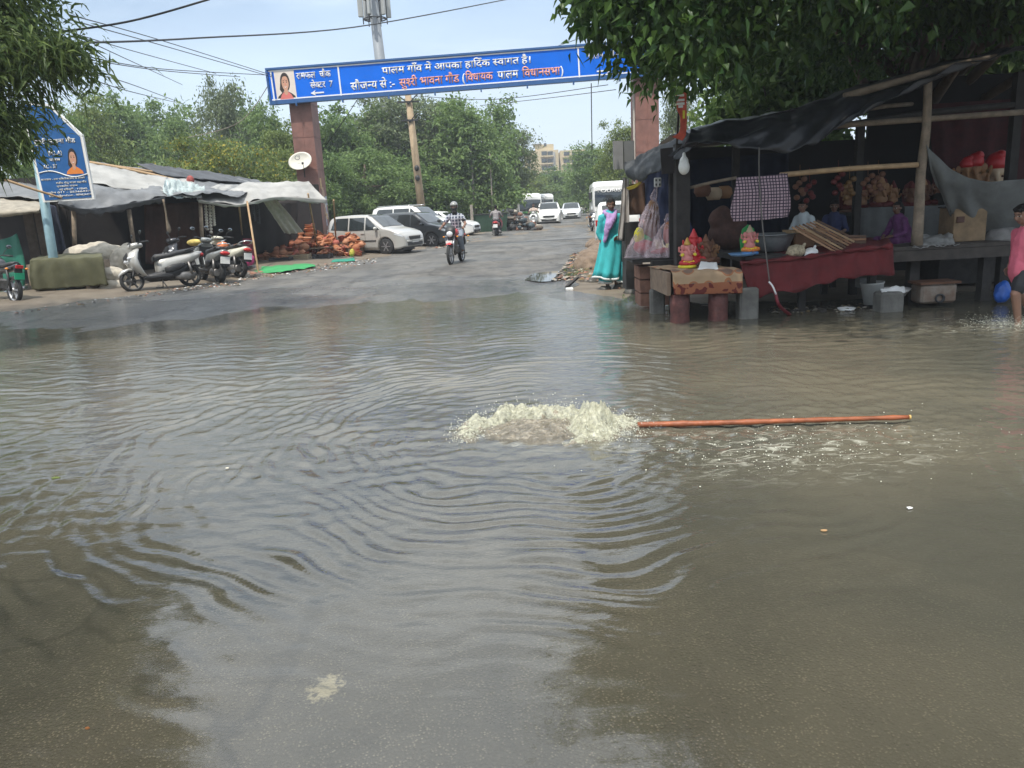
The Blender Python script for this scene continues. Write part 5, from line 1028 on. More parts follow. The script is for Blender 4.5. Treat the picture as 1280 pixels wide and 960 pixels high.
# ------------------------------------------------------------------ the left-hand side: shacks, signboard, pottery stall
m_tarpb = mat('black_tarp', (.045, .047, .052), .5, var=.3, scale=2, bump=.25, bscale=9); m_tarpg = mat('grey_tarp', (.14, .145, .15), .55, var=.3, scale=2, bump=.2, bscale=9); m_tarpw = mat('white_tarp', (.37, .365, .345), .6, var=.25, scale=1.6, bump=.2, bscale=8, trans=.12)
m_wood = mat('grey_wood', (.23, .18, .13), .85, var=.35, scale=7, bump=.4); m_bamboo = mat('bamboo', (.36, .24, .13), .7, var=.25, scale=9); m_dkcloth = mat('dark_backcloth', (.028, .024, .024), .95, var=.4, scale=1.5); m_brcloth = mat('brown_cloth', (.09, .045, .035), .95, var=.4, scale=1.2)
FY = lambda px: 20.6+(px-60)*(6.2/340)
def S(px, py, back=0.0): return P(px, py, FY(px)+back)
shack = thing('tarpaulin_shack', 'long low shack under sagging black and white tarpaulins behind the scooters', 'shack', (-9.5, 23, 0)); sl_ = -Vector(shack.location)
def under(o, par):
    o.parent = par; o.matrix_parent_inverse = Matrix.Translation(-Vector(par.location)); return o
def sh(name, rows, m, par=shack, **k): return under(sheet(name, rows, m, None, **k), par)
sh('roof_tarp', [[S(104, 202, 3.4), S(180, 212, 3.4), S(260, 221, 3.4), S(345, 231, 3.4)], [S(92, 222, 1.8), S(150, 225, 1.8), S(230, 232, 1.8), S(330, 238, 1.8)], [S(80, 244, .5), S(130, 244, .5), S(205, 240, .5), S(310, 242, .5)], [S(72, 255), S(112, 263), S(206, 247), S(300, 246)]], m_tarpg, nu=70, nv=22, amp=.10, freq=1.1, seed=1, rag=.15)
sh('roof_tarp', [[S(170, 203, 3.6), S(250, 214, 3.6), S(350, 232, 3.6)], [S(205, 220, 2.4), S(270, 226, 2.4), S(345, 236, 2.4)]], m_tarpb, nu=40, nv=8, amp=.06, freq=1.4, seed=2)
sh('white_strip', [[S(108, 203, 2.8), S(150, 212, 2.5), S(190, 219, 2.1), S(235, 225, 1.7)], [S(104, 219, 1.8), S(150, 229, 1.3), S(205, 236, .8), S(250, 237, .6)], [S(102, 228, 1.3), S(150, 235, 1.0), S(215, 244, .1), S(252, 248, .0)]], m_tarpw, nu=44, nv=12, amp=.06, freq=1.6, seed=3, rag=.15)
sh('front_valance', [[S(72, 254, -.03), S(112, 261, -.05), S(160, 254, -.05), S(206, 246, -.03)], [S(76, 258, -.02), S(112, 268, -.04), S(160, 261, -.03), S(206, 251, -.02)]], m_tarpb, nu=50, nv=5, amp=.05, freq=2.5, seed=4, rag=.12)
sh('crumpled_cloth', [[S(206, 226, .9), S(230, 229, .9), S(252, 234, .9)], [S(204, 238, .3), S(230, 242, .3), S(256, 242, .3)], [S(210, 246, .0), S(232, 249, .0), S(246, 247, .0)]], mat('pale_blue_cloth', (.36, .42, .42), .85, var=.3), nu=34, nv=14, amp=.12, freq=4, seed=5)
mb = MB().use(m_bamboo); mb.tube(spline([S(112, 203, 3.0), S(170, 214, 2.4), S(236, 229, 1.6)], 9), .05, 6); mb.tube(spline([S(118, 204, 3.2), S(240, 222, 2.8)], 5), .04, 6); under(mb.build('roof_pole', None, None), shack)
mb = MB().use(mat('faded_red', (.30, .07, .06), .8)); mb.ell(S(238, 225, 1.4), (.12, .1, .14)); under(mb.build('rag', None, None), shack)
for a, b_, m in (((161, 262), (169, 318), m_wood), ((250, 248), (254, 320), m_wood), ((92, 262), (94, 330), m_wood)):
    mb = MB().use(m); mb.tube([S(*a, .15), S(*b_, .15)], .06, 8); o = mb.build('post', None, None); under(o, shack)
mb = MB().use(m_wood); mb.tube(spline([S(204, 249, -.05), S(207, 264, -.05), S(209, 278, -.05), S(212, 291, -.05)], 10), [.03, .03, .025, .03, .025, .03, .04, .06, .07, .03], 7); under(mb.build('hanging_rag', None, None), shack)
mb = MB().use(m_dkcloth)
def wallq(p, q_, h, m, name, par, t=.04):
    mb = MB().use(m); p, q_ = Vector((p.x, p.y, 0)), Vector((q_.x, q_.y, 0)); mb.beam(p+Vector((0, 0, h/2)), q_+Vector((0, 0, h/2)), t, h); o = mb.build(name, None, None); return under(o, par)
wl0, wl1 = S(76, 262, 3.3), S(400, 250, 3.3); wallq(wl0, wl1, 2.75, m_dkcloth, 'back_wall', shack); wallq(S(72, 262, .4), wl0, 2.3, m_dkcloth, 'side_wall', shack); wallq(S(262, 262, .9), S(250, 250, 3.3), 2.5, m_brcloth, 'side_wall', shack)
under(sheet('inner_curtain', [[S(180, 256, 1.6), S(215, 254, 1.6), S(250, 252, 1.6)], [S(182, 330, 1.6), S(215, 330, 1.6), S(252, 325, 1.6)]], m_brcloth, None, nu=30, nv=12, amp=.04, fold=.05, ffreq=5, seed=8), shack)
# left-most shanty
shan = thing('shanty', 'left-most shanty of boards and a green sheet under a pale awning', 'shack', (-12.6, 21, 0))
m_green = mat('green_sheet', (.010, .13, .085), .6, var=.25, scale=2)
sh('green_sheet', [[P(-30, 300, 19.6), P(0, 300, 19.6), P(22, 292, 19.6)], [P(-30, 340, 19.5), P(2, 342, 19.5), P(32, 330, 19.5)], [P(-30, 385, 19.4), P(4, 384, 19.4), P(30, 374, 19.4)]], m_green, shan, nu=30, nv=20, amp=.03, fold=.05, ffreq=3, seed=11)
for k, (x0, x1, y0, y1) in enumerate(((28, 40, 265, 350), (41, 52, 260, 345), (52, 62, 262, 340))):
    mb = MB().use(mat('board_%d' % k, ((.10, .075, .055), (.13, .10, .075), (.085, .07, .06))[k], .9, var=.35, scale=8)); a, b_, c = P(x0+(y0-265)*0, y0, 20.3), P(x1, y0, 20.3), P((x0+x1)/2+12, y1, 20.3); mb.box(((a.x+b_.x)/2, 20.3+.02*k, a.z/2), (b_.x-a.x, .04, a.z)); under(mb.build('board', None, None), shan)
mb = MB().use(m_dkcloth); a = P(-40, 240, 21.6); b_ = P(75, 250, 21.6); mb.box(((a.x+b_.x)/2, 21.8, 1.5), (b_.x-a.x, .05, 3.0)); under(mb.build('back_wall', None, None), shan)
sh('awning', [[P(-40, 244, 20.8), P(0, 246, 20.8), P(60, 252, 20.8)], [P(-40, 262, 19.2), P(0, 264, 19.2), P(50, 260, 19.2)], [P(-40, 267, 19.1), P(0, 270, 19.1), P(50, 266, 19.1)]], mat('dusty_sheet', (.28, .25, .20), .8, var=.35), shan, nu=34, nv=8, amp=.04, freq=2, seed=12)
sh('tin_roof', [[P(-40, 222, 22), P(20, 226, 22), P(58, 232, 22)], [P(-40, 246, 20.4), P(10, 247, 20.4), P(60, 250, 20.4)]], m_tarpg, shan, nu=30, nv=8, amp=.04, freq=2, seed=13)
sh('dark_curtain', [[P(54, 258, 20.4), P(64, 256, 20.4), P(70, 258, 20.4)], [P(58, 315, 20.3), P(72, 315, 20.3), P(82, 312, 20.3)]], mat('navy_cloth', (.02, .025, .045), .9, var=.3), shan, nu=20, nv=12, amp=.02, fold=.04, ffreq=3, seed=14)
mb = MB().use(m_bamboo); mb.tube(spline([P(-10, 219, 18.4), P(40, 236, 18.6), P(82, 249, 18.9)], 8), [.035, .033, .03, .03, .028, .026, .022, .02], 6); o = mb.build('bamboo_pole', None); tag(o, 'long bamboo pole poking out from the left edge across the blue sign', 'pole')
# blue signboard on its pole
SY = 18.9; sg = thing('signboard', 'blue clipped-corner signboard with a portrait on a pale pole', 'sign', (P(60, 320, SY).x, SY, 0)); so_ = Vector(sg.location)
def spoly(pts, m, d, t, name, par): mb = MB().use(m); q = [P(*p, SY)-so_ for p in pts]; mb.prism([(v.x, v.z) for v in q], t, M=Matrix.Translation((0, d, 0))); return mb.build(name, None, par)
out = [(27, 128), (62, 130), (104, 169), (119, 249), (55, 253)]
spoly(out, m_white, 0, .07, 'frame', sg)
inn = [(30, 131), (61, 133), (101, 171), (115.5, 246.5), (57.5, 250.5)]; pn = spoly(inn, mat('sign_navy', (.012, .10, .30), .45, var=.1), -.032, .03, 'panel', sg)
w_ = [(x, 217.5-3.6*math.sin((x-51)/62*2*PI+.3)) for x in np.linspace(50.5, 110.5, 22)]
mb = MB().use(m_white); qs = [(P(x, y, SY)-so_) for x, y in w_]; mb.tube([(v.x, -.05, v.z) for v in qs], .014, 5); mb.build('wave_line', None, pn)
a, b_ = P(84, 217, SY)-so_, P(107, 215.5, SY)-so_; c = P(95, 182, SY)-so_; portrait('portrait', pn, (b_-a).length, c.z-a.z, m_white, m_orange, ((a.x+b_.x)/2, -.048, a.z-.02), bare=True)
def sline(tokens, p0, p1, hpx, m=m_white):
    a, b_ = P(*p0, SY)-so_, P(*p1, SY)-so_; o = text_mesh('lettering', tokens, m, pn, .03, abs(b_.x-a.x), hpx/960*SY*1.35); o.rotation_euler = (PI/2, 0, 0); o.location = (a.x, -.051, a.z); return o
sline(['सु', ('half', 'श', .68), ('slash',), 'री भावना गौड'], (44, 181), (96, 178.5), 5.6); sline(['(M.L.A)'], (62, 194), (79, 193), 4.6); sline(['पालम'], (64, 202), (77, 201.5), 3.6); sline(['AC - 37'], (56, 211), (73, 209.5), 4.4)
for i, (tx, x0, x1) in enumerate((('कायालय - राम चिकितसालय के सामने', 53, 108), ('शहीद सेतु मारग महावीर', 71, 109), ('एनकलेव पालम', 71, 97), ('नई दिललाी - 110045', 73, 108), ('फोन 011 - 25366437', 58, 111), ('bhawna@gmail.com - 9899834437', 59, 111))): sline([tx], (x0+i*.9, 226+i*4.1), (x1+i*.9, 225+i*4.0), 2.1 if i < 5 else 2.3)
mb = MB().use(mat('pale_blue_pole', (.22, .34, .38), .5, .3, var=.15)); a = P(45, 190, SY+.1)-so_; b_ = P(66, 322, SY+.1)-so_; mb.tube([(b_.x+.08, .12, -.2), (b_.x, .12, b_.z), (a.x, .12, a.z)], .105, 12); mb.build('pole', None, sg)
# olive cloth over a cart, sacks
cart = thing('covered_cart', 'low cart hidden under an olive cloth beside the signboard pole', 'cart', (G(90, 364, .08).x, G(90, 364, .08).y, .08)); cy = G(90, 366, .08).y
CP = lambda px, py, dy=0: P(px, py, cy+dy)
sh('olive_cloth', [[CP(42, 322, .9), CP(80, 317, .9), CP(128, 316, .9)], [CP(38, 325, .12), CP(80, 323, .12), CP(128, 321, .12)], [CP(37, 327, -.02), CP(80, 325, -.02), CP(129, 323, -.02)], [CP(37, 345, -.03), CP(82, 343, -.03), CP(132, 340, -.03)], [CP(40, 363, .0), CP(85, 360, .0), CP(136, 356, .0)]], mat('olive_cloth', (.085, .085, .045), .9, var=.25, scale=3, bump=.25, bscale=30), cart, nu=50, nv=22, amp=.02, fold=.022, ffreq=5, seed=21, rag=.06)
mb = MB().use(m_wood); a, b_ = CP(44, 326, .5), CP(126, 322, .5); mb.box(((a.x+b_.x)/2, cy+.5, .55), (b_.x-a.x, .8, .5)); [mb.box((x, cy+.3, .2), (.1, .5, .35)) for x in (a.x+.2, b_.x-.2)]; under(mb.build('frame', None, None), cart)
m_sack = mat('dirty_white_sack', (.42, .38, .31), .85, var=.25, scale=5, bump=.3, bscale=20)
def sack(lab, px, py, Y, rx, ry, rz_, rot=0, m=None, name='sack', cat='sack', grp=None, tie=True, seed=0):
    b = Body(); b.ell((0, 0, 0), (rx, ry, rz_)); b.ell((rx*.2, 0, rz_*.2), (rx*.8, ry*.9, rz_*.9)); b.ell((-rx*.35, 0, -rz_*.25), (rx*.7, ry*.9, rz_*.75))
    if tie: b.seg([(rx*.7, 0, rz_*.5), (rx*1.05, 0, rz_*1.05)], [.09*rx/.4, .05*rx/.4])
    o = b.done(name, None, [m or m_sack], .025 if rx > .2 else .012, None, 3, .05*rx/.4, 5*.4/rx); o.location = P(px, py, Y); o.rotation_euler = (0, R(rot), .3*seed); return tag(o, lab, cat, grp)
sack('big white sack bulging behind the olive-covered cart', 118, 320, 20.3, .75, .5, .33, 0, tie=False, seed=1)
sack('long pale bundle leaning up behind the silver scooter', 148, 330, 20.2, .62, .4, .27, -48, seed=2, tie=False); sack('rolled pale bundle lying upper between cart and scooter', 140, 345, 19.4, .36, .3, .22, 5, seed=3, tie=False); sack('rolled pale bundle lying on the ground between cart and scooter', 141, 359, 19.2, .34, .3, .2, 0, seed=4, tie=False)
# white awning and frame of the pottery stall
pot = thing('pottery_stall', 'pottery stall under a white tarpaulin awning by the left gate pillar', 'stall', (-7, 27, 0))
sh('awning', [[S(246, 237, 1.6), S(290, 231, 1.8), S(340, 229, 1.6), S(386, 227, 1.0)], [S(246, 245, .6), S(292, 243, .6), S(340, 238, .6), S(396, 238, .4)], [S(246, 250, 0), S(295, 257, -.1), S(345, 247, 0), S(409, 250, -.1)]], m_tarpw, pot, nu=60, nv=20, amp=.05, freq=1.5, fold=.05, ffreq=3.5, seed=31, rag=.05)
sh('valance', [[S(246, 249, -.02), S(295, 256, -.12), S(345, 246, -.02), S(409, 249, -.12)], [S(248, 253, .0), S(296, 259, -.1), S(345, 250, 0), S(408, 255, -.1)]], m_tarpw, pot, nu=50, nv=4, amp=.03, freq=2.5, seed=32, rag=.06)
sh('side_sheet', [[S(326, 247, .4), S(338, 249, .5), S(346, 250, .6)], [S(342, 272, .7), S(354, 272, .8), S(364, 270, .9)], [S(356, 292, .9), S(368, 292, .9), S(378, 290, 1.0)]], mat('grey_sheet', (.40, .38, .33), .8, var=.2, trans=.1), pot, nu=22, nv=20, amp=.03, fold=.06, ffreq=3, seed=33)
for a, b_, r in (((309, 252), (323, 340), .032), ((299, 258), (306, 325), .03), ((385, 242), (399, 322), .03)):
    mb = MB().use(m_bamboo); mb.tube([S(*a, -.1), G(*b_, .06)+Vector((0, 0, 0))], r, 7); under(mb.build('pole', None, None), pot)
q = S(417, 250, -.3); g_ = G(421, 318, .05); mb = MB().use(m_bamboo); mb.tube([q, g_], .03, 7); o = mb.build('bamboo_stake', None); tag(o, 'thin bamboo stake standing right of the gate pillar among the pots', 'stake')
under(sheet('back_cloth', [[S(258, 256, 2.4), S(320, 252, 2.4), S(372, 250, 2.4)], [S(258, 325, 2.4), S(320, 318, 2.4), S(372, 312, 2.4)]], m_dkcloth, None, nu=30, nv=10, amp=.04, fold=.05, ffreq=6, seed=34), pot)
m_plank = mat('old_plank', (.13, .09, .06), .9, var=.3)
m_t = [mat('terracotta_%d' % i, c, .85, var=.18, scale=6) for i, c in enumerate(((.34, .125, .055), (.40, .165, .075), (.27, .095, .05), (.43, .20, .11), (.36, .10, .07)))]
protop = {}
def potmesh(kind, mi):
    k = (kind, mi)
    if k in protop: return protop[k]
    pf = {'round': [(.001, 0), (.07, .0), (.13, .05), (.155, .11), (.14, .17), (.085, .215), (.075, .235), (.10, .255), (.085, .258), (.06, .23), (.06, .15), (.001, .05)],
          'bowl': [(.001, 0), (.07, 0), (.13, .035), (.165, .08), (.175, .085), (.165, .095), (.12, .05), (.001, .02)],
          'planter': [(.001, 0), (.095, 0), (.135, .21), (.15, .212), (.15, .25), (.135, .25), (.12, .2), (.08, .02), (.001, .02)],
          'lamp': [(.001, 0), (.03, 0), (.055, .03), (.06, .035), (.05, .037), (.001, .012)]}[kind]
    mb = MB().use(m_t[mi]); mb.lathe(pf, 14, caps=False); me = bpy.data.meshes.new(kind); o = mb.build('x', None); me = o.data; bpy.data.objects.remove(o); protop[k] = me; return me
def putpot(kind, loc, sc=1.0, grp=None, lab=None, name=None):
    o = link({'round': 'clay_pot', 'bowl': 'clay_bowl', 'planter': 'flower_pot', 'lamp': 'oil_lamp'}[kind], potmesh(kind, random.randrange(5))); o.location = loc; o.scale = (sc,)*3; tl_ = .6 if (grp and 'heaped' in grp) else .12; o.rotation_euler = (random.uniform(-tl_, tl_), random.uniform(-tl_, tl_), random.uniform(0, 6))
    return tag(o, lab, 'pot' if kind != 'lamp' else 'lamp', grp)
random.seed(5)
A_, B_ = G(318, 329, .06), G(380, 326, .06); ax = (B_-A_).normalized(); bk = Vector((-ax.y, ax.x, 0))
step = MB().use(m_plank)
for k in range(8):
    n = [9, 8, 7, 7, 6, 5, 4, 3][k]; z = .06+.155*k
    if k: step.beam(A_+bk*(.28*k)+ax*.1+Vector((0, 0, z-.04-.06)), B_+bk*(.28*k)-ax*.1+Vector((0, 0, z-.04-.06)), .26, .05); [step.box(tuple((A_ if s else B_)+ax*(.2 if s else -.2)+bk*.28*k+Vector((0, 0, z/2-.06))), (.06, .06, max(.05, z-.14))) for s in (0, 1)]
    for i in range(n):
        p = A_+ax*((B_-A_).length*(i+.5)/n)+bk*(.28*k)+Vector((random.uniform(-.03, .03), random.uniform(-.03, .03), z-.06+.005))
        if k == 0: putpot('planter', p, random.uniform(.95, 1.1), 'flower pots in the bottom row of the pottery stall', 'terracotta flower pot in the bottom row behind the green mat')
        else:
            kd = 'bowl' if (k+i) % 3 == 0 else 'round'; putpot(kd, p, random.uniform(.9, 1.25) if kd == 'round' else 1.15, 'clay pots stacked on the steps of the pottery stall' if kd == 'round' else 'clay bowls stacked on the steps of the pottery stall', 'round terracotta pot on the steps under the white awning' if kd == 'round' else 'shallow terracotta bowl on the steps under the white awning')
            if kd == 'bowl': putpot('bowl', p+Vector((0, 0, .06)), 1.1, 'clay bowls stacked on the steps of the pottery stall', 'shallow terracotta bowl on the steps under the white awning')
A2, B2 = G(384, 324, .06), G(452, 321, .06); ax2 = (B2-A2).normalized(); bk2 = Vector((-ax2.y, ax2.x, 0)); L2 = (B2-A2).length
for k in range(6):
    n = [0, 9, 10, 10, 9, 7][k]; z = .05+.19*k
    if k: step.beam(A2+bk2*(.27*k)-ax2*.2+Vector((0, 0, .05+.86*(k/5.)**.75*.5-.06)), B2+bk2*(.27*k)-ax2*.35+Vector((0, 0, .05+.86*(k/5.)**.75*.34-.06)), .30, .86*(k/5.)**.75*.6)
    for i in range(n+3 if n else 0):
        u_, v_ = random.random(), random.random(); p = A2+ax2*(L2*(u_*1.04-.08))+bk2*(1.35*v_+.05); p.z = .05+.86*v_**.75*(1-.30*u_)*random.uniform(.82, 1.06)
        kd = random.choice(('round', 'bowl', 'bowl', 'round', 'planter')); 
        lab = {'round': ('clay pots heaped in front of the gate pillar', 'round terracotta pot in the heap before the left gate pillar'), 'bowl': ('clay bowls heaped in front of the gate pillar', 'shallow terracotta bowl in the heap before the left gate pillar'), 'planter': ('flower pots heaped in front of the gate pillar', 'terracotta flower pot in the heap before the left gate pillar')}[kd]
        putpot(kd, p, random.uniform(.8, 1.2), *lab)
        if kd == 'bowl': putpot('bowl', p+Vector((0, 0, .055)), 1.0, *lab)
step.build('display_steps', None, None); under(bpy.data.objects['display_steps'], pot)
# crates with small pots
m_crk = mat('black_crate', (.025, .025, .03), .6, var=.2); m_crw = mat('crate_wood', (.34, .27, .18), .85, var=.25, scale=9)
def crate(name, lab, loc, rz, d, m, wood=False):
    root = thing(name, lab, 'crate', loc, rz); w, l, h = d; mb = MB().use(m); mb.box((0, 0, .015), (w, l, .03))
    n = 3
    for k in range(n):
        z = .05+(h-.05)*k/n+.03
        for s in (1, -1): mb.box((s*w/2, 0, z), (.02, l, (h-.05)/n*.72)); mb.box((0, s*l/2, z), (w-.022, .02, (h-.05)/n*.72))
    for sx in (1, -1):
        for sy in (1, -1): mb.box((sx*(w/2-.012), sy*(l/2-.012), h/2), (.05, .05, h))
    mb.build('slats', None, root); return root
for k, (px, py, lab, m, d) in enumerate(((388, 316, 'black plastic crate just right of the wooden crate', m_crk, (.5, .4, .22)), (374, 327, 'pale wooden crate full of small lamps before the pottery heap', m_crw, (.75, .42, .26)), (352, 329, 'dark crate left of the wooden crate, at the end of the flower pots', m_crk, (.7, .4, .2)), (404, 325, 'black plastic crate right of the wooden crate on the ground', m_crk, (.6, .4, .22)))):
    g_ = G(px, py, .06); crate('crate', lab, (g_.x, g_.y, .06), math.atan2(ax.y, ax.x), d, m)
    for i in range(10): putpot('lamp' if k != 1 else 'bowl', (g_.x+random.uniform(-.26, .26)*d[0]/.6, g_.y+random.uniform(-.12, .12), .06+d[2]-.04+random.uniform(0, .05)), 1.2 if k != 1 else .5, 'small lamps heaped in the crates', 'small clay lamp heaped in a crate before the pottery')
for i in range(46):
    f = random.random(); p = A_.lerp(B2, .12+.55*f)+bk*.62+Vector((0, random.uniform(-.1, .1), .42+.08*random.random())); putpot('lamp', p, random.uniform(1.1, 1.7), 'small reddish lamps on the long tray', 'small reddish clay lamp on the long tray amid the pottery')
mb = MB().use(m_plank); mb.beam(A_.lerp(B2, .08)+bk*.62+Vector((0, 0, .38)), A_.lerp(B2, .70)+bk*.62+Vector((0, 0, .38)), .36, .04); o = mb.build('long_tray', None); under(o, pot)
m_mat = mat('green_mat', (.035, .26, .085), .9, var=.2, scale=3, bump=.3, bscale=30)
o = sheet('green_mat', [[G(312, 331, .075), G(345, 330, .08), G(372, 329, .075)], [G(308, 336, .09), G(345, 335, .12), G(392, 331, .08)], [G(318, 341, .065), G(352, 340, .075), G(394, 334, .06)]], m_mat, None, nu=30, nv=14, amp=.03, seed=41); tag(o, 'bright green mat spread on the ground before the flower pots', 'mat')
o = sheet('green_mat', [[G(416, 325, .08), G(430, 324, .08), G(442, 322, .08)], [G(414, 328, .06), G(430, 327, .06), G(444, 326, .06)]], mat('teal_mat', (.02, .22, .15), .9, var=.2), None, nu=14, nv=6, amp=.02, seed=42); tag(o, 'small teal mat at the road end of the pottery heap', 'mat')
sack('magenta cloth bundle between the cream scooter and the pottery', 308, 326, 23.2, .24, .2, .22, 0, mat('magenta_cloth', (.45, .04, .17), .8, var=.2), 'cloth_bundle', 'bundle', tie=False)
o = sheet('wine_cloth', [[S(303, 298, .3), S(318, 298, .3)], [S(304, 322, .2), S(320, 325, .2)]], mat('wine_cloth', (.14, .015, .03), .9, var=.2), None, nu=14, nv=12, amp=.02, fold=.03, ffreq=2, seed=43); tag(o, 'wine-red cloth hanging behind the magenta bundle', 'cloth')
sack('yellow bag among the pots at the road end of the heap', 440, 316, 27.2, .09, .08, .13, 0, mat('yellow_bag', (.45, .38, .05), .6, var=.2), 'bag', 'bag', tie=False)
sack('orange bag on the seat of the cream scooter', 278, 308, 21.6, .17, .14, .12, 0, mat('orange_bag', (.55, .16, .05), .6, var=.2), 'bag', 'bag', tie=False)
for k, (px, pz0, pz1) in enumerate(((257, 256, 288), (262, 256, 292), (266, 257, 282), (316, 254, 276), (322, 254, 280))):
    a, b_ = S(px, pz0, .4), S(px+2, pz1, .4); mb = MB().use(mat('shell_white', (.6, .56, .5), .6, var=.2) if k < 3 else m_crk); mb.tube([a, b_], .006, 4); [mb.ell(a.lerp(b_, (i+.5)/9), (.055, .05, .05), 8, 5) for i in range(9)]; o = mb.build('bead_string', None); tag(o, 'string of white shell ornaments hanging by the pottery post' if k < 3 else 'string of dark ornaments hanging under the white awning', 'ornament', 'white strings hanging at the stall' if k < 3 else 'dark strings hanging at the stall')
# stones and litter on the verge
rk = random.Random(9); m_brick = mat('broken_brick', (.25, .13, .09), .9, var=.3, scale=8); m_rub = mat('rubble_grey', (.28, .25, .21), .95, var=.35, scale=6)
def stone(loc, r, m, lab, grp=None, name='stone'):
    mb = MB().use(m); mb.ell((0, 0, 0), (r, r*.8, r*.6), 9, 6); o = mb.build(name, None)
    for v in o.data.vertices: v.co *= 1+.35*noise.noise(v.co*2.2/r+Vector(loc))
    o.location = loc; o.rotation_euler = (rk.uniform(-.3, .3), rk.uniform(-.3, .3), rk.uniform(0, 6)); return tag(o, lab, 'stone', grp)
for px, py in ((317, 343), (322, 345), (312, 341), (326, 341), (307, 344)): g_ = G(px, py, .06); stone(g_, rk.uniform(.09, .16), m_brick if rk.random() < .6 else m_rub, 'broken brick at the foot of the bamboo pole by the green mat', 'bricks by the green mat', 'brick')
def litter(name, quad, n, s0, s1, cols, seed):
    r_ = random.Random(seed); mb = MB()
    for k in range(n):
        u, v = r_.random(), r_.random(); a = Vector(quad[0]).lerp(Vector(quad[1]), u); b_ = Vector(quad[3]).lerp(Vector(quad[2]), u); p = a.lerp(b_, v); s = r_.uniform(s0, s1)
        mb.use(r_.choice(cols)); M = Matrix.Translation(p) @ Matrix.Rotation(r_.uniform(0, 6), 4, 'Z') @ Matrix.Rotation(r_.uniform(-.4, .4), 4, 'X')
        mb.add([(-s, -s*.6, 0), (s*r_.uniform(.4, 1), -s*r_.uniform(.2, .7), s*.2), (s*.8, s*.6, 0), (-s*.7, s*r_.uniform(.3, .8), s*.25), (0, 0, s*.5)], [(0, 1, 4), (1, 2, 4), (2, 3, 4), (3, 0, 4)], False, M)
    o = mb.build(name, None); return tag(o, kind='stuff')
mlit = [m_rub, m_brick, mat('litter_white', (.5, .5, .48), .8), mat('litter_dark', (.05, .045, .04), .9), mat('leaf_litter', (.16, .11, .05), .9)]
litter('litter', [G(20, 392, .03), G(300, 356, .05), G(300, 350, .05), G(20, 378, .06)], 420, .012, .05, mlit, 1); litter('debris', [G(300, 352, .05), G(470, 330, .03), G(470, 322, .05), G(300, 342, .06)], 320, .015, .06, mlit, 2); litter('rubble', [G(545, 312, .03), G(655, 287, .03), G(650, 283, .05), G(540, 305, .05)], 500, .02, .12, mlit, 3)
# green skip, rubbish heap and posts across the road
q = G(613, 290, 0); sk = thing('rubbish_skip', 'green metal rubbish skip at the roadside below the minibus', 'skip', (P(610, 280, 47).x, 47, 0), R(8)); mb = MB().use(mat('skip_green', (.02, .055, .03), .6, var=.3)); mb.box((0, 0, .62), (2.0, 1.2, 1.05), taper=1.12); [mb.box((x, -.63, .62), (.06, .06, 1.05)) for x in (-.8, 0, .8)]; mb.build('bin', None, sk); mb = MB().use(m_blackp); mb.box((0, 0, 1.17), (2.3, 1.42, .05)); mb.build('rim', None, sk)
b = Body(); 
rcol = [mat('rubbish_%d' % i, c, .9, var=.4, scale=9) for i, c in enumerate(((.05, .05, .05), (.12, .10, .08), (.30, .27, .22), (.20, .10, .07), (.06, .08, .09), (.45, .43, .40)))]
mb = MB()
for k in range(170):
    u, v = rk.uniform(-1.5, 1.5), rk.uniform(-.6, .6); zz = (1.15*math.exp(-(u/.95)**2)+.25)*rk.random()**.6*(1-abs(v)*.6); s = rk.uniform(.06, .24); mb.use(rk.choice(rcol)); Mq = Matrix.Translation((u, v, zz)) @ Matrix.Rotation(rk.uniform(0, 6), 4, 'Z') @ Matrix.Rotation(rk.uniform(-1, 1), 4, 'X')
    if k % 2: mb.box((0, 0, 0), (s*2, s*rk.uniform(.5, 1.6), s*rk.uniform(.1, .9)), M=Mq)
    else: mb.ell((0, 0, 0), (s*1.3, s, s*.7), 7, 5, Mq)
o = mb.build('rubbish_heap', None); q = P(643, 280, 48); o.location = (q.x, 48, 0); tag(o, 'dark heap of rubbish between the skip and the minibuses', 'heap')
for px, py0, Y, lab in ((589, 256, 46, 'short concrete post standing behind the motorcyclist'),): a = P(px, py0, Y); mb = MB().use(m_rub); mb.box((0, 0, a.z/2), (.16, .16, a.z)); o = mb.build('concrete_post', None); o.location = (a.x, Y, 0); tag(o, lab, 'post')
# ------------------------------------------------------------------ the stall on the right
m_bwood = mat('black_wood', (.03, .027, .025), .85, var=.4, scale=6, bump=.3); m_maroon = mat('maroon_cloth', (.115, .012, .014), .85, var=.3, scale=3, bump=.2, bscale=50); m_greyc = mat('grey_canvas', (.13, .135, .13), .85, var=.25, scale=3, bump=.2, bscale=30)
m_conc = mat('concrete', (.15, .145, .13), .95, var=.35, scale=5, bump=.5, bscale=25); m_tarpn = mat('dark_tarp', (.014, .015, .018), .42, var=.4, scale=2.5, bump=.35, bscale=10)
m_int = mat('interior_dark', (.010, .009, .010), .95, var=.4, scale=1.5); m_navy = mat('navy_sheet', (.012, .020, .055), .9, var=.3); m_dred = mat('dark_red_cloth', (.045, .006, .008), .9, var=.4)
st = thing('market_stall', 'dark stall of poles under a sagging black tarpaulin on the right', 'stall', (5, 11, 0)); stl = Vector(st.location)
def us(o): return under(o, st)
UP = [(864, 164), (930, 150), (1000, 136), (1060, 121), (1120, 101), (1180, 84), (1245, 67), (1330, 48)]
LO = [(836, 194), (882, 178), (930, 183), (985, 191), (1032, 171), (1085, 141), (1140, 109), (1195, 84), (1300, 60)]
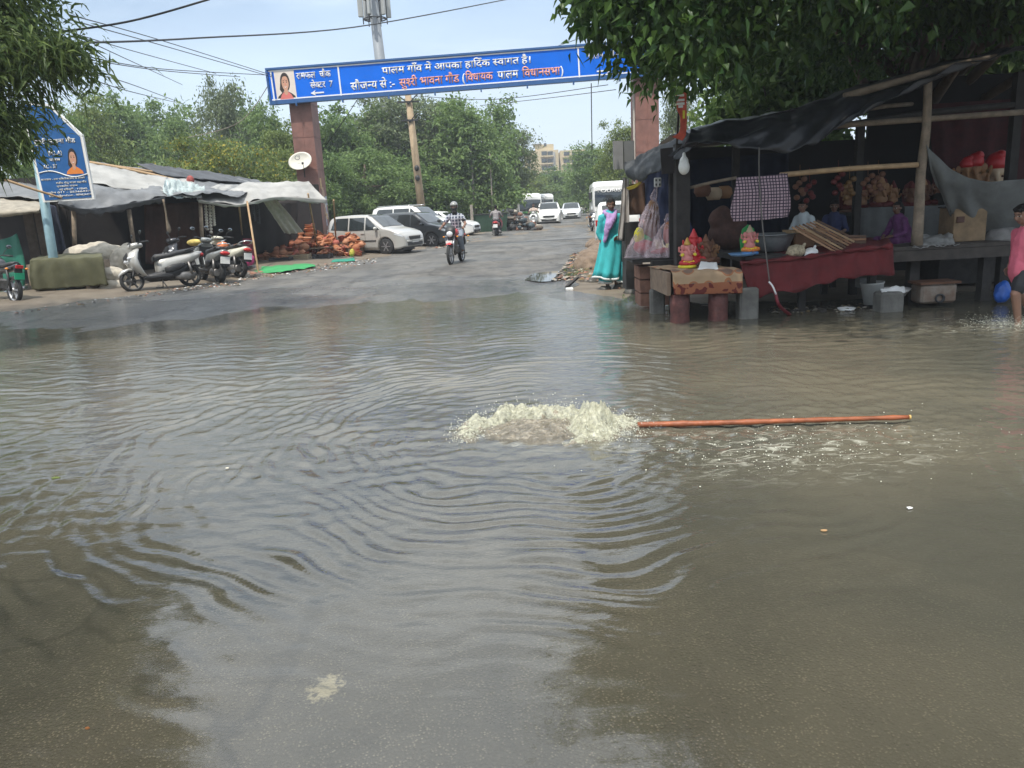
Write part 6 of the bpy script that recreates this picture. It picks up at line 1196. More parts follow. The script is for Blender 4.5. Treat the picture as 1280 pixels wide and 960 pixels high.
us(sheet('tarp_flap', [[P(x, y, 10.7) for x, y in UP], [P(x+(3 if i else -8), y+18-2.0*i, 10.35) for i, (x, y) in enumerate(UP)], [P(x, y, 10.15) for x, y in LO]], m_tarpn, None, nu=90, nv=18, amp=.06, freq=1.6, fold=.03, ffreq=9, seed=51, rag=.08))
us(sheet('tarp_roof', [[P(x, y, 10.7) for x, y in UP], [P(x, y, 10.7)+Vector((.1, 2, .12)) for x, y in UP], [P(x, y, 10.7)+Vector((.2, 4.4, -.1)) for x, y in UP]], m_tarpn, None, nu=50, nv=14, amp=.08, freq=1.1, seed=52))
us(sheet('tarp_tail', [[P(781, 203, 12.2), P(812, 189, 11.6), P(848, 171, 11.0), P(880, 168, 10.8)], [P(783, 214, 12.0), P(812, 207, 11.4), P(842, 191, 10.9), P(870, 182, 10.6)], [P(792, 224, 11.9), P(816, 219, 11.3), P(838, 207, 10.9), P(858, 190, 10.5)]], mat('grey_net', (.055, .06, .065), .7, var=.4, scale=4, bump=.3), None, nu=40, nv=14, amp=.05, freq=2.4, seed=53, rag=.12))
mb = MB().use(m_wood); mb.tube(spline([P(1055, 121, 10.5), P(1140, 97, 10.4), P(1200, 80, 10.3), P(1246, 70, 10.2)], 9), [.05, .05, .045, .045, .04, .04, .035, .03, .025], 8); us(mb.build('ridge_pole', None))
def pole(pts, r, m, name='pole', n=9): mb = MB().use(m); mb.tube(spline(pts, n), r, 8); return us(mb.build(name, None))
pole([Vector((P(1146, 303, 10.42).x, 10.42, .80)), P(1149, 260, 10.4), P(1151, 215, 10.37), P(1158, 160, 10.33), P(1160, 102, 10.3)], [.078, .072, .068, .064, .062, .06, .056, .053, .05], m_wood, 'post')
def vpost(px, pyt, Y, w, m, d=None): t = P(px, pyt, Y); mb = MB().use(m); mb.box((t.x, Y, t.z/2-.1), (w, d or w, t.z+.2)); return us(mb.build('post', None))
vpost(852, 180, 10.9, .19, m_bwood); vpost(839, 180, 11.3, .07, m_bwood); vpost(1076, 150, 11.8, .10, m_bwood); vpost(920, 180, 12.6, .1, m_bwood); vpost(1275, 90, 11.5, .12, m_bwood)
mb = MB().use(m_dkcloth); a, b_ = P(833, 185, 10.8), P(835, 217, 10.8); mb.beam(a, b_, .17, .03, up=(0, 1, 0)); us(mb.build('rag', None))
pole([P(861, 235, 10.9), P(890, 228, 10.8), P(921, 222, 10.7)], .022, m_wood, 'rail', 5); pole([P(975, 219, 10.25), P(1060, 211, 10.28), P(1147, 206, 10.3)], .035, m_bamboo, 'rail', 7)
pole([P(860, 180, 10.6), P(985, 168, 11), P(1150, 142, 11.4), P(1300, 128, 11.5)], .045, m_bwood, 'beam', 7); pole([P(1000, 160, 11), P(1100, 153, 10.8), P(1280, 140, 10.6)], .04, m_wood, 'beam', 7); pole([P(925, 182, 11), P(1060, 140, 13), P(1140, 130, 14)], .035, m_wood, 'beam', 5)
XL = P(836, 250, 11).x
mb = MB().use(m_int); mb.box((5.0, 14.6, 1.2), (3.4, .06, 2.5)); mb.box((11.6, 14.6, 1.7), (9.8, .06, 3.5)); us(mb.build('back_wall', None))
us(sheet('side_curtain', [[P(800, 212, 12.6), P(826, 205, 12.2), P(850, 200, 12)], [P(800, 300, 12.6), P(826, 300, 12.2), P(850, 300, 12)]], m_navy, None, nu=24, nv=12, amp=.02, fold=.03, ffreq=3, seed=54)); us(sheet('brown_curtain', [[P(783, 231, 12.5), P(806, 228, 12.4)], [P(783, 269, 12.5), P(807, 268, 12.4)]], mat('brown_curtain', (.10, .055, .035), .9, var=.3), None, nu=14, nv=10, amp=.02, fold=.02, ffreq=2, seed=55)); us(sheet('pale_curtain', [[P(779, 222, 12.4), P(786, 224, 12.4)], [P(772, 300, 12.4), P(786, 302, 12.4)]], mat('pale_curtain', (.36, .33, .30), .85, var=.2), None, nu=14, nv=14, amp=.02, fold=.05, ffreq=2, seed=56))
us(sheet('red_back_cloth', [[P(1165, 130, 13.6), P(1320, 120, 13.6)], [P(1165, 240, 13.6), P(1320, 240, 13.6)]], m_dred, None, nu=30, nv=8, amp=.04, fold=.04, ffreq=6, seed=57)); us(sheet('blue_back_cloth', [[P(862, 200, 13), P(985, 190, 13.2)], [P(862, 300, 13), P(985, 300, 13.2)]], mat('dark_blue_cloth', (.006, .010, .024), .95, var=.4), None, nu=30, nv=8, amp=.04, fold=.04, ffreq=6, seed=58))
mb = MB().use(m_bwood); x0, x1 = P(782, 300, 12.3).x, P(803, 300, 12.3).x; mb.box(((x0+x1)/2, 12.5, .72), (x1-x0, .4, 1.05)); us(mb.build('dark_cabinet', None))
for px0, px1, m in ((767, 778, mat('grey_panel', (.20, .20, .20), .7, var=.15)), (780, 792, mat('grey_panel_b', (.13, .135, .135), .7, var=.15))):
    a, b_ = P(px0, 212, 12.3), P(px1, 176, 12.3); mb = MB().use(m); mb.box(((a.x+b_.x)/2, 12.3, (a.z+b_.z)/2), (b_.x-a.x, .10, b_.z-a.z)); o = mb.build('hanging_board', None); tag(o, 'lighter grey flat board hung at the left end of the stall roof' if px0 < 770 else 'darker grey flat panel hung beside the lighter one at the stall roof', 'board')
mb = MB().use(mat('yellow_rope', (.55, .42, .05), .7)); [mb.tube(spline([P(784+k, 235+k, 12.1), P(795, 231+k*1.5, 12.0), P(802, 224+k, 11.9), P(806, 214, 11.8)], 12), .016, 6) for k in (0, 1.6)]; o = mb.build('rope', None); tag(o, 'doubled yellow rope hanging at the left end of the stall', 'rope')
mb = MB().use(mat('off_white_plastic', (.45, .45, .42), .5)); a = P(822, 228, 11.2); mb.box(tuple(a), (.10, .05, .13), bev=.01); mb.use(m_blackp); [mb.box((a.x+dx, a.y-.027, a.z+dz), (.022, .01, .03)) for dx in (-.025, .025) for dz in (-.03, .03)]; o = mb.build('switch_box', None); tag(o, 'small white switch box above the plastic-wrapped figures', 'switch')
# platform with the maroon cloth, platform on the right
mb = MB().use(m_bwood); z0 = .80
a, b_ = P(930, 318, 10.3), P(1116, 312, 10.3); mb.box(((a.x+b_.x)/2, 11.2, z0-.06), (b_.x-a.x, 1.9, .08)); [mb.box((x, 10.6, (z0-.1)/2-.1), (.09, .09, z0)) for x in (a.x+.9, b_.x-.12)]; [mb.box((x, 12, (z0-.1)/2), (.09, .09, z0-.1)) for x in (a.x+.2, b_.x-.2)]
plat = thing('display_platform', 'long low platform covered by a maroon cloth', 'platform', (a.x, 11, 0)); under(mb.build('frame', None), plat)
under(sheet('maroon_cloth', [[P(928, 309, 11.8), P(1000, 303, 11.8), P(1060, 300, 11.8), P(1108, 296, 11.8)], [P(926, 327, 10.25), P(1000, 320, 10.25), P(1060, 311, 10.25), P(1115, 306, 10.25)], [P(926, 333, 10.15), P(1000, 327, 10.15), P(1060, 318, 10.15), P(1116, 311, 10.15)], [P(938, 374, 10.12), P(1002, 360, 10.12), P(1062, 346, 10.12), P(1117, 340, 10.12)]], m_maroon, None, nu=70, nv=34, amp=.03, freq=2.0, fold=.02, ffreq=7, seed=61, rag=.07), plat)
pr_ = thing('plank_platform', 'bare dark plank platform on the right behind the wading child', 'platform', (7, 11, 0)); mb = MB().use(mat('dark_plank', (.05, .042, .036), .8, var=.4, scale=6)); a, b_ = P(1108, 318, 10.35), P(1262, 308, 10.35); zt = .80
for k in range(6): mb.box(((a.x+b_.x)/2+.02*(k % 2), 10.45+.27*k, zt-.03), (b_.x-a.x, .255, .05))
mb.box(((a.x+b_.x)/2, 10.34, zt-.13), (b_.x-a.x, .05, .14)); under(mb.build('planks', None), pr_)
for x in (a.x+.5, b_.x-.15): mb = MB().use(m_bwood); mb.box((x, 10.6, (zt-.2)/2-.05), (.13, .13, zt-.1)); under(mb.build('leg', None), pr_)
# tables and plinths in front
tb = thing('cloth_table', 'low table under an orange and beige patterned cloth standing in the water', 'table', (2.7, 10.3, 0)); tl = Vector(tb.location)
m_pat = bpy.data.materials.new('patterned_cloth'); m_pat.use_nodes = True; nt = m_pat.node_tree; b = nt.nodes['Principled BSDF']; b.inputs['Roughness'].default_value = .8; L = nt.links.new
tc = nn(nt, 'ShaderNodeTexCoord'); vo = nn(nt, 'ShaderNodeTexVoronoi'); vo.inputs['Scale'].default_value = 5.2; L(tc.outputs['Object'], vo.inputs['Vector']); r_ = nn(nt, 'ShaderNodeValToRGB'); r_.color_ramp.interpolation = 'CONSTANT'
e_ = r_.color_ramp.elements; e_[0].color = (.16, .10, .07, 1); e_[1].position = .33; e_[1].color = (.30, .12, .05, 1); e2 = e_.new(.42); e2.color = (.36, .25, .15, 1); L(vo.outputs['Distance'], r_.inputs[0])
wv = nn(nt, 'ShaderNodeTexWave'); wv.wave_type = 'RINGS'; wv.inputs['Scale'].default_value = 6; wv.inputs['Distortion'].default_value = 5; wv.inputs['Detail'].default_value = 1; wv.inputs['Detail Scale'].default_value = 2; L(tc.outputs['Object'], wv.inputs['Vector']); r2 = nn(nt, 'ShaderNodeValToRGB'); r2.color_ramp.elements[0].color = (.10, .012, .008, 1); r2.color_ramp.elements[1].color = (.26, .09, .04, 1); r2.color_ramp.elements[0].position = .42; r2.color_ramp.elements[1].position = .55; L(wv.outputs['Fac'], r2.inputs[0])
sx = nn(nt, 'ShaderNodeSeparateXYZ'); L(tc.outputs['Object'], sx.inputs[0]); lt = nn(nt, 'ShaderNodeMath', operation='LESS_THAN'); L(sx.outputs['Z'], lt.inputs[0]); mxp = nn(nt, 'ShaderNodeMixRGB'); L(lt.outputs[0], mxp.inputs[0]); L(r_.outputs[0], mxp.inputs[1]); L(r2.outputs[0], mxp.inputs[2]); L(mxp.outputs[0], b.inputs['Base Color'])
FYt = 9.95; q0, q1 = P(839, 340, FYt), P(927, 338, FYt); q2, q3 = P(842, 368, FYt), P(927, 366, FYt); lt.inputs[1].default_value = q2.z+.13
bk_ = Vector((-.12, 1.0, 0))
under(sheet('table_cloth', [[q0+bk_, q1+bk_], [q0+bk_*.5+Vector((0, 0, .005)), q1+bk_*.5+Vector((0, 0, .005))], [q0+Vector((0, .03, 0)), q1+Vector((0, .03, 0))], [q0.lerp(q2, .45)+Vector((0, -.03, 0)), q1.lerp(q3, .45)+Vector((0, -.03, 0))], [q2+Vector((0, -.03, 0)), q3+Vector((0, -.03, 0))]], m_pat, None, nu=40, nv=30, amp=.012, freq=3, fold=.006, ffreq=5, seed=62), tb)
mb = MB().use(mat('beige_board', (.24, .17, .12), .85, var=.3)); a, b_ = q0+Vector((-.02, .05, -.16)), P(815, 345, 11.0); mb.beam(a, b_+Vector((0, 0, -.02)), .05, .30); mb.box(((q0.x+q1.x)/2, FYt+.55, q0.z-.12), (q1.x-q0.x-.06, 1.0, .16)); under(mb.build('frame', None), tb)
for px, m_ in ((850, 0), (898, 0)):
    g_ = P(px, 385, FYt+.12); mb = MB().use(mat('wine_drum', (.10, .035, .03), .7, var=.5, scale=8, bump=.4)); mb.lathe([(.001, -.12), (.125, -.12), (.13, .0), (.122, .1), (.13, .2), (.125, q2.z-.02), (.001, q2.z-.02)], 18); o = mb.build('leg', None, tb); o.location = Vector((g_.x, FYt+.14, 0))-tl
for px, pt, pb, Y, w, lab in ((823, 362, 390, 10.9, .2, 'squat concrete block under the left end of the patterned table'), (938, 360, 398, 10.0, .25, 'concrete pillar stub between the patterned table and the maroon platform'), (1118, 366, 390, 9.95, .30, 'concrete block standing in the water in front of the buckets')):
    t = P(px, pt, Y); mb = MB().use(m_conc); mb.box((0, 0, t.z/2-.08), (w, w*.9, t.z+.16), bev=.025); o = mb.build('concrete_block', None); o.location = (t.x, Y+w/2, 0); tag(o, lab, 'block')
a = P(822, 322, 11.5); ld = thing('brick_ledge', 'low ledge of bricks and planks under the plastic-wrapped figures', 'ledge', (a.x, 11.7, 0)); mb = MB().use(m_brick)
for k in range(3): [mb.box((x, .0+.02*k, .12+.2*k), (.3, .5, .18)) for x in np.arange(-.12, .5, .32)]
mb.use(m_bwood).box((.06, -.08, .72), (.95, .75, .05)); mb.box((.15, -.5, .62), (.6, .16, .2)); mb.build('bricks', None, ld)
zl = .75
# figures
cols = dict(red_shaded=mat('idol_shaded_red', (.10, .010, .010), .7, var=.3), gold_shaded=mat('idol_shaded_gold', (.16, .09, .03), .6, var=.3), gold=mat('idol_gold', (.45, .26, .05), .4, .3, var=.1), pink=mat('idol_pink', (.60, .22, .20), .5, var=.1), red=mat('idol_red', (.50, .025, .03), .45, var=.1), yel=mat('idol_yellow', (.72, .62, .04), .5, var=.1), blue=mat('idol_blue', (.08, .25, .55), .5, var=.1), green=mat('idol_green', (.03, .36, .09), .5, var=.1), orange=mat('idol_orange', (.65, .20, .03), .5, var=.1), clay=mat('idol_clay', (.16, .075, .045), .85, var=.2), tan=mat('idol_tan', (.32, .17, .08), .7, var=.2), cream=mat('idol_cream', (.55, .42, .28), .6, var=.1))  # first red and gold have the stall's shade painted into their colour
def idol(lab, loc, s, skin, robe, base, crown, garland=None, back=None, rz=0, group=None, turban=False):
    root = thing('idol', lab, 'idol', loc, rz, group); root.scale = (s,)*3
    mb = MB().use(cols[base]); mb.lathe([(.001, 0), (.30, 0), (.31, .06), (.26, .09), (.001, .09)], 16, Matrix.Scale(1.0, 4)); mb.build('base', None, root)
    b = Body(); b.ell((0, 0, .30), (.20, .16, .17)); b.ell((0, -.01, .45), (.15, .12, .14)); b.ell((0, -.02, .66), (.115, .11, .12))
    b.seg([(0, -.11, .64), (.02, -.17, .54), (.05, -.17, .43), (.09, -.15, .40)], [.045, .038, .03, .022])
    for e in (1, -1): b.ell((e*.15, .01, .67), (.085, .025, .10)); b.seg([(e*.14, 0, .5), (e*.24, -.06, .42), (e*.22, -.14, .52)], [.05, .042, .035]); b.seg([(e*.13, .03, .52), (e*.27, .04, .55), (e*.28, .0, .68)], [.045, .035, .032])
    b.done('body', root, [cols[skin]], .016, None, 3)
    b = Body(); [b.seg([(e*.08, 0, .2), (e*.26, -.12, .17), (e*.05, -.22, .14)], [.10, .08, .055]) for e in (1, -1)]; b.ell((0, .0, .19), (.2, .16, .09)); b.done('robe', root, [cols[robe]], .018, None, 3)
    mb = MB().use(cols[crown])
    if turban: mb.lathe([(.001, .70), (.13, .70), (.16, .76), (.15, .84), (.09, .93), (.001, .97)], 16); mb.ell((.06, 0, .9), (.09, .1, .09))
    else: mb.lathe([(.001, .74), (.115, .74), (.12, .78), (.09, .82), (.085, .86), (.055, .90), (.03, .97), (.001, 1.0)], 14)
    mb.build('crown', None, root)
    if garland: mb = MB().use(cols[garland]); [mb.ell((.22*math.cos(a), -.17-.05*math.sin(-a) if 0 else -.16, .18+.22*(1-math.sin(a))*.0+.07*math.sin(a*3)*.2+(.25 if abs(math.cos(a)) > .9 else .0)), (.055, .05, .05), 8, 6) for a in np.linspace(0, PI, 9)]; mb.build('garland', None, root)
    if back: mb = MB().use(cols[back]); mb.prism([(-.24, .1), (.24, .1), (.28, .5), (.2, .85), (0, 1.0), (-.2, .85), (-.28, .5)], .04, M=Matrix.Translation((0, .2, 0))); mb.build('back_plate', None, root)
    return root
tz = q0.z+.01; g_ = P(859, 332, 10.35); idol('small painted idol with a yellow garland on the patterned table', (g_.x, 10.35, tz), .40, 'pink', 'red', 'yel', 'gold', 'yel', None, R(5)); g_ = P(866, 330, 10.5); 
idol('tall slim red idol standing behind the yellow-garlanded one', (g_.x+.04, 10.62, tz), .50, 'red', 'red', 'clay', 'red', None, None, R(-10))
g_ = P(882, 330, 10.6); idol('unpainted brown clay idol on the patterned table', (g_.x, 10.6, tz), .42, 'clay', 'clay', 'clay', 'clay', None, None, R(20)); idol('unpainted clay figure leaning behind the patterned table', (g_.x+.16, 10.85, tz), .34, 'tan', 'clay', 'clay', 'clay', None, None, R(-20))
g_ = P(938, 325, 10.35); idol('bright painted idol on a blue base at the left end of the maroon cloth', (g_.x, 10.40, .80), .39, 'pink', 'orange', 'blue', 'cream', 'yel', 'green', R(0))
o = sheet('paper', [[P(872, 338.5, 10.05)+Vector((0, 0, .02)), P(898, 337, 10.05)+Vector((0, 0, .02))], [P(876, 334, 10.3)+Vector((0, 0, .07)), P(896, 332, 10.3)+Vector((0, 0, .05))]], m_white, None, nu=12, nv=8, amp=.02, freq=6, seed=63); tag(o, 'crumpled white paper lying on the patterned table', 'paper')
mb = MB().use(mat('tin_blue', (.12, .25, .45), .5)); mb.lathe([(.001, 0), (.14, 0), (.18, .03), (.175, .035), (.13, .012), (.001, .01)], 20); o = mb.build('plate', None); o.location = (P(928, 328, 10.2).x, 10.22, .80); tag(o, 'small blue plate at the left end of the maroon cloth', 'plate')
# plastic-wrapped figures
m_poly = bpy.data.materials.new('clear_plastic'); m_poly.use_nodes = True; nt = m_poly.node_tree; L = nt.links.new; b = nt.nodes['Principled BSDF']; b.inputs['Base Color'].default_value = (.78, .64, .66, 1); b.inputs['Roughness'].default_value = .25
tp = nn(nt, 'ShaderNodeBsdfTransparent'); mxn = nn(nt, 'ShaderNodeMixShader'); tc = nn(nt, 'ShaderNodeTexCoord'); nz = nn(nt, 'ShaderNodeTexNoise'); nz.inputs['Scale'].default_value = 4; nz.inputs['Detail'].default_value = 4; mr = nn(nt, 'ShaderNodeMapRange'); mr.inputs[1].default_value = .35; mr.inputs[2].default_value = .7; mr.inputs[3].default_value = .14; mr.inputs[4].default_value = .46; L(tc.outputs['Object'], nz.inputs['Vector']); L(nz.outputs[0], mr.inputs[0]); L(mr.outputs[0], mxn.inputs[0]); L(tp.outputs[0], mxn.inputs[1]); L(b.outputs[0], mxn.inputs[2]); L(mxn.outputs[0], nt.nodes['Material Output'].inputs[0])
def wrapped(lab, px, py, Y, h, w, mix, lean, seed):
    a = P(px, py, Y); root = thing('wrapped_idol', lab, 'wrapped idol', (a.x, Y, zl))
    for k, (m_, c, r) in enumerate(mix): b = Body(); b.ell((c[0]*w+lean*c[1]*h, 0, c[1]*h), (r[0]*w, r[0]*w*.8, r[1]*h)); b.done('figure', root, [cols[m_]], .03, None, 2, .04, 5)
    rows = []
    for z, k in ((1.0, .10), (.86, .16), (.80, .10), (.70, .34), (.45, .56), (.2, .85), (.0, 1.0)): rows.append([(lean*z*h+k*w*.62*math.cos(t), -k*w*.45*math.sin(t)*1.0-.0, z*h) for t in np.linspace(-.35, PI+.35, 12)])
    o = sheet('plastic_wrap', rows, m_poly, root, nu=44, nv=30, amp=.03, freq=4, fold=.018, ffreq=9, seed=seed, thick=.002); return root
wrapped('tall idol wrapped in clear plastic on the brick ledge', 804, 318, 11.6, 1.02, .46, (('red', (-.0, .14), (.40, .13)), ('yel', (-.25, .30), (.2, .13)), ('clay', (.05, .45), (.26, .26)), ('tan', (.0, .68), (.17, .13)), ('green', (.05, .26), (.2, .1)), ('pink', (-.1, .5), (.14, .12))), .20, 71)
wrapped('shorter idol with an orange figure wrapped in clear plastic beside the black post', 830, 318, 11.45, .62, .46, (('red', (-.1, .12), (.38, .1)), ('pink', (.1, .5), (.2, .25)), ('yel', (.2, .25), (.2, .12)), ('orange', (.05, .68), (.15, .16)), ('blue', (.3, .15), (.18, .1))), .10, 72)
# hanging things
b = Body(); b.ell((0, 0, -.02), (.075, .075, .10)); b.ell((0, 0, .05), (.06, .06, .07)); b.seg([(0, 0, .10), (0, 0, .15)], [.03, .022]); o = b.done('hanging_jug', None, [mat('milky_plastic', (.72, .72, .68), .35, var=.06)], .008, None, 3); q = P(855, 207, 10.5); o.location = q; tag(o, 'white plastic jug hanging by a cord before the black post', 'jug')
mb = MB().use(m_blackp); mb.tube([q+Vector((0, 0, .14)), P(855, 180, 10.5)], .005, 5); o = mb.build('cord', None); tag(o, 'thin cord holding the white jug', 'cord')
m_checkc = checkmat('checked_towel', (.40, .29, .32), (.03, .02, .04), 25, .30)
o = sheet('checked_towel', [[P(921, 222, 10.22), P(953, 220, 10.2), P(984, 217, 10.22)], [P(918, 240, 10.14), P(953, 240, 10.12), P(987, 238, 10.14)], [P(913, 264, 10.14), P(953, 264, 10.12), P(988, 256, 10.14)], [P(917, 277, 10.14), P(950, 275, 10.12), P(985, 271, 10.14)]], m_checkc, None, nu=40, nv=26, amp=.015, freq=3, fold=.022, ffreq=4.5, seed=81); tag(o, 'pink and black checked cloth hanging from the stall rail', 'cloth')
mb = MB().use(mat('grey_cable', (.12, .11, .10), .7)); mb.tube(spline([P(949, 184, 10.05), P(949, 222, 10.03), P(953, 280, 10.0), P(958, 320, 9.95), P(962, 353, 9.93)], 14), .009, 6); o = mb.build('cable', None); tag(o, 'grey cable hanging in front of the checked cloth', 'cable')
mb = MB().use(mat('wine_hose', (.16, .01, .02), .5)); mb.tube(spline([P(962, 353, 9.93), P(969, 366, 9.9), P(974, 382, 9.9), Vector(G(988, 394, -.03))], 12), .022, 7); mb.use(m_white).tube(spline([P(961, 352, 9.9), P(966, 358, 9.88), P(970, 368, 9.88)], 6), .012, 6); o = mb.build('hose', None); tag(o, 'dark red hose trailing from the maroon cloth into the water', 'hose')
b = Body(); 
rb = thing('red_banner', 'narrow red and orange banner standing above the left roof of the stall', 'banner', (P(850, 175, 10.5).x, 10.5, 0)); a, c = P(851, 178, 10.5), P(850, 112, 10.5); 
under(sheet('cloth', [[P(845, 116, 10.5), P(858, 115, 10.5)], [P(846, 136, 10.48), P(858, 134, 10.5)], [P(850, 146, 10.47), P(858, 150, 10.5)], [P(849, 165, 10.45), P(857, 168, 10.5)], [P(840, 171, 10.45), P(853, 176, 10.5)]], mat('banner_red', (.55, .09, .05), .7, var=.35, scale=9), None, nu=10, nv=30, amp=.008, freq=5, seed=82), rb)
mb = MB().use(m_white); [mb.box((P(851, y, 10.46).x, 10.468, P(851, y, 10.46).z), (w_, .004, .03)) for y, w_ in ((119, .09), (125, .1), (129.5, .1), (133, .06))]; under(mb.build('white_band', None), rb); mb = MB().use(cols['yel']); mb.box((P(855, 143, 10.46).x, 10.47, P(855, 143, 10.46).z), (.03, .004, .10)); under(mb.build('yellow_band', None), rb); mb = MB().use(m_bwood); mb.tube([P(846, 182, 10.55), P(850, 112, 10.55)], .015, 6); under(mb.build('stick', None), rb)
# goods on the maroon cloth
mb = MB().use(mat('aluminium', (.36, .38, .39), .4, .6, var=.2)); mb.lathe([(.001, 0), (.24, 0), (.31, .16), (.335, .22), (.35, .225), (.335, .235), (.30, .17), (.22, .02), (.001, .015)], 28); o = mb.build('tub', None); o.location = (P(965, 322, 10.75).x, 10.85, .80); o.scale = (1, .9, 1); tag(o, 'wide aluminium tub on the maroon cloth under the checked cloth', 'tub')
sack('knotted clear bag of beige goods on the maroon cloth', 995, 314, 10.3, .13, .11, .085, 0, mat('beige_goods', (.36, .30, .20), .7, var=.5, scale=40), 'bag', 'bag', seed=1); sack('small white plastic bag beside the knotted bag', 1013, 316, 10.3, .11, .09, .06, -10, m_white, 'bag', 'bag', seed=2)
bn = thing('slat_bundle', 'tilted bundle of long wooden slats lying on the maroon cloth', 'wood', P(1030, 296, 10.55)); m_sl = [mat('slat_%d' % i, c, .75, var=.2, scale=9) for i, c in enumerate(((.34, .20, .11), (.26, .14, .075), (.40, .27, .15), (.12, .07, .045)))]
rs = random.Random(3)
for k in range(8): mb = MB().use(m_sl[k % 4]); mb.beam(P(990+k*4.5, 284-k*1.2, 10.45+.07*k), P(1046+k*3.6, 316-k*2.3, 10.30+.07*k), .07, .025); under(mb.build('slat', None), bn)
for k in range(4): mb = MB().use(m_sl[(k*2+1) % 4]); mb.beam(P(1012+k*5, 310-k*5, 10.8), P(1082, 306-k*3.5, 10.75), .05, .03); under(mb.build('slat', None), bn)
mb = MB().use(m_sl[1]); a = P(1006, 300, 10.95); mb.box((a.x, 10.95, .92), (.42, .34, .22), bev=.02); mb.use(m_sl[2]).box((a.x, 10.95, 1.04), (.50, .40, .04)); o = mb.build('wooden_box', None); tag(o, 'small lidded wooden box under the slats', 'box')
mb = MB().use(m_white); a = P(1086, 311, 10.3); mb.box((a.x, 10.3, a.z-.0), (.20, .05, .03)); o = mb.build('white_strip', None); tag(o, 'small white strip lying at the right end of the maroon cloth', 'strip')
# right half
o = sheet('grey_canvas', [[P(1156, 181, 10.3), P(1190, 212, 10.35), P(1235, 226, 10.4), P(1330, 220, 10.4)], [P(1161, 200, 10.32), P(1192, 232, 10.4), P(1240, 248, 10.5), P(1330, 250, 10.5)], [P(1170, 230, 10.5), P(1200, 262, 10.6), P(1245, 275, 10.7), P(1330, 282, 10.7)], [P(1186, 262, 10.6), P(1206, 292, 10.9), P(1250, 300, 10.9), P(1330, 300, 10.9)]], m_greyc, None, nu=60, nv=30, amp=.03, freq=1.8, fold=.03, ffreq=4, seed=83); tag(o, 'grey canvas slung from the wooden post across the right of the stall', 'canvas')
o = sheet('grey_backdrop', [[P(1072, 260, 11.9), P(1130, 258, 11.9), P(1200, 256, 11.9)], [P(1072, 306, 11.9), P(1130, 304, 11.9), P(1200, 302, 11.9)]], m_greyc, None, nu=36, nv=12, amp=.02, fold=.03, ffreq=7, seed=84); tag(o, 'plain grey cloth hung below the idol shelf behind the seated woman', 'cloth')
shf = thing('idol_shelf', 'dim shelf carrying a row of shaded red idols', 'shelf', (P(1115, 262, 12.3).x, 12.3, 0)); z_ = P(1115, 262, 12.3).z; mb = MB().use(m_bwood); mb.box((0, 0, z_-.03), (1.7, .6, .05)); [mb.box((x, .2, z_/2), (.08, .08, z_-.06)) for x in (-.8, .8)]; mb.build('board', None, shf)
rr = random.Random(4)
for k in range(7): idol('dim brown and red idol in the row on the shelf', (shf.location.x-.72+.24*k, 12.2+.1*(k % 2), z_), rr.uniform(.42, .58), rr.choice(('tan', 'clay', 'clay')), 'red_shaded', 'clay', rr.choice(('gold_shaded', 'red_shaded', 'tan')), None, rr.choice((None, 'red_shaded')), rr.uniform(-.4, .4), 'idols on the dim shelf')
z2 = P(1235, 225, 12.2).z; 
for px, s_, lab, sk_ in ((1207, .62, 'smallest turbaned idol, dim, left of the two red-turbaned ones', 'tan'), (1217, .78, 'red-turbaned tan idol left of the largest one behind the canvas', 'tan'), (1243, .95, 'largest red-turbaned tan idol looking over the grey canvas', 'cream')): idol(lab, (P(px, 225, 12.2).x, 12.2, P(px, 195 if s_ > .7 else 199, 12.2).z-s_*.9), s_, sk_, 'red', 'clay', 'red', None, None, R(-25), turban=True)
mb = MB().use(m_bwood); mb.box((P(1235, 225, 12.2).x+.3, 12.3, .75), (2.2, .7, 1.4)); o = mb.build('rear_plinth', None); us(o)
o = None
mb = MB().use(mat('tan_board', (.22, .15, .085), .85, var=.3, scale=5)); a, b_ = P(1191, 303, 10.6), P(1236, 258, 10.6); w_, h_ = b_.x-a.x, b_.z-a.z; mb.box((0, 0, h_/2), (w_, .38, h_), bev=.01); bx_ = thing('plywood_box', 'tan plywood box with a dark hinge on the plank platform', 'box', ((a.x+b_.x)/2, 10.80, zt)); mb.build('box', None, bx_); mb = MB().use(mat('rust_plate', (.07, .03, .02), .7)); mb.box((-w_*.32, -.2, h_*.66), (.10, .02, .08)); mb.build('hinge', None, bx_)
mb = MB().use(m_bwood); mb.box((0, 0, h_+.008), (w_+.03, .4, .02)); mb.build('lid', None, bx_)
sack('lumpy grey sack right of the plywood box', 1254, 295, 10.8, .26, .2, .13, 0, mat('grey_sack', (.22, .21, .20), .8, var=.3), tie=False, seed=1); o = sheet('plastic_sheet', [[P(1148, 296, 10.75), P(1170, 293, 10.7), P(1190, 292, 10.7)], [P(1146, 304, 10.5), P(1170, 303, 10.45), P(1192, 302, 10.45)], [P(1140, 310, 10.32), P(1170, 309, 10.3), P(1200, 306, 10.3)]], mat('grey_plastic', (.26, .26, .25), .4, var=.3), None, nu=36, nv=14, amp=.05, freq=5, seed=85); tag(o, 'crumpled grey plastic sheet left of the plywood box', 'sheet')
mb = MB().use(mat('white_bucket', (.58, .58, .55), .45, var=.15)); mb.lathe([(.001, 0), (.115, 0), (.15, .28), (.16, .285), (.16, .30), (.14, .30), (.11, .02), (.001, .02)], 22); o = mb.build('bucket', None); q = P(1093, 376, 10.5); o.location = (q.x, 10.55, .02); o.rotation_euler = (0, R(-4), 0); tag(o, 'white bucket under the right end of the maroon cloth', 'bucket')
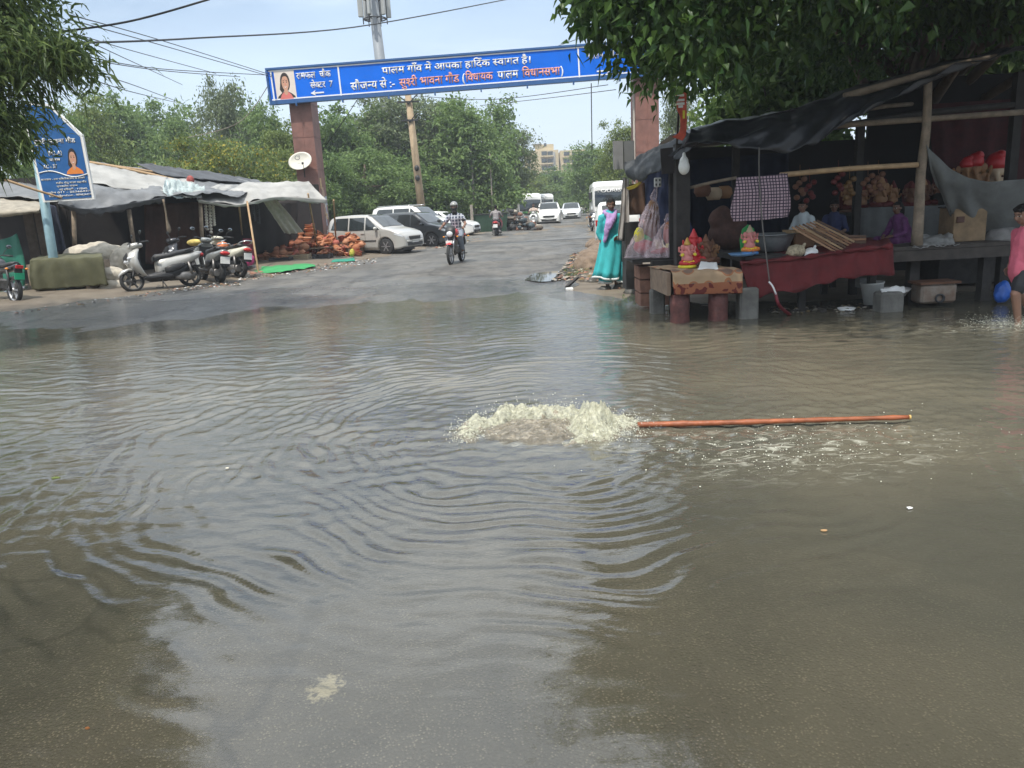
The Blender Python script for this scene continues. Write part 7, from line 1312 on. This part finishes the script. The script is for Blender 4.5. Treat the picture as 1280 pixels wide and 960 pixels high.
mb = MB().use(mat('pale_basin', (.50, .48, .46), .45, var=.15)); mb.lathe([(.001, 0), (.14, 0), (.21, .1), (.215, .1), (.14, .012), (.001, .012)], 22); o = mb.build('basin', None); q = P(1124, 370, 10.3); o.location = (q.x, 10.45, .13); tag(o, 'pale basin behind the concrete block under the platform', 'basin')
o = sheet('rag', [[P(1100, 362, 10.2), P(1130, 360, 10.2)], [P(1102, 368, 10.05), P(1132, 365, 10.05)]], m_white, None, nu=14, nv=8, amp=.03, freq=6, seed=86); tag(o, 'white rag draped over the concrete block', 'rag')
can = thing('rusty_canister', 'rusty metal canister with a round spout hole under the plank platform', 'canister', (P(1174, 372, 10.2).x, 10.35, .02)); mb = MB().use(mat('rusty_tin', (.30, .27, .23), .6, .2, var=.5, scale=5, col2=(.14, .07, .035))); mb.box((0, 0, .14), (.48, .3, .26), bev=.03); mb.build('body', None, can); mb = MB().use(mat('rust', (.12, .055, .03), .8, var=.3)); mb.box((0, 0, .285), (.54, .34, .03)); mb.build('lid', None, can); mb = MB().use(m_blackp); mb.lathe([(.001, -.02), (.055, -.02), (.065, .03), (.045, .03), (.04, -.01), (.001, -.01)], 16, Matrix.Translation((0, -.15, .08)) @ Matrix.Rotation(PI/2, 4, 'X')); mb.build('spout', None, can)
mb = MB().use(m_white); mb.lathe([(.001, 0), (.08, 0), (.12, .05), (.11, .05), (.07, .01), (.001, .01)], 18); o = mb.build('bowl', None); q = G(1058, 388, -.02); o.location = (q.x, q.y, -.035); tag(o, 'white bowl floating in front of the dark platform', 'bowl')
sack('blue plastic bag hanging behind the wading child', 1253, 365, 10.2, .10, .1, .14, 0, mat('blue_bag', (.02, .10, .42), .4, var=.2), 'bag', 'bag', tie=False, seed=2)
mb = MB().use(mat('pale_brick', (.33, .32, .30), .8)); a = P(1080, 357, 11.4); mb.box((a.x, 11.4, .22), (.2, .16, .14)); o = mb.build('white_brick', None); tag(o, 'pale brick in the dark under the maroon platform', 'brick')
litter('debris', [G(960, 392, -.02), G(1090, 390, -.02), G(1090, 380, -.0), G(960, 384, -.0)], 120, .015, .05, [mlit[3], mlit[4], m_rub, mlit[3]], 5)
# rubble and things on the right road edge
for k in range(130):
    u, v = rk.random(), rk.random(); p = G(668+u*100, 344-v*36-abs(u-.5)*2+u*6, 0); 
b = Body()
for k in range(16): f = k/15; b.ell((f*1.2+rk.uniform(-.2, .2), f*9+rk.uniform(-.3, .3), .03+.08*rk.random()), (rk.uniform(.35, .6), rk.uniform(.5, .9), rk.uniform(.15, .36)))
q = G(735, 338, 0); o = b.done('rubble_bank', None, [mat('earth_rubble', (.12, .085, .06), .95, var=.5, scale=5, bump=1.0, bscale=14, col2=(.24, .18, .13))], .07, None, 1, .10, 3.5); o.location = (q.x+.25, q.y, -.05); tag(o, 'bank of earth and rubble along the right road edge behind the woman', 'rubble bank')
litter('rubble', [G(690, 352, .03), G(770, 350, .08), G(752, 312, .16), G(716, 318, .06)], 420, .02, .10, [m_rub, m_brick, mlit[3], mlit[4]], 6)
for px, py, r_, lab in ((741, 353, .16, 'dark rock under the trailing hem of the turquoise tunic'), (775, 360, .18, 'dark rock at the water edge right of the woman'), (756, 362, .13, 'wet rock in front of the woman'), (790, 366, .15, 'dark rock at the water edge beside the brick ledge')): g_ = G(px, py, .0); stone(g_, r_, mat('wet_rock', (.07, .065, .055), .5, var=.3), lab, None, 'rock')
mb = MB().use(m_bwood); mb.beam(G(708, 359, .02), G(722, 347, .14), .05, .04); o = mb.build('plank', None); tag(o, 'dark broken plank lying at the water edge left of the woman', 'plank')
g_ = G(712, 363, .0); mb = MB().use(m_white); mb.box((0, 0, .02), (.14, .1, .06), bev=.01); o = mb.build('box_scrap', None); o.location = g_; tag(o, 'white scrap of packaging at the water edge below the dark plank', 'scrap')
# puddle on the road
pd = [(656, 350), (668, 341), (684, 336), (708, 334), (726, 337), (716, 345), (700, 350), (676, 352)]
mb = MB(); vs_ = [G(x, y, .018) for x, y in spline([(x, y, 0) for x, y in pd+pd[:1]], 40) for x, y in [(x, y)]] if 0 else [G(v.x, v.y, .034) for v in spline([(x, y, 0) for x, y in pd+pd[:1]], 41)[:-1]]
mb.add([tuple(v) for v in vs_], [tuple(range(len(vs_)))]); m_pud = mat('puddle_water', (.05, .045, .035), .03, var=0, spec=.6); o = mb.build('puddle', m_pud, None, recalc=False); tag(o, kind='structure')
# stall people
m_wt = mat('white_cotton', (.50, .55, .56), .8, var=.1); m_dkb = mat('dark_blue_cotton', (.02, .03, .09), .8, var=.2); m_purp = mat('purple_print', (.075, .012, .075), .8, var=.6, scale=14, col2=(.15, .045, .15))
q = P(1012, 275, 11.3); sitter('young person in a white top sitting behind the wooden slats, looking left', (q.x, 11.45, .80), -55, m_wt, m_skl, 'short', .05, 0, None, .82); q = P(1046, 285, 11.8); sitter('person in dark blue sitting dimly behind the slats', (q.x, 11.9, .78), -30, m_dkb, m_sk, 'short', .02, 0, None, .80)
q = P(1122, 285, 11.3); sitter('woman in a purple printed dress sitting before the grey cloth', (q.x, 11.2, .74), -75, m_purp, m_sk, 'long', .06, 0, 'full', .78)
q = P(838, 260, 12.2); sitter('person half hidden in the dark behind the black post', (q.x+.05, 11.9, .85), 0, m_dkb, m_sk, 'short', 0, 0, 'full', .85)
q = P(908, 300, 11.9); b = Body(); b.ell((0, 0, .2), (.3, .25, .25)); b.ell((-.1, 0, .42), (.2, .2, .2)); b.ell((.1, 0, .3), (.22, .2, .25)); o = b.done('covered_heap', None, [mat('brown_heap', (.09, .045, .035), .9, var=.4)], .03, None, 3, .05, 4); o.location = (q.x, 11.8, .80); tag(o, 'brown covered heap in the dark behind the patterned table', 'heap')
for k, (px, py, Y) in enumerate(((878, 246, 12.0), (892, 250, 12.2), (905, 248, 12.3))): mb = MB().use((cols['clay'], cols['cream'], cols['tan'])[k]); mb.lathe([(.001, 0), (.09, 0), (.13, .07), (.12, .15), (.07, .19), (.001, .19)], 16); o = mb.build('hanging_pot', None); o.location = P(px, py, Y); tag(o, ('reddish round pot hung under the rail behind the black post', 'cream round pot hung between the reddish and the tan pot', 'tan round pot hung nearest the checked cloth')[k], 'pot')
mb = MB().use(m_bwood)
# hanging garlands in the dark roof
for k, (px, py) in enumerate(((1000, 232), (1012, 236), (1062, 232), (1085, 228), (1048, 226), (1098, 226))): mb = MB().use(cols[('clay', 'red_shaded', 'gold_shaded', 'clay', 'red_shaded', 'clay')[k]]); a = P(px, py-8, 11.2); [mb.ell((a.x+.06*math.cos(t*1.7), 11.2, a.z-.05*t), (.045, .045, .04), 7, 5) for t in range(6)]; mb.tube([a, P(px, py-26, 11.2)], .005, 4); o = mb.build('hanging_bunch', None); tag(o, 'bunch of small dark ornaments hanging under the stall roof', 'ornament', 'bunches hanging under the stall roof')
# ------------------------------------------------------------------ the upwelling water and the floating pole
rng = np.random.default_rng(5)
def foam_mesh():
    st_ = .008; xs_ = np.arange(-.62, .95, st_); ys_ = np.arange(-.50, .72, st_); cx, cy = .13, 5.36; V = []; keep = {}; F = []; M_ = []; rr = {}; CV = []
    bil = lambda p, f, o: abs(noise.noise(p*f+Vector((o, 3, 1))))
    for j, y in enumerate(ys_):
        for i, x in enumerate(xs_):
            p = Vector((x, y, 0)); wx, wy = .09*noise.noise(p*5+Vector((1, 9, 2))), .09*noise.noise(p*5+Vector((7, 2, 8)))
            r = math.hypot((x+wx)/.33, (y+wy)/.29); th = math.atan2(y+wy, x+wx)
            ang = .12+.88*max(0, min(1, .5+.62*math.cos(th-1.15)+.12))                         # strongest behind and to the right
            f = ang*math.exp(-((r-1.42)/.40)**2)+.80*math.exp(-((x-.50+wx)/.24)**2-((y-.02+wy)/.21)**2)
            f *= .75+.5*noise.noise(p*7)
            h = f*(.075+.10*bil(p, 8, 2)+.065*bil(p, 17, 5)+.04*bil(p, 34, 8)+.02*bil(p, 60, 3))
            d = .06*max(0, 1-(r/1.3)**3)+.016*noise.noise(p*11)+.014*bil(p, 22, 1)+.008*bil(p, 45, 4) if r < 1.32 else 0
            m_ = 1 if f*(1+noise.noise(p*15)*.8) > .26 else 0
            cv = max(min(1, max(0, f-.06)*3.2), .78*max(0, min(1, (1.22-r)*3.0)))*(.80+.5*noise.noise(p*13)+.35*noise.noise(p*30))
            h = max(h, d)
            if h > .013: CV.append(max(0, min(1, cv))); keep[(i, j)] = len(V); V.append((cx+x, cy+y, ZW-.014+h)); rr[(i, j)] = m_
    for j in range(len(ys_)-1):
        for i in range(len(xs_)-1):
            k = [(i, j), (i+1, j), (i+1, j+1), (i, j+1)]
            if all(q in keep for q in k): F.append(tuple(keep[q] for q in k)); M_.append(rr[k[0]])
    return V, F, M_, CV
V, F, M_, CV = foam_mesh()
m_mud = mat('muddy_dome', (.22, .185, .13), .2, var=.35, scale=36, bump=.7, bscale=50, col2=(.44, .40, .32), thresh=(.42, .7)); m_foam = mat('foam', (.76, .75, .60), .35, var=.25, scale=30, bump=.5, bscale=70, col2=(.44, .43, .30), trans=.3)
nt = m_foam.node_tree; o_ = nt.nodes['Material Output']; src_ = o_.inputs[0].links[0].from_socket; tpn = nn(nt, 'ShaderNodeBsdfTransparent'); mxf = nn(nt, 'ShaderNodeMixShader'); tcf = nn(nt, 'ShaderNodeTexCoord'); nzf = nn(nt, 'ShaderNodeTexNoise'); nzf.inputs['Scale'].default_value = 38; nzf.inputs['Detail'].default_value = 6; mrf = nn(nt, 'ShaderNodeMapRange'); mrf.inputs[1].default_value = .42; mrf.inputs[2].default_value = .62; mrf.inputs[3].default_value = .55; mrf.inputs[4].default_value = 1.0
nt.links.new(tcf.outputs['Object'], nzf.inputs['Vector']); nt.links.new(nzf.outputs['Fac'], mrf.inputs[0]); nt.links.new(mrf.outputs[0], mxf.inputs[0]); nt.links.new(tpn.outputs[0], mxf.inputs[1]); nt.links.new(src_, mxf.inputs[2]); nt.links.new(mxf.outputs[0], o_.inputs[0])
for m_ in (m_foam, m_mud):
    nt = m_.node_tree; o_ = nt.nodes['Material Output']; src_ = o_.inputs[0].links[0].from_socket; at = nn(nt, 'ShaderNodeAttribute', attribute_name='cover'); tq = nn(nt, 'ShaderNodeBsdfTransparent'); mq = nn(nt, 'ShaderNodeMixShader'); nt.links.new(at.outputs['Fac'], mq.inputs[0]); nt.links.new(tq.outputs[0], mq.inputs[1]); nt.links.new(src_, mq.inputs[2]); nt.links.new(mq.outputs[0], o_.inputs[0])
m_drop = mat('droplets', (.74, .74, .62), .35, var=.1)
mb = MB(); mb.use(m_mud); mb.use(m_foam); mb.add(V, F, True); mb.mi = M_; o = mb.build('upwelling', None, None, recalc=False); ca = o.data.attributes.new('cover', 'FLOAT', 'POINT'); ca.data.foreach_set('value', CV); tag(o, 'pale frothing upwelling of muddy water beside the floating pole', 'upwelling'); o['kind'] = 'stuff'
for k_ in ('label', 'category'): del o[k_]
# droplets and froth flecks
def flecks(name, C, r0, r1, m):
    ico = bmesh.new(); bmesh.ops.create_icosphere(ico, subdivisions=1, radius=1); bv = np.array([v.co[:] for v in ico.verts]); bf = np.array([[v.index for v in f.verts] for f in ico.faces]); ico.free()
    n = len(C); s = (rng.uniform(0, 1, n)**2.5*(r1-r0)+r0)[:, None, None]; V = (bv[None]*s*np.array([1.25, 1, .8])+C[:, None]).reshape(-1, 3); F = (bf[None]+(np.arange(n)*len(bv))[:, None, None]).reshape(-1, 3); o = npmesh(name, V, F, m, smooth=True); return tag(o, kind='stuff')
n = 3000; a = rng.uniform(-.5, PI+.5, n); rr_ = rng.normal(1.45, .24, n); C = np.stack([.16+rr_*.36*np.cos(a), 5.37+rr_*.30*np.sin(a), ZW+.01+np.abs(rng.normal(0, .06, n))*(.5+.5*np.sin(a).clip(0))], 1)
n2 = 2600; C2 = np.stack([rng.normal(.68, .14, n2), rng.normal(5.33, .15, n2), ZW+.01+np.abs(rng.normal(0, .035, n2))], 1)
n3 = 500; C3 = np.stack([rng.normal(1.75, .55, n3), rng.normal(4.75, .28, n3), np.full(n3, ZW+.012)], 1)
flecks('spray', np.concatenate([C, C2]), .0008, .0042, m_drop); flecks('froth', C3, .001, .005, m_drop)
n = 2600; bp_ = Vector(boy.location); C = np.stack([bp_.x+rng.normal(-.12, .22, n), bp_.y+rng.normal(-.05, .18, n), ZW+np.abs(rng.normal(0, .045, n))], 1); flecks('splash', C, .0008, .0042, m_drop)
pts = [P(796, 530, 5.36), P(900, 529, 5.32), P(1010, 526, 5.27), P(1136, 523, 5.22)]
for p in pts: p.z = 0
pts = [G(797, 531, .018), G(900, 528.5, .02), G(1020, 525, .02), G(1136, 521.5, .022)]
pl_ = spline(pts, 26); mb = MB().use(mat('red_bamboo', (.24, .07, .026), .5, var=.45, scale=7, bump=.4)); 
mb.tube(pl_, [.021+(.004 if i % 6 == 5 else 0)-.006*i/25 for i in range(26)], 12); mb.use(mat('cut_end', (.55, .36, .12), .7)); mb.tube([pl_[-1], pl_[-1]+(pl_[-1]-pl_[-2]).normalized()*.012], .0165, 12); o = mb.build('bamboo_pole', None); tag(o, 'long reddish bamboo pole lying in the water beside the upwelling', 'pole')
# flakes of old paint and scraps in the shallow water near the camera
def flake(name, px, py, r, m, lab, cat, z=None, n=9, seed=0):
    r_ = random.Random(seed); g_ = G(px, py, 0); z = hgt(np.array([g_.x]), np.array([g_.y]))[0]+.012 if z is None else z; mb = MB().use(m); pts = [(r*r_.uniform(.5, 1.1)*math.cos(2*PI*i/n), r*.7*r_.uniform(.5, 1.1)*math.sin(2*PI*i/n)) for i in range(n)]; mb.prism(pts, .004, axis='z'); o = mb.build(name, None); g_ = G(px, py, z); o.location = g_; return tag(o, lab, cat)
m_oldp = mat('old_white_paint', (.62, .58, .46), .8, var=.3, scale=30)
flake('leaf', 70, 597, .03, lm_lite, 'single green leaf floating left in the flood', 'leaf', ZW+.006); flake('scrap', 109, 910, .009, cols['orange'], 'tiny orange scrap under the shallow water at lower left', 'scrap', None, 9, 2); flake('scrap', 284, 585, .018, m_oldp, 'pale scrap floating left of the upwelling', 'scrap', ZW+.006, 7, 3); flake('scrap', 1031, 663, .02, mat('tan_scrap', (.4, .25, .12), .7), 'tan scrap floating in the right foreground', 'scrap', ZW+.006, 7, 4); flake('scrap', 1137, 635, .02, m_white, 'white scrap floating in the right foreground', 'scrap', ZW+.008, 6, 5)
# ------------------------------------------------------------------ poles and cables
def util(px, pyt, Y, r, m, name, lab, lean=0.0):
    t = P(px, pyt, Y); root = thing(name, lab, 'pole', (t.x+lean, Y, 0)); mb = MB().use(m); mb.tube([(0, 0, -.2), (-lean, 0, t.z)], [r*1.15, r*.8], 10); mb.build('shaft', None, root); return root, t
m_pole = mat('tan_concrete_pole', (.33, .25, .16), .85, var=.2, scale=3); u1, t1 = util(509, 110, 42, .20, m_pole, 'utility_pole', 'tan utility pole with crossarms behind the parked cars', .35)
mb = MB().use(m_dk)
for z_, w_ in ((t1.z-.7, 1.1), (t1.z-1.6, .9)): mb.box((-.33, -.2, z_), (w_, .08, .08)); mb.beam((-.33+w_*.45, -.2, z_+.35), (-.33, -.2, z_-.1), .05, .05); mb.beam((-.33-w_*.45, -.2, z_+.35), (-.33, -.2, z_-.1), .05, .05)
mb.build('crossarm', None, u1); mb = MB().use(m_blackp); [mb.ell((-.15, -.2, z_), (.13, .13, .16)) for z_ in (t1.z-4.0, t1.z-4.5)]; mb.build('junction_box', None, u1)
for px, py, lab in ((588, 176, 'thin distant pole with a crossarm among the trees, the taller'), (612, 192, 'thin distant pole with a crossarm among the trees, the shorter')): u2, t2 = util(px, py, 56, .06, m_rub, 'utility_pole', lab); mb = MB().use(m_dk); mb.box((0, -.12, t2.z-.4), (1.1, .07, .07)); [mb.box((x, -.12, t2.z-.25), (.05, .05, .3)) for x in (-.5, .5)]; mb.build('crossarm', None, u2)
tw, tt = util(463, -25, 60, .42, mat('galvanised', (.22, .24, .26), .6, .1, var=.1), 'cell_tower', 'grey cell tower pole with panel antennas above the gate sign', .7)
m_ant = mat('antenna_grey', (.34, .35, .34), .5, var=.1); zb_ = P(466, 24, 60).z
for k in range(6): a = k*PI/3+.3; mb = MB().use(m_ant); mb.box((-.60+1.0*math.cos(a), 1.0*math.sin(a), zb_+1.3), (.36, .2, 2.4), rz=a, bev=.04); mb.build('antenna', None, tw)
mb = MB().use(m_dk)
for z_ in (zb_, zb_+1.4, zb_+2.4): mb.tube([(-.60+.8*math.cos(a), .8*math.sin(a), z_) for a in np.linspace(0, 2*PI, 19)], .05, 6)
for k in range(6): a = k*PI/3; mb.tube([(-.60, 0, zb_), (-.60+.85*math.cos(a), .85*math.sin(a), zb_)], .04, 5); mb.tube([(-.60+.85*math.cos(a+.2), .85*math.sin(a+.2), zb_-.35), (-.60+.85*math.cos(a+.2), .85*math.sin(a+.2), zb_+2.6)], .04, 5)
mb.lathe([(.48, zb_-4.7), (.5, zb_-4.7), (.5, zb_-4.5), (.48, zb_-4.5)], 14, Matrix.Translation((-.45, 0, 0)), caps=False); mb.build('antenna_frame', None, tw)
m_wire = mat('cable_black', (.03, .03, .032), .6, var=0); GC = 'overhead cables'
def wire(pts, r, lab, grp=GC, m=None): mb = MB().use(m or m_wire); mb.tube(spline(pts, 24), r, 5); o = mb.build('overhead_cable', None); tag(o, lab, 'cable', grp); return o
LC = 'thin overhead cable running from the left tree towards the gate'
wire([P(40, 44, 12), P(160, 27, 12.5), P(262, -1, 13)], .016, 'thick nearest overhead cable crossing the upper left sky', None)
for a in (((85, 18, 16), (200, 50, 24), (343, 95, 31)), ((85, 24, 16), (200, 56, 24), (343, 97, 31)), ((55, 30, 14), (160, 62, 24), (270, 92, 34)), ((90, 67, 16), (200, 86, 24), (337, 94, 31)), ((90, 71, 16), (200, 88, 24), (300, 96, 31)), ((90, 42, 16), (150, 70, 24), (228, 106, 40)), ((105, 90, 18), (160, 104, 26), (230, 130, 40)), ((110, 98, 18), (165, 115, 26), (220, 128, 40))): wire([P(*q_) for q_ in a], .012*a[1][2]/24, LC, GC)
wire([P(85, 54, 18), P(240, 48, 26), P(450, 33, 38), P(640, -2, 50)], .028, 'long overhead cable passing behind the cell tower', None); wire([P(235, 172, 34), P(300, 152, 32), P(342, 96, 30.9)], .015, 'slack pale cable dropping from the gate into the trees', None, m_rub)
for a in (((520, 120, 42), (620, 124, 36), (760, 106, 31)), ((600, 132, 42), (690, 122, 36), (770, 112, 31)), ((690, 60, 40), (740, 42, 30), (800, 15, 22))): wire([P(*q_) for q_ in a], .014, 'thin overhead cable under the right half of the gate sign', 'cables under the gate sign')
wire([P(739, 104, 30.8), P(739.5, 150, 30.9), P(740, 188, 31)], .02, 'cable hanging straight down from the gate sign', None); wire([P(405, 185, 32), P(430, 150, 31.5), P(452, 116, 31)], .014, 'stay wire rising from the left pillar to the sign', None);
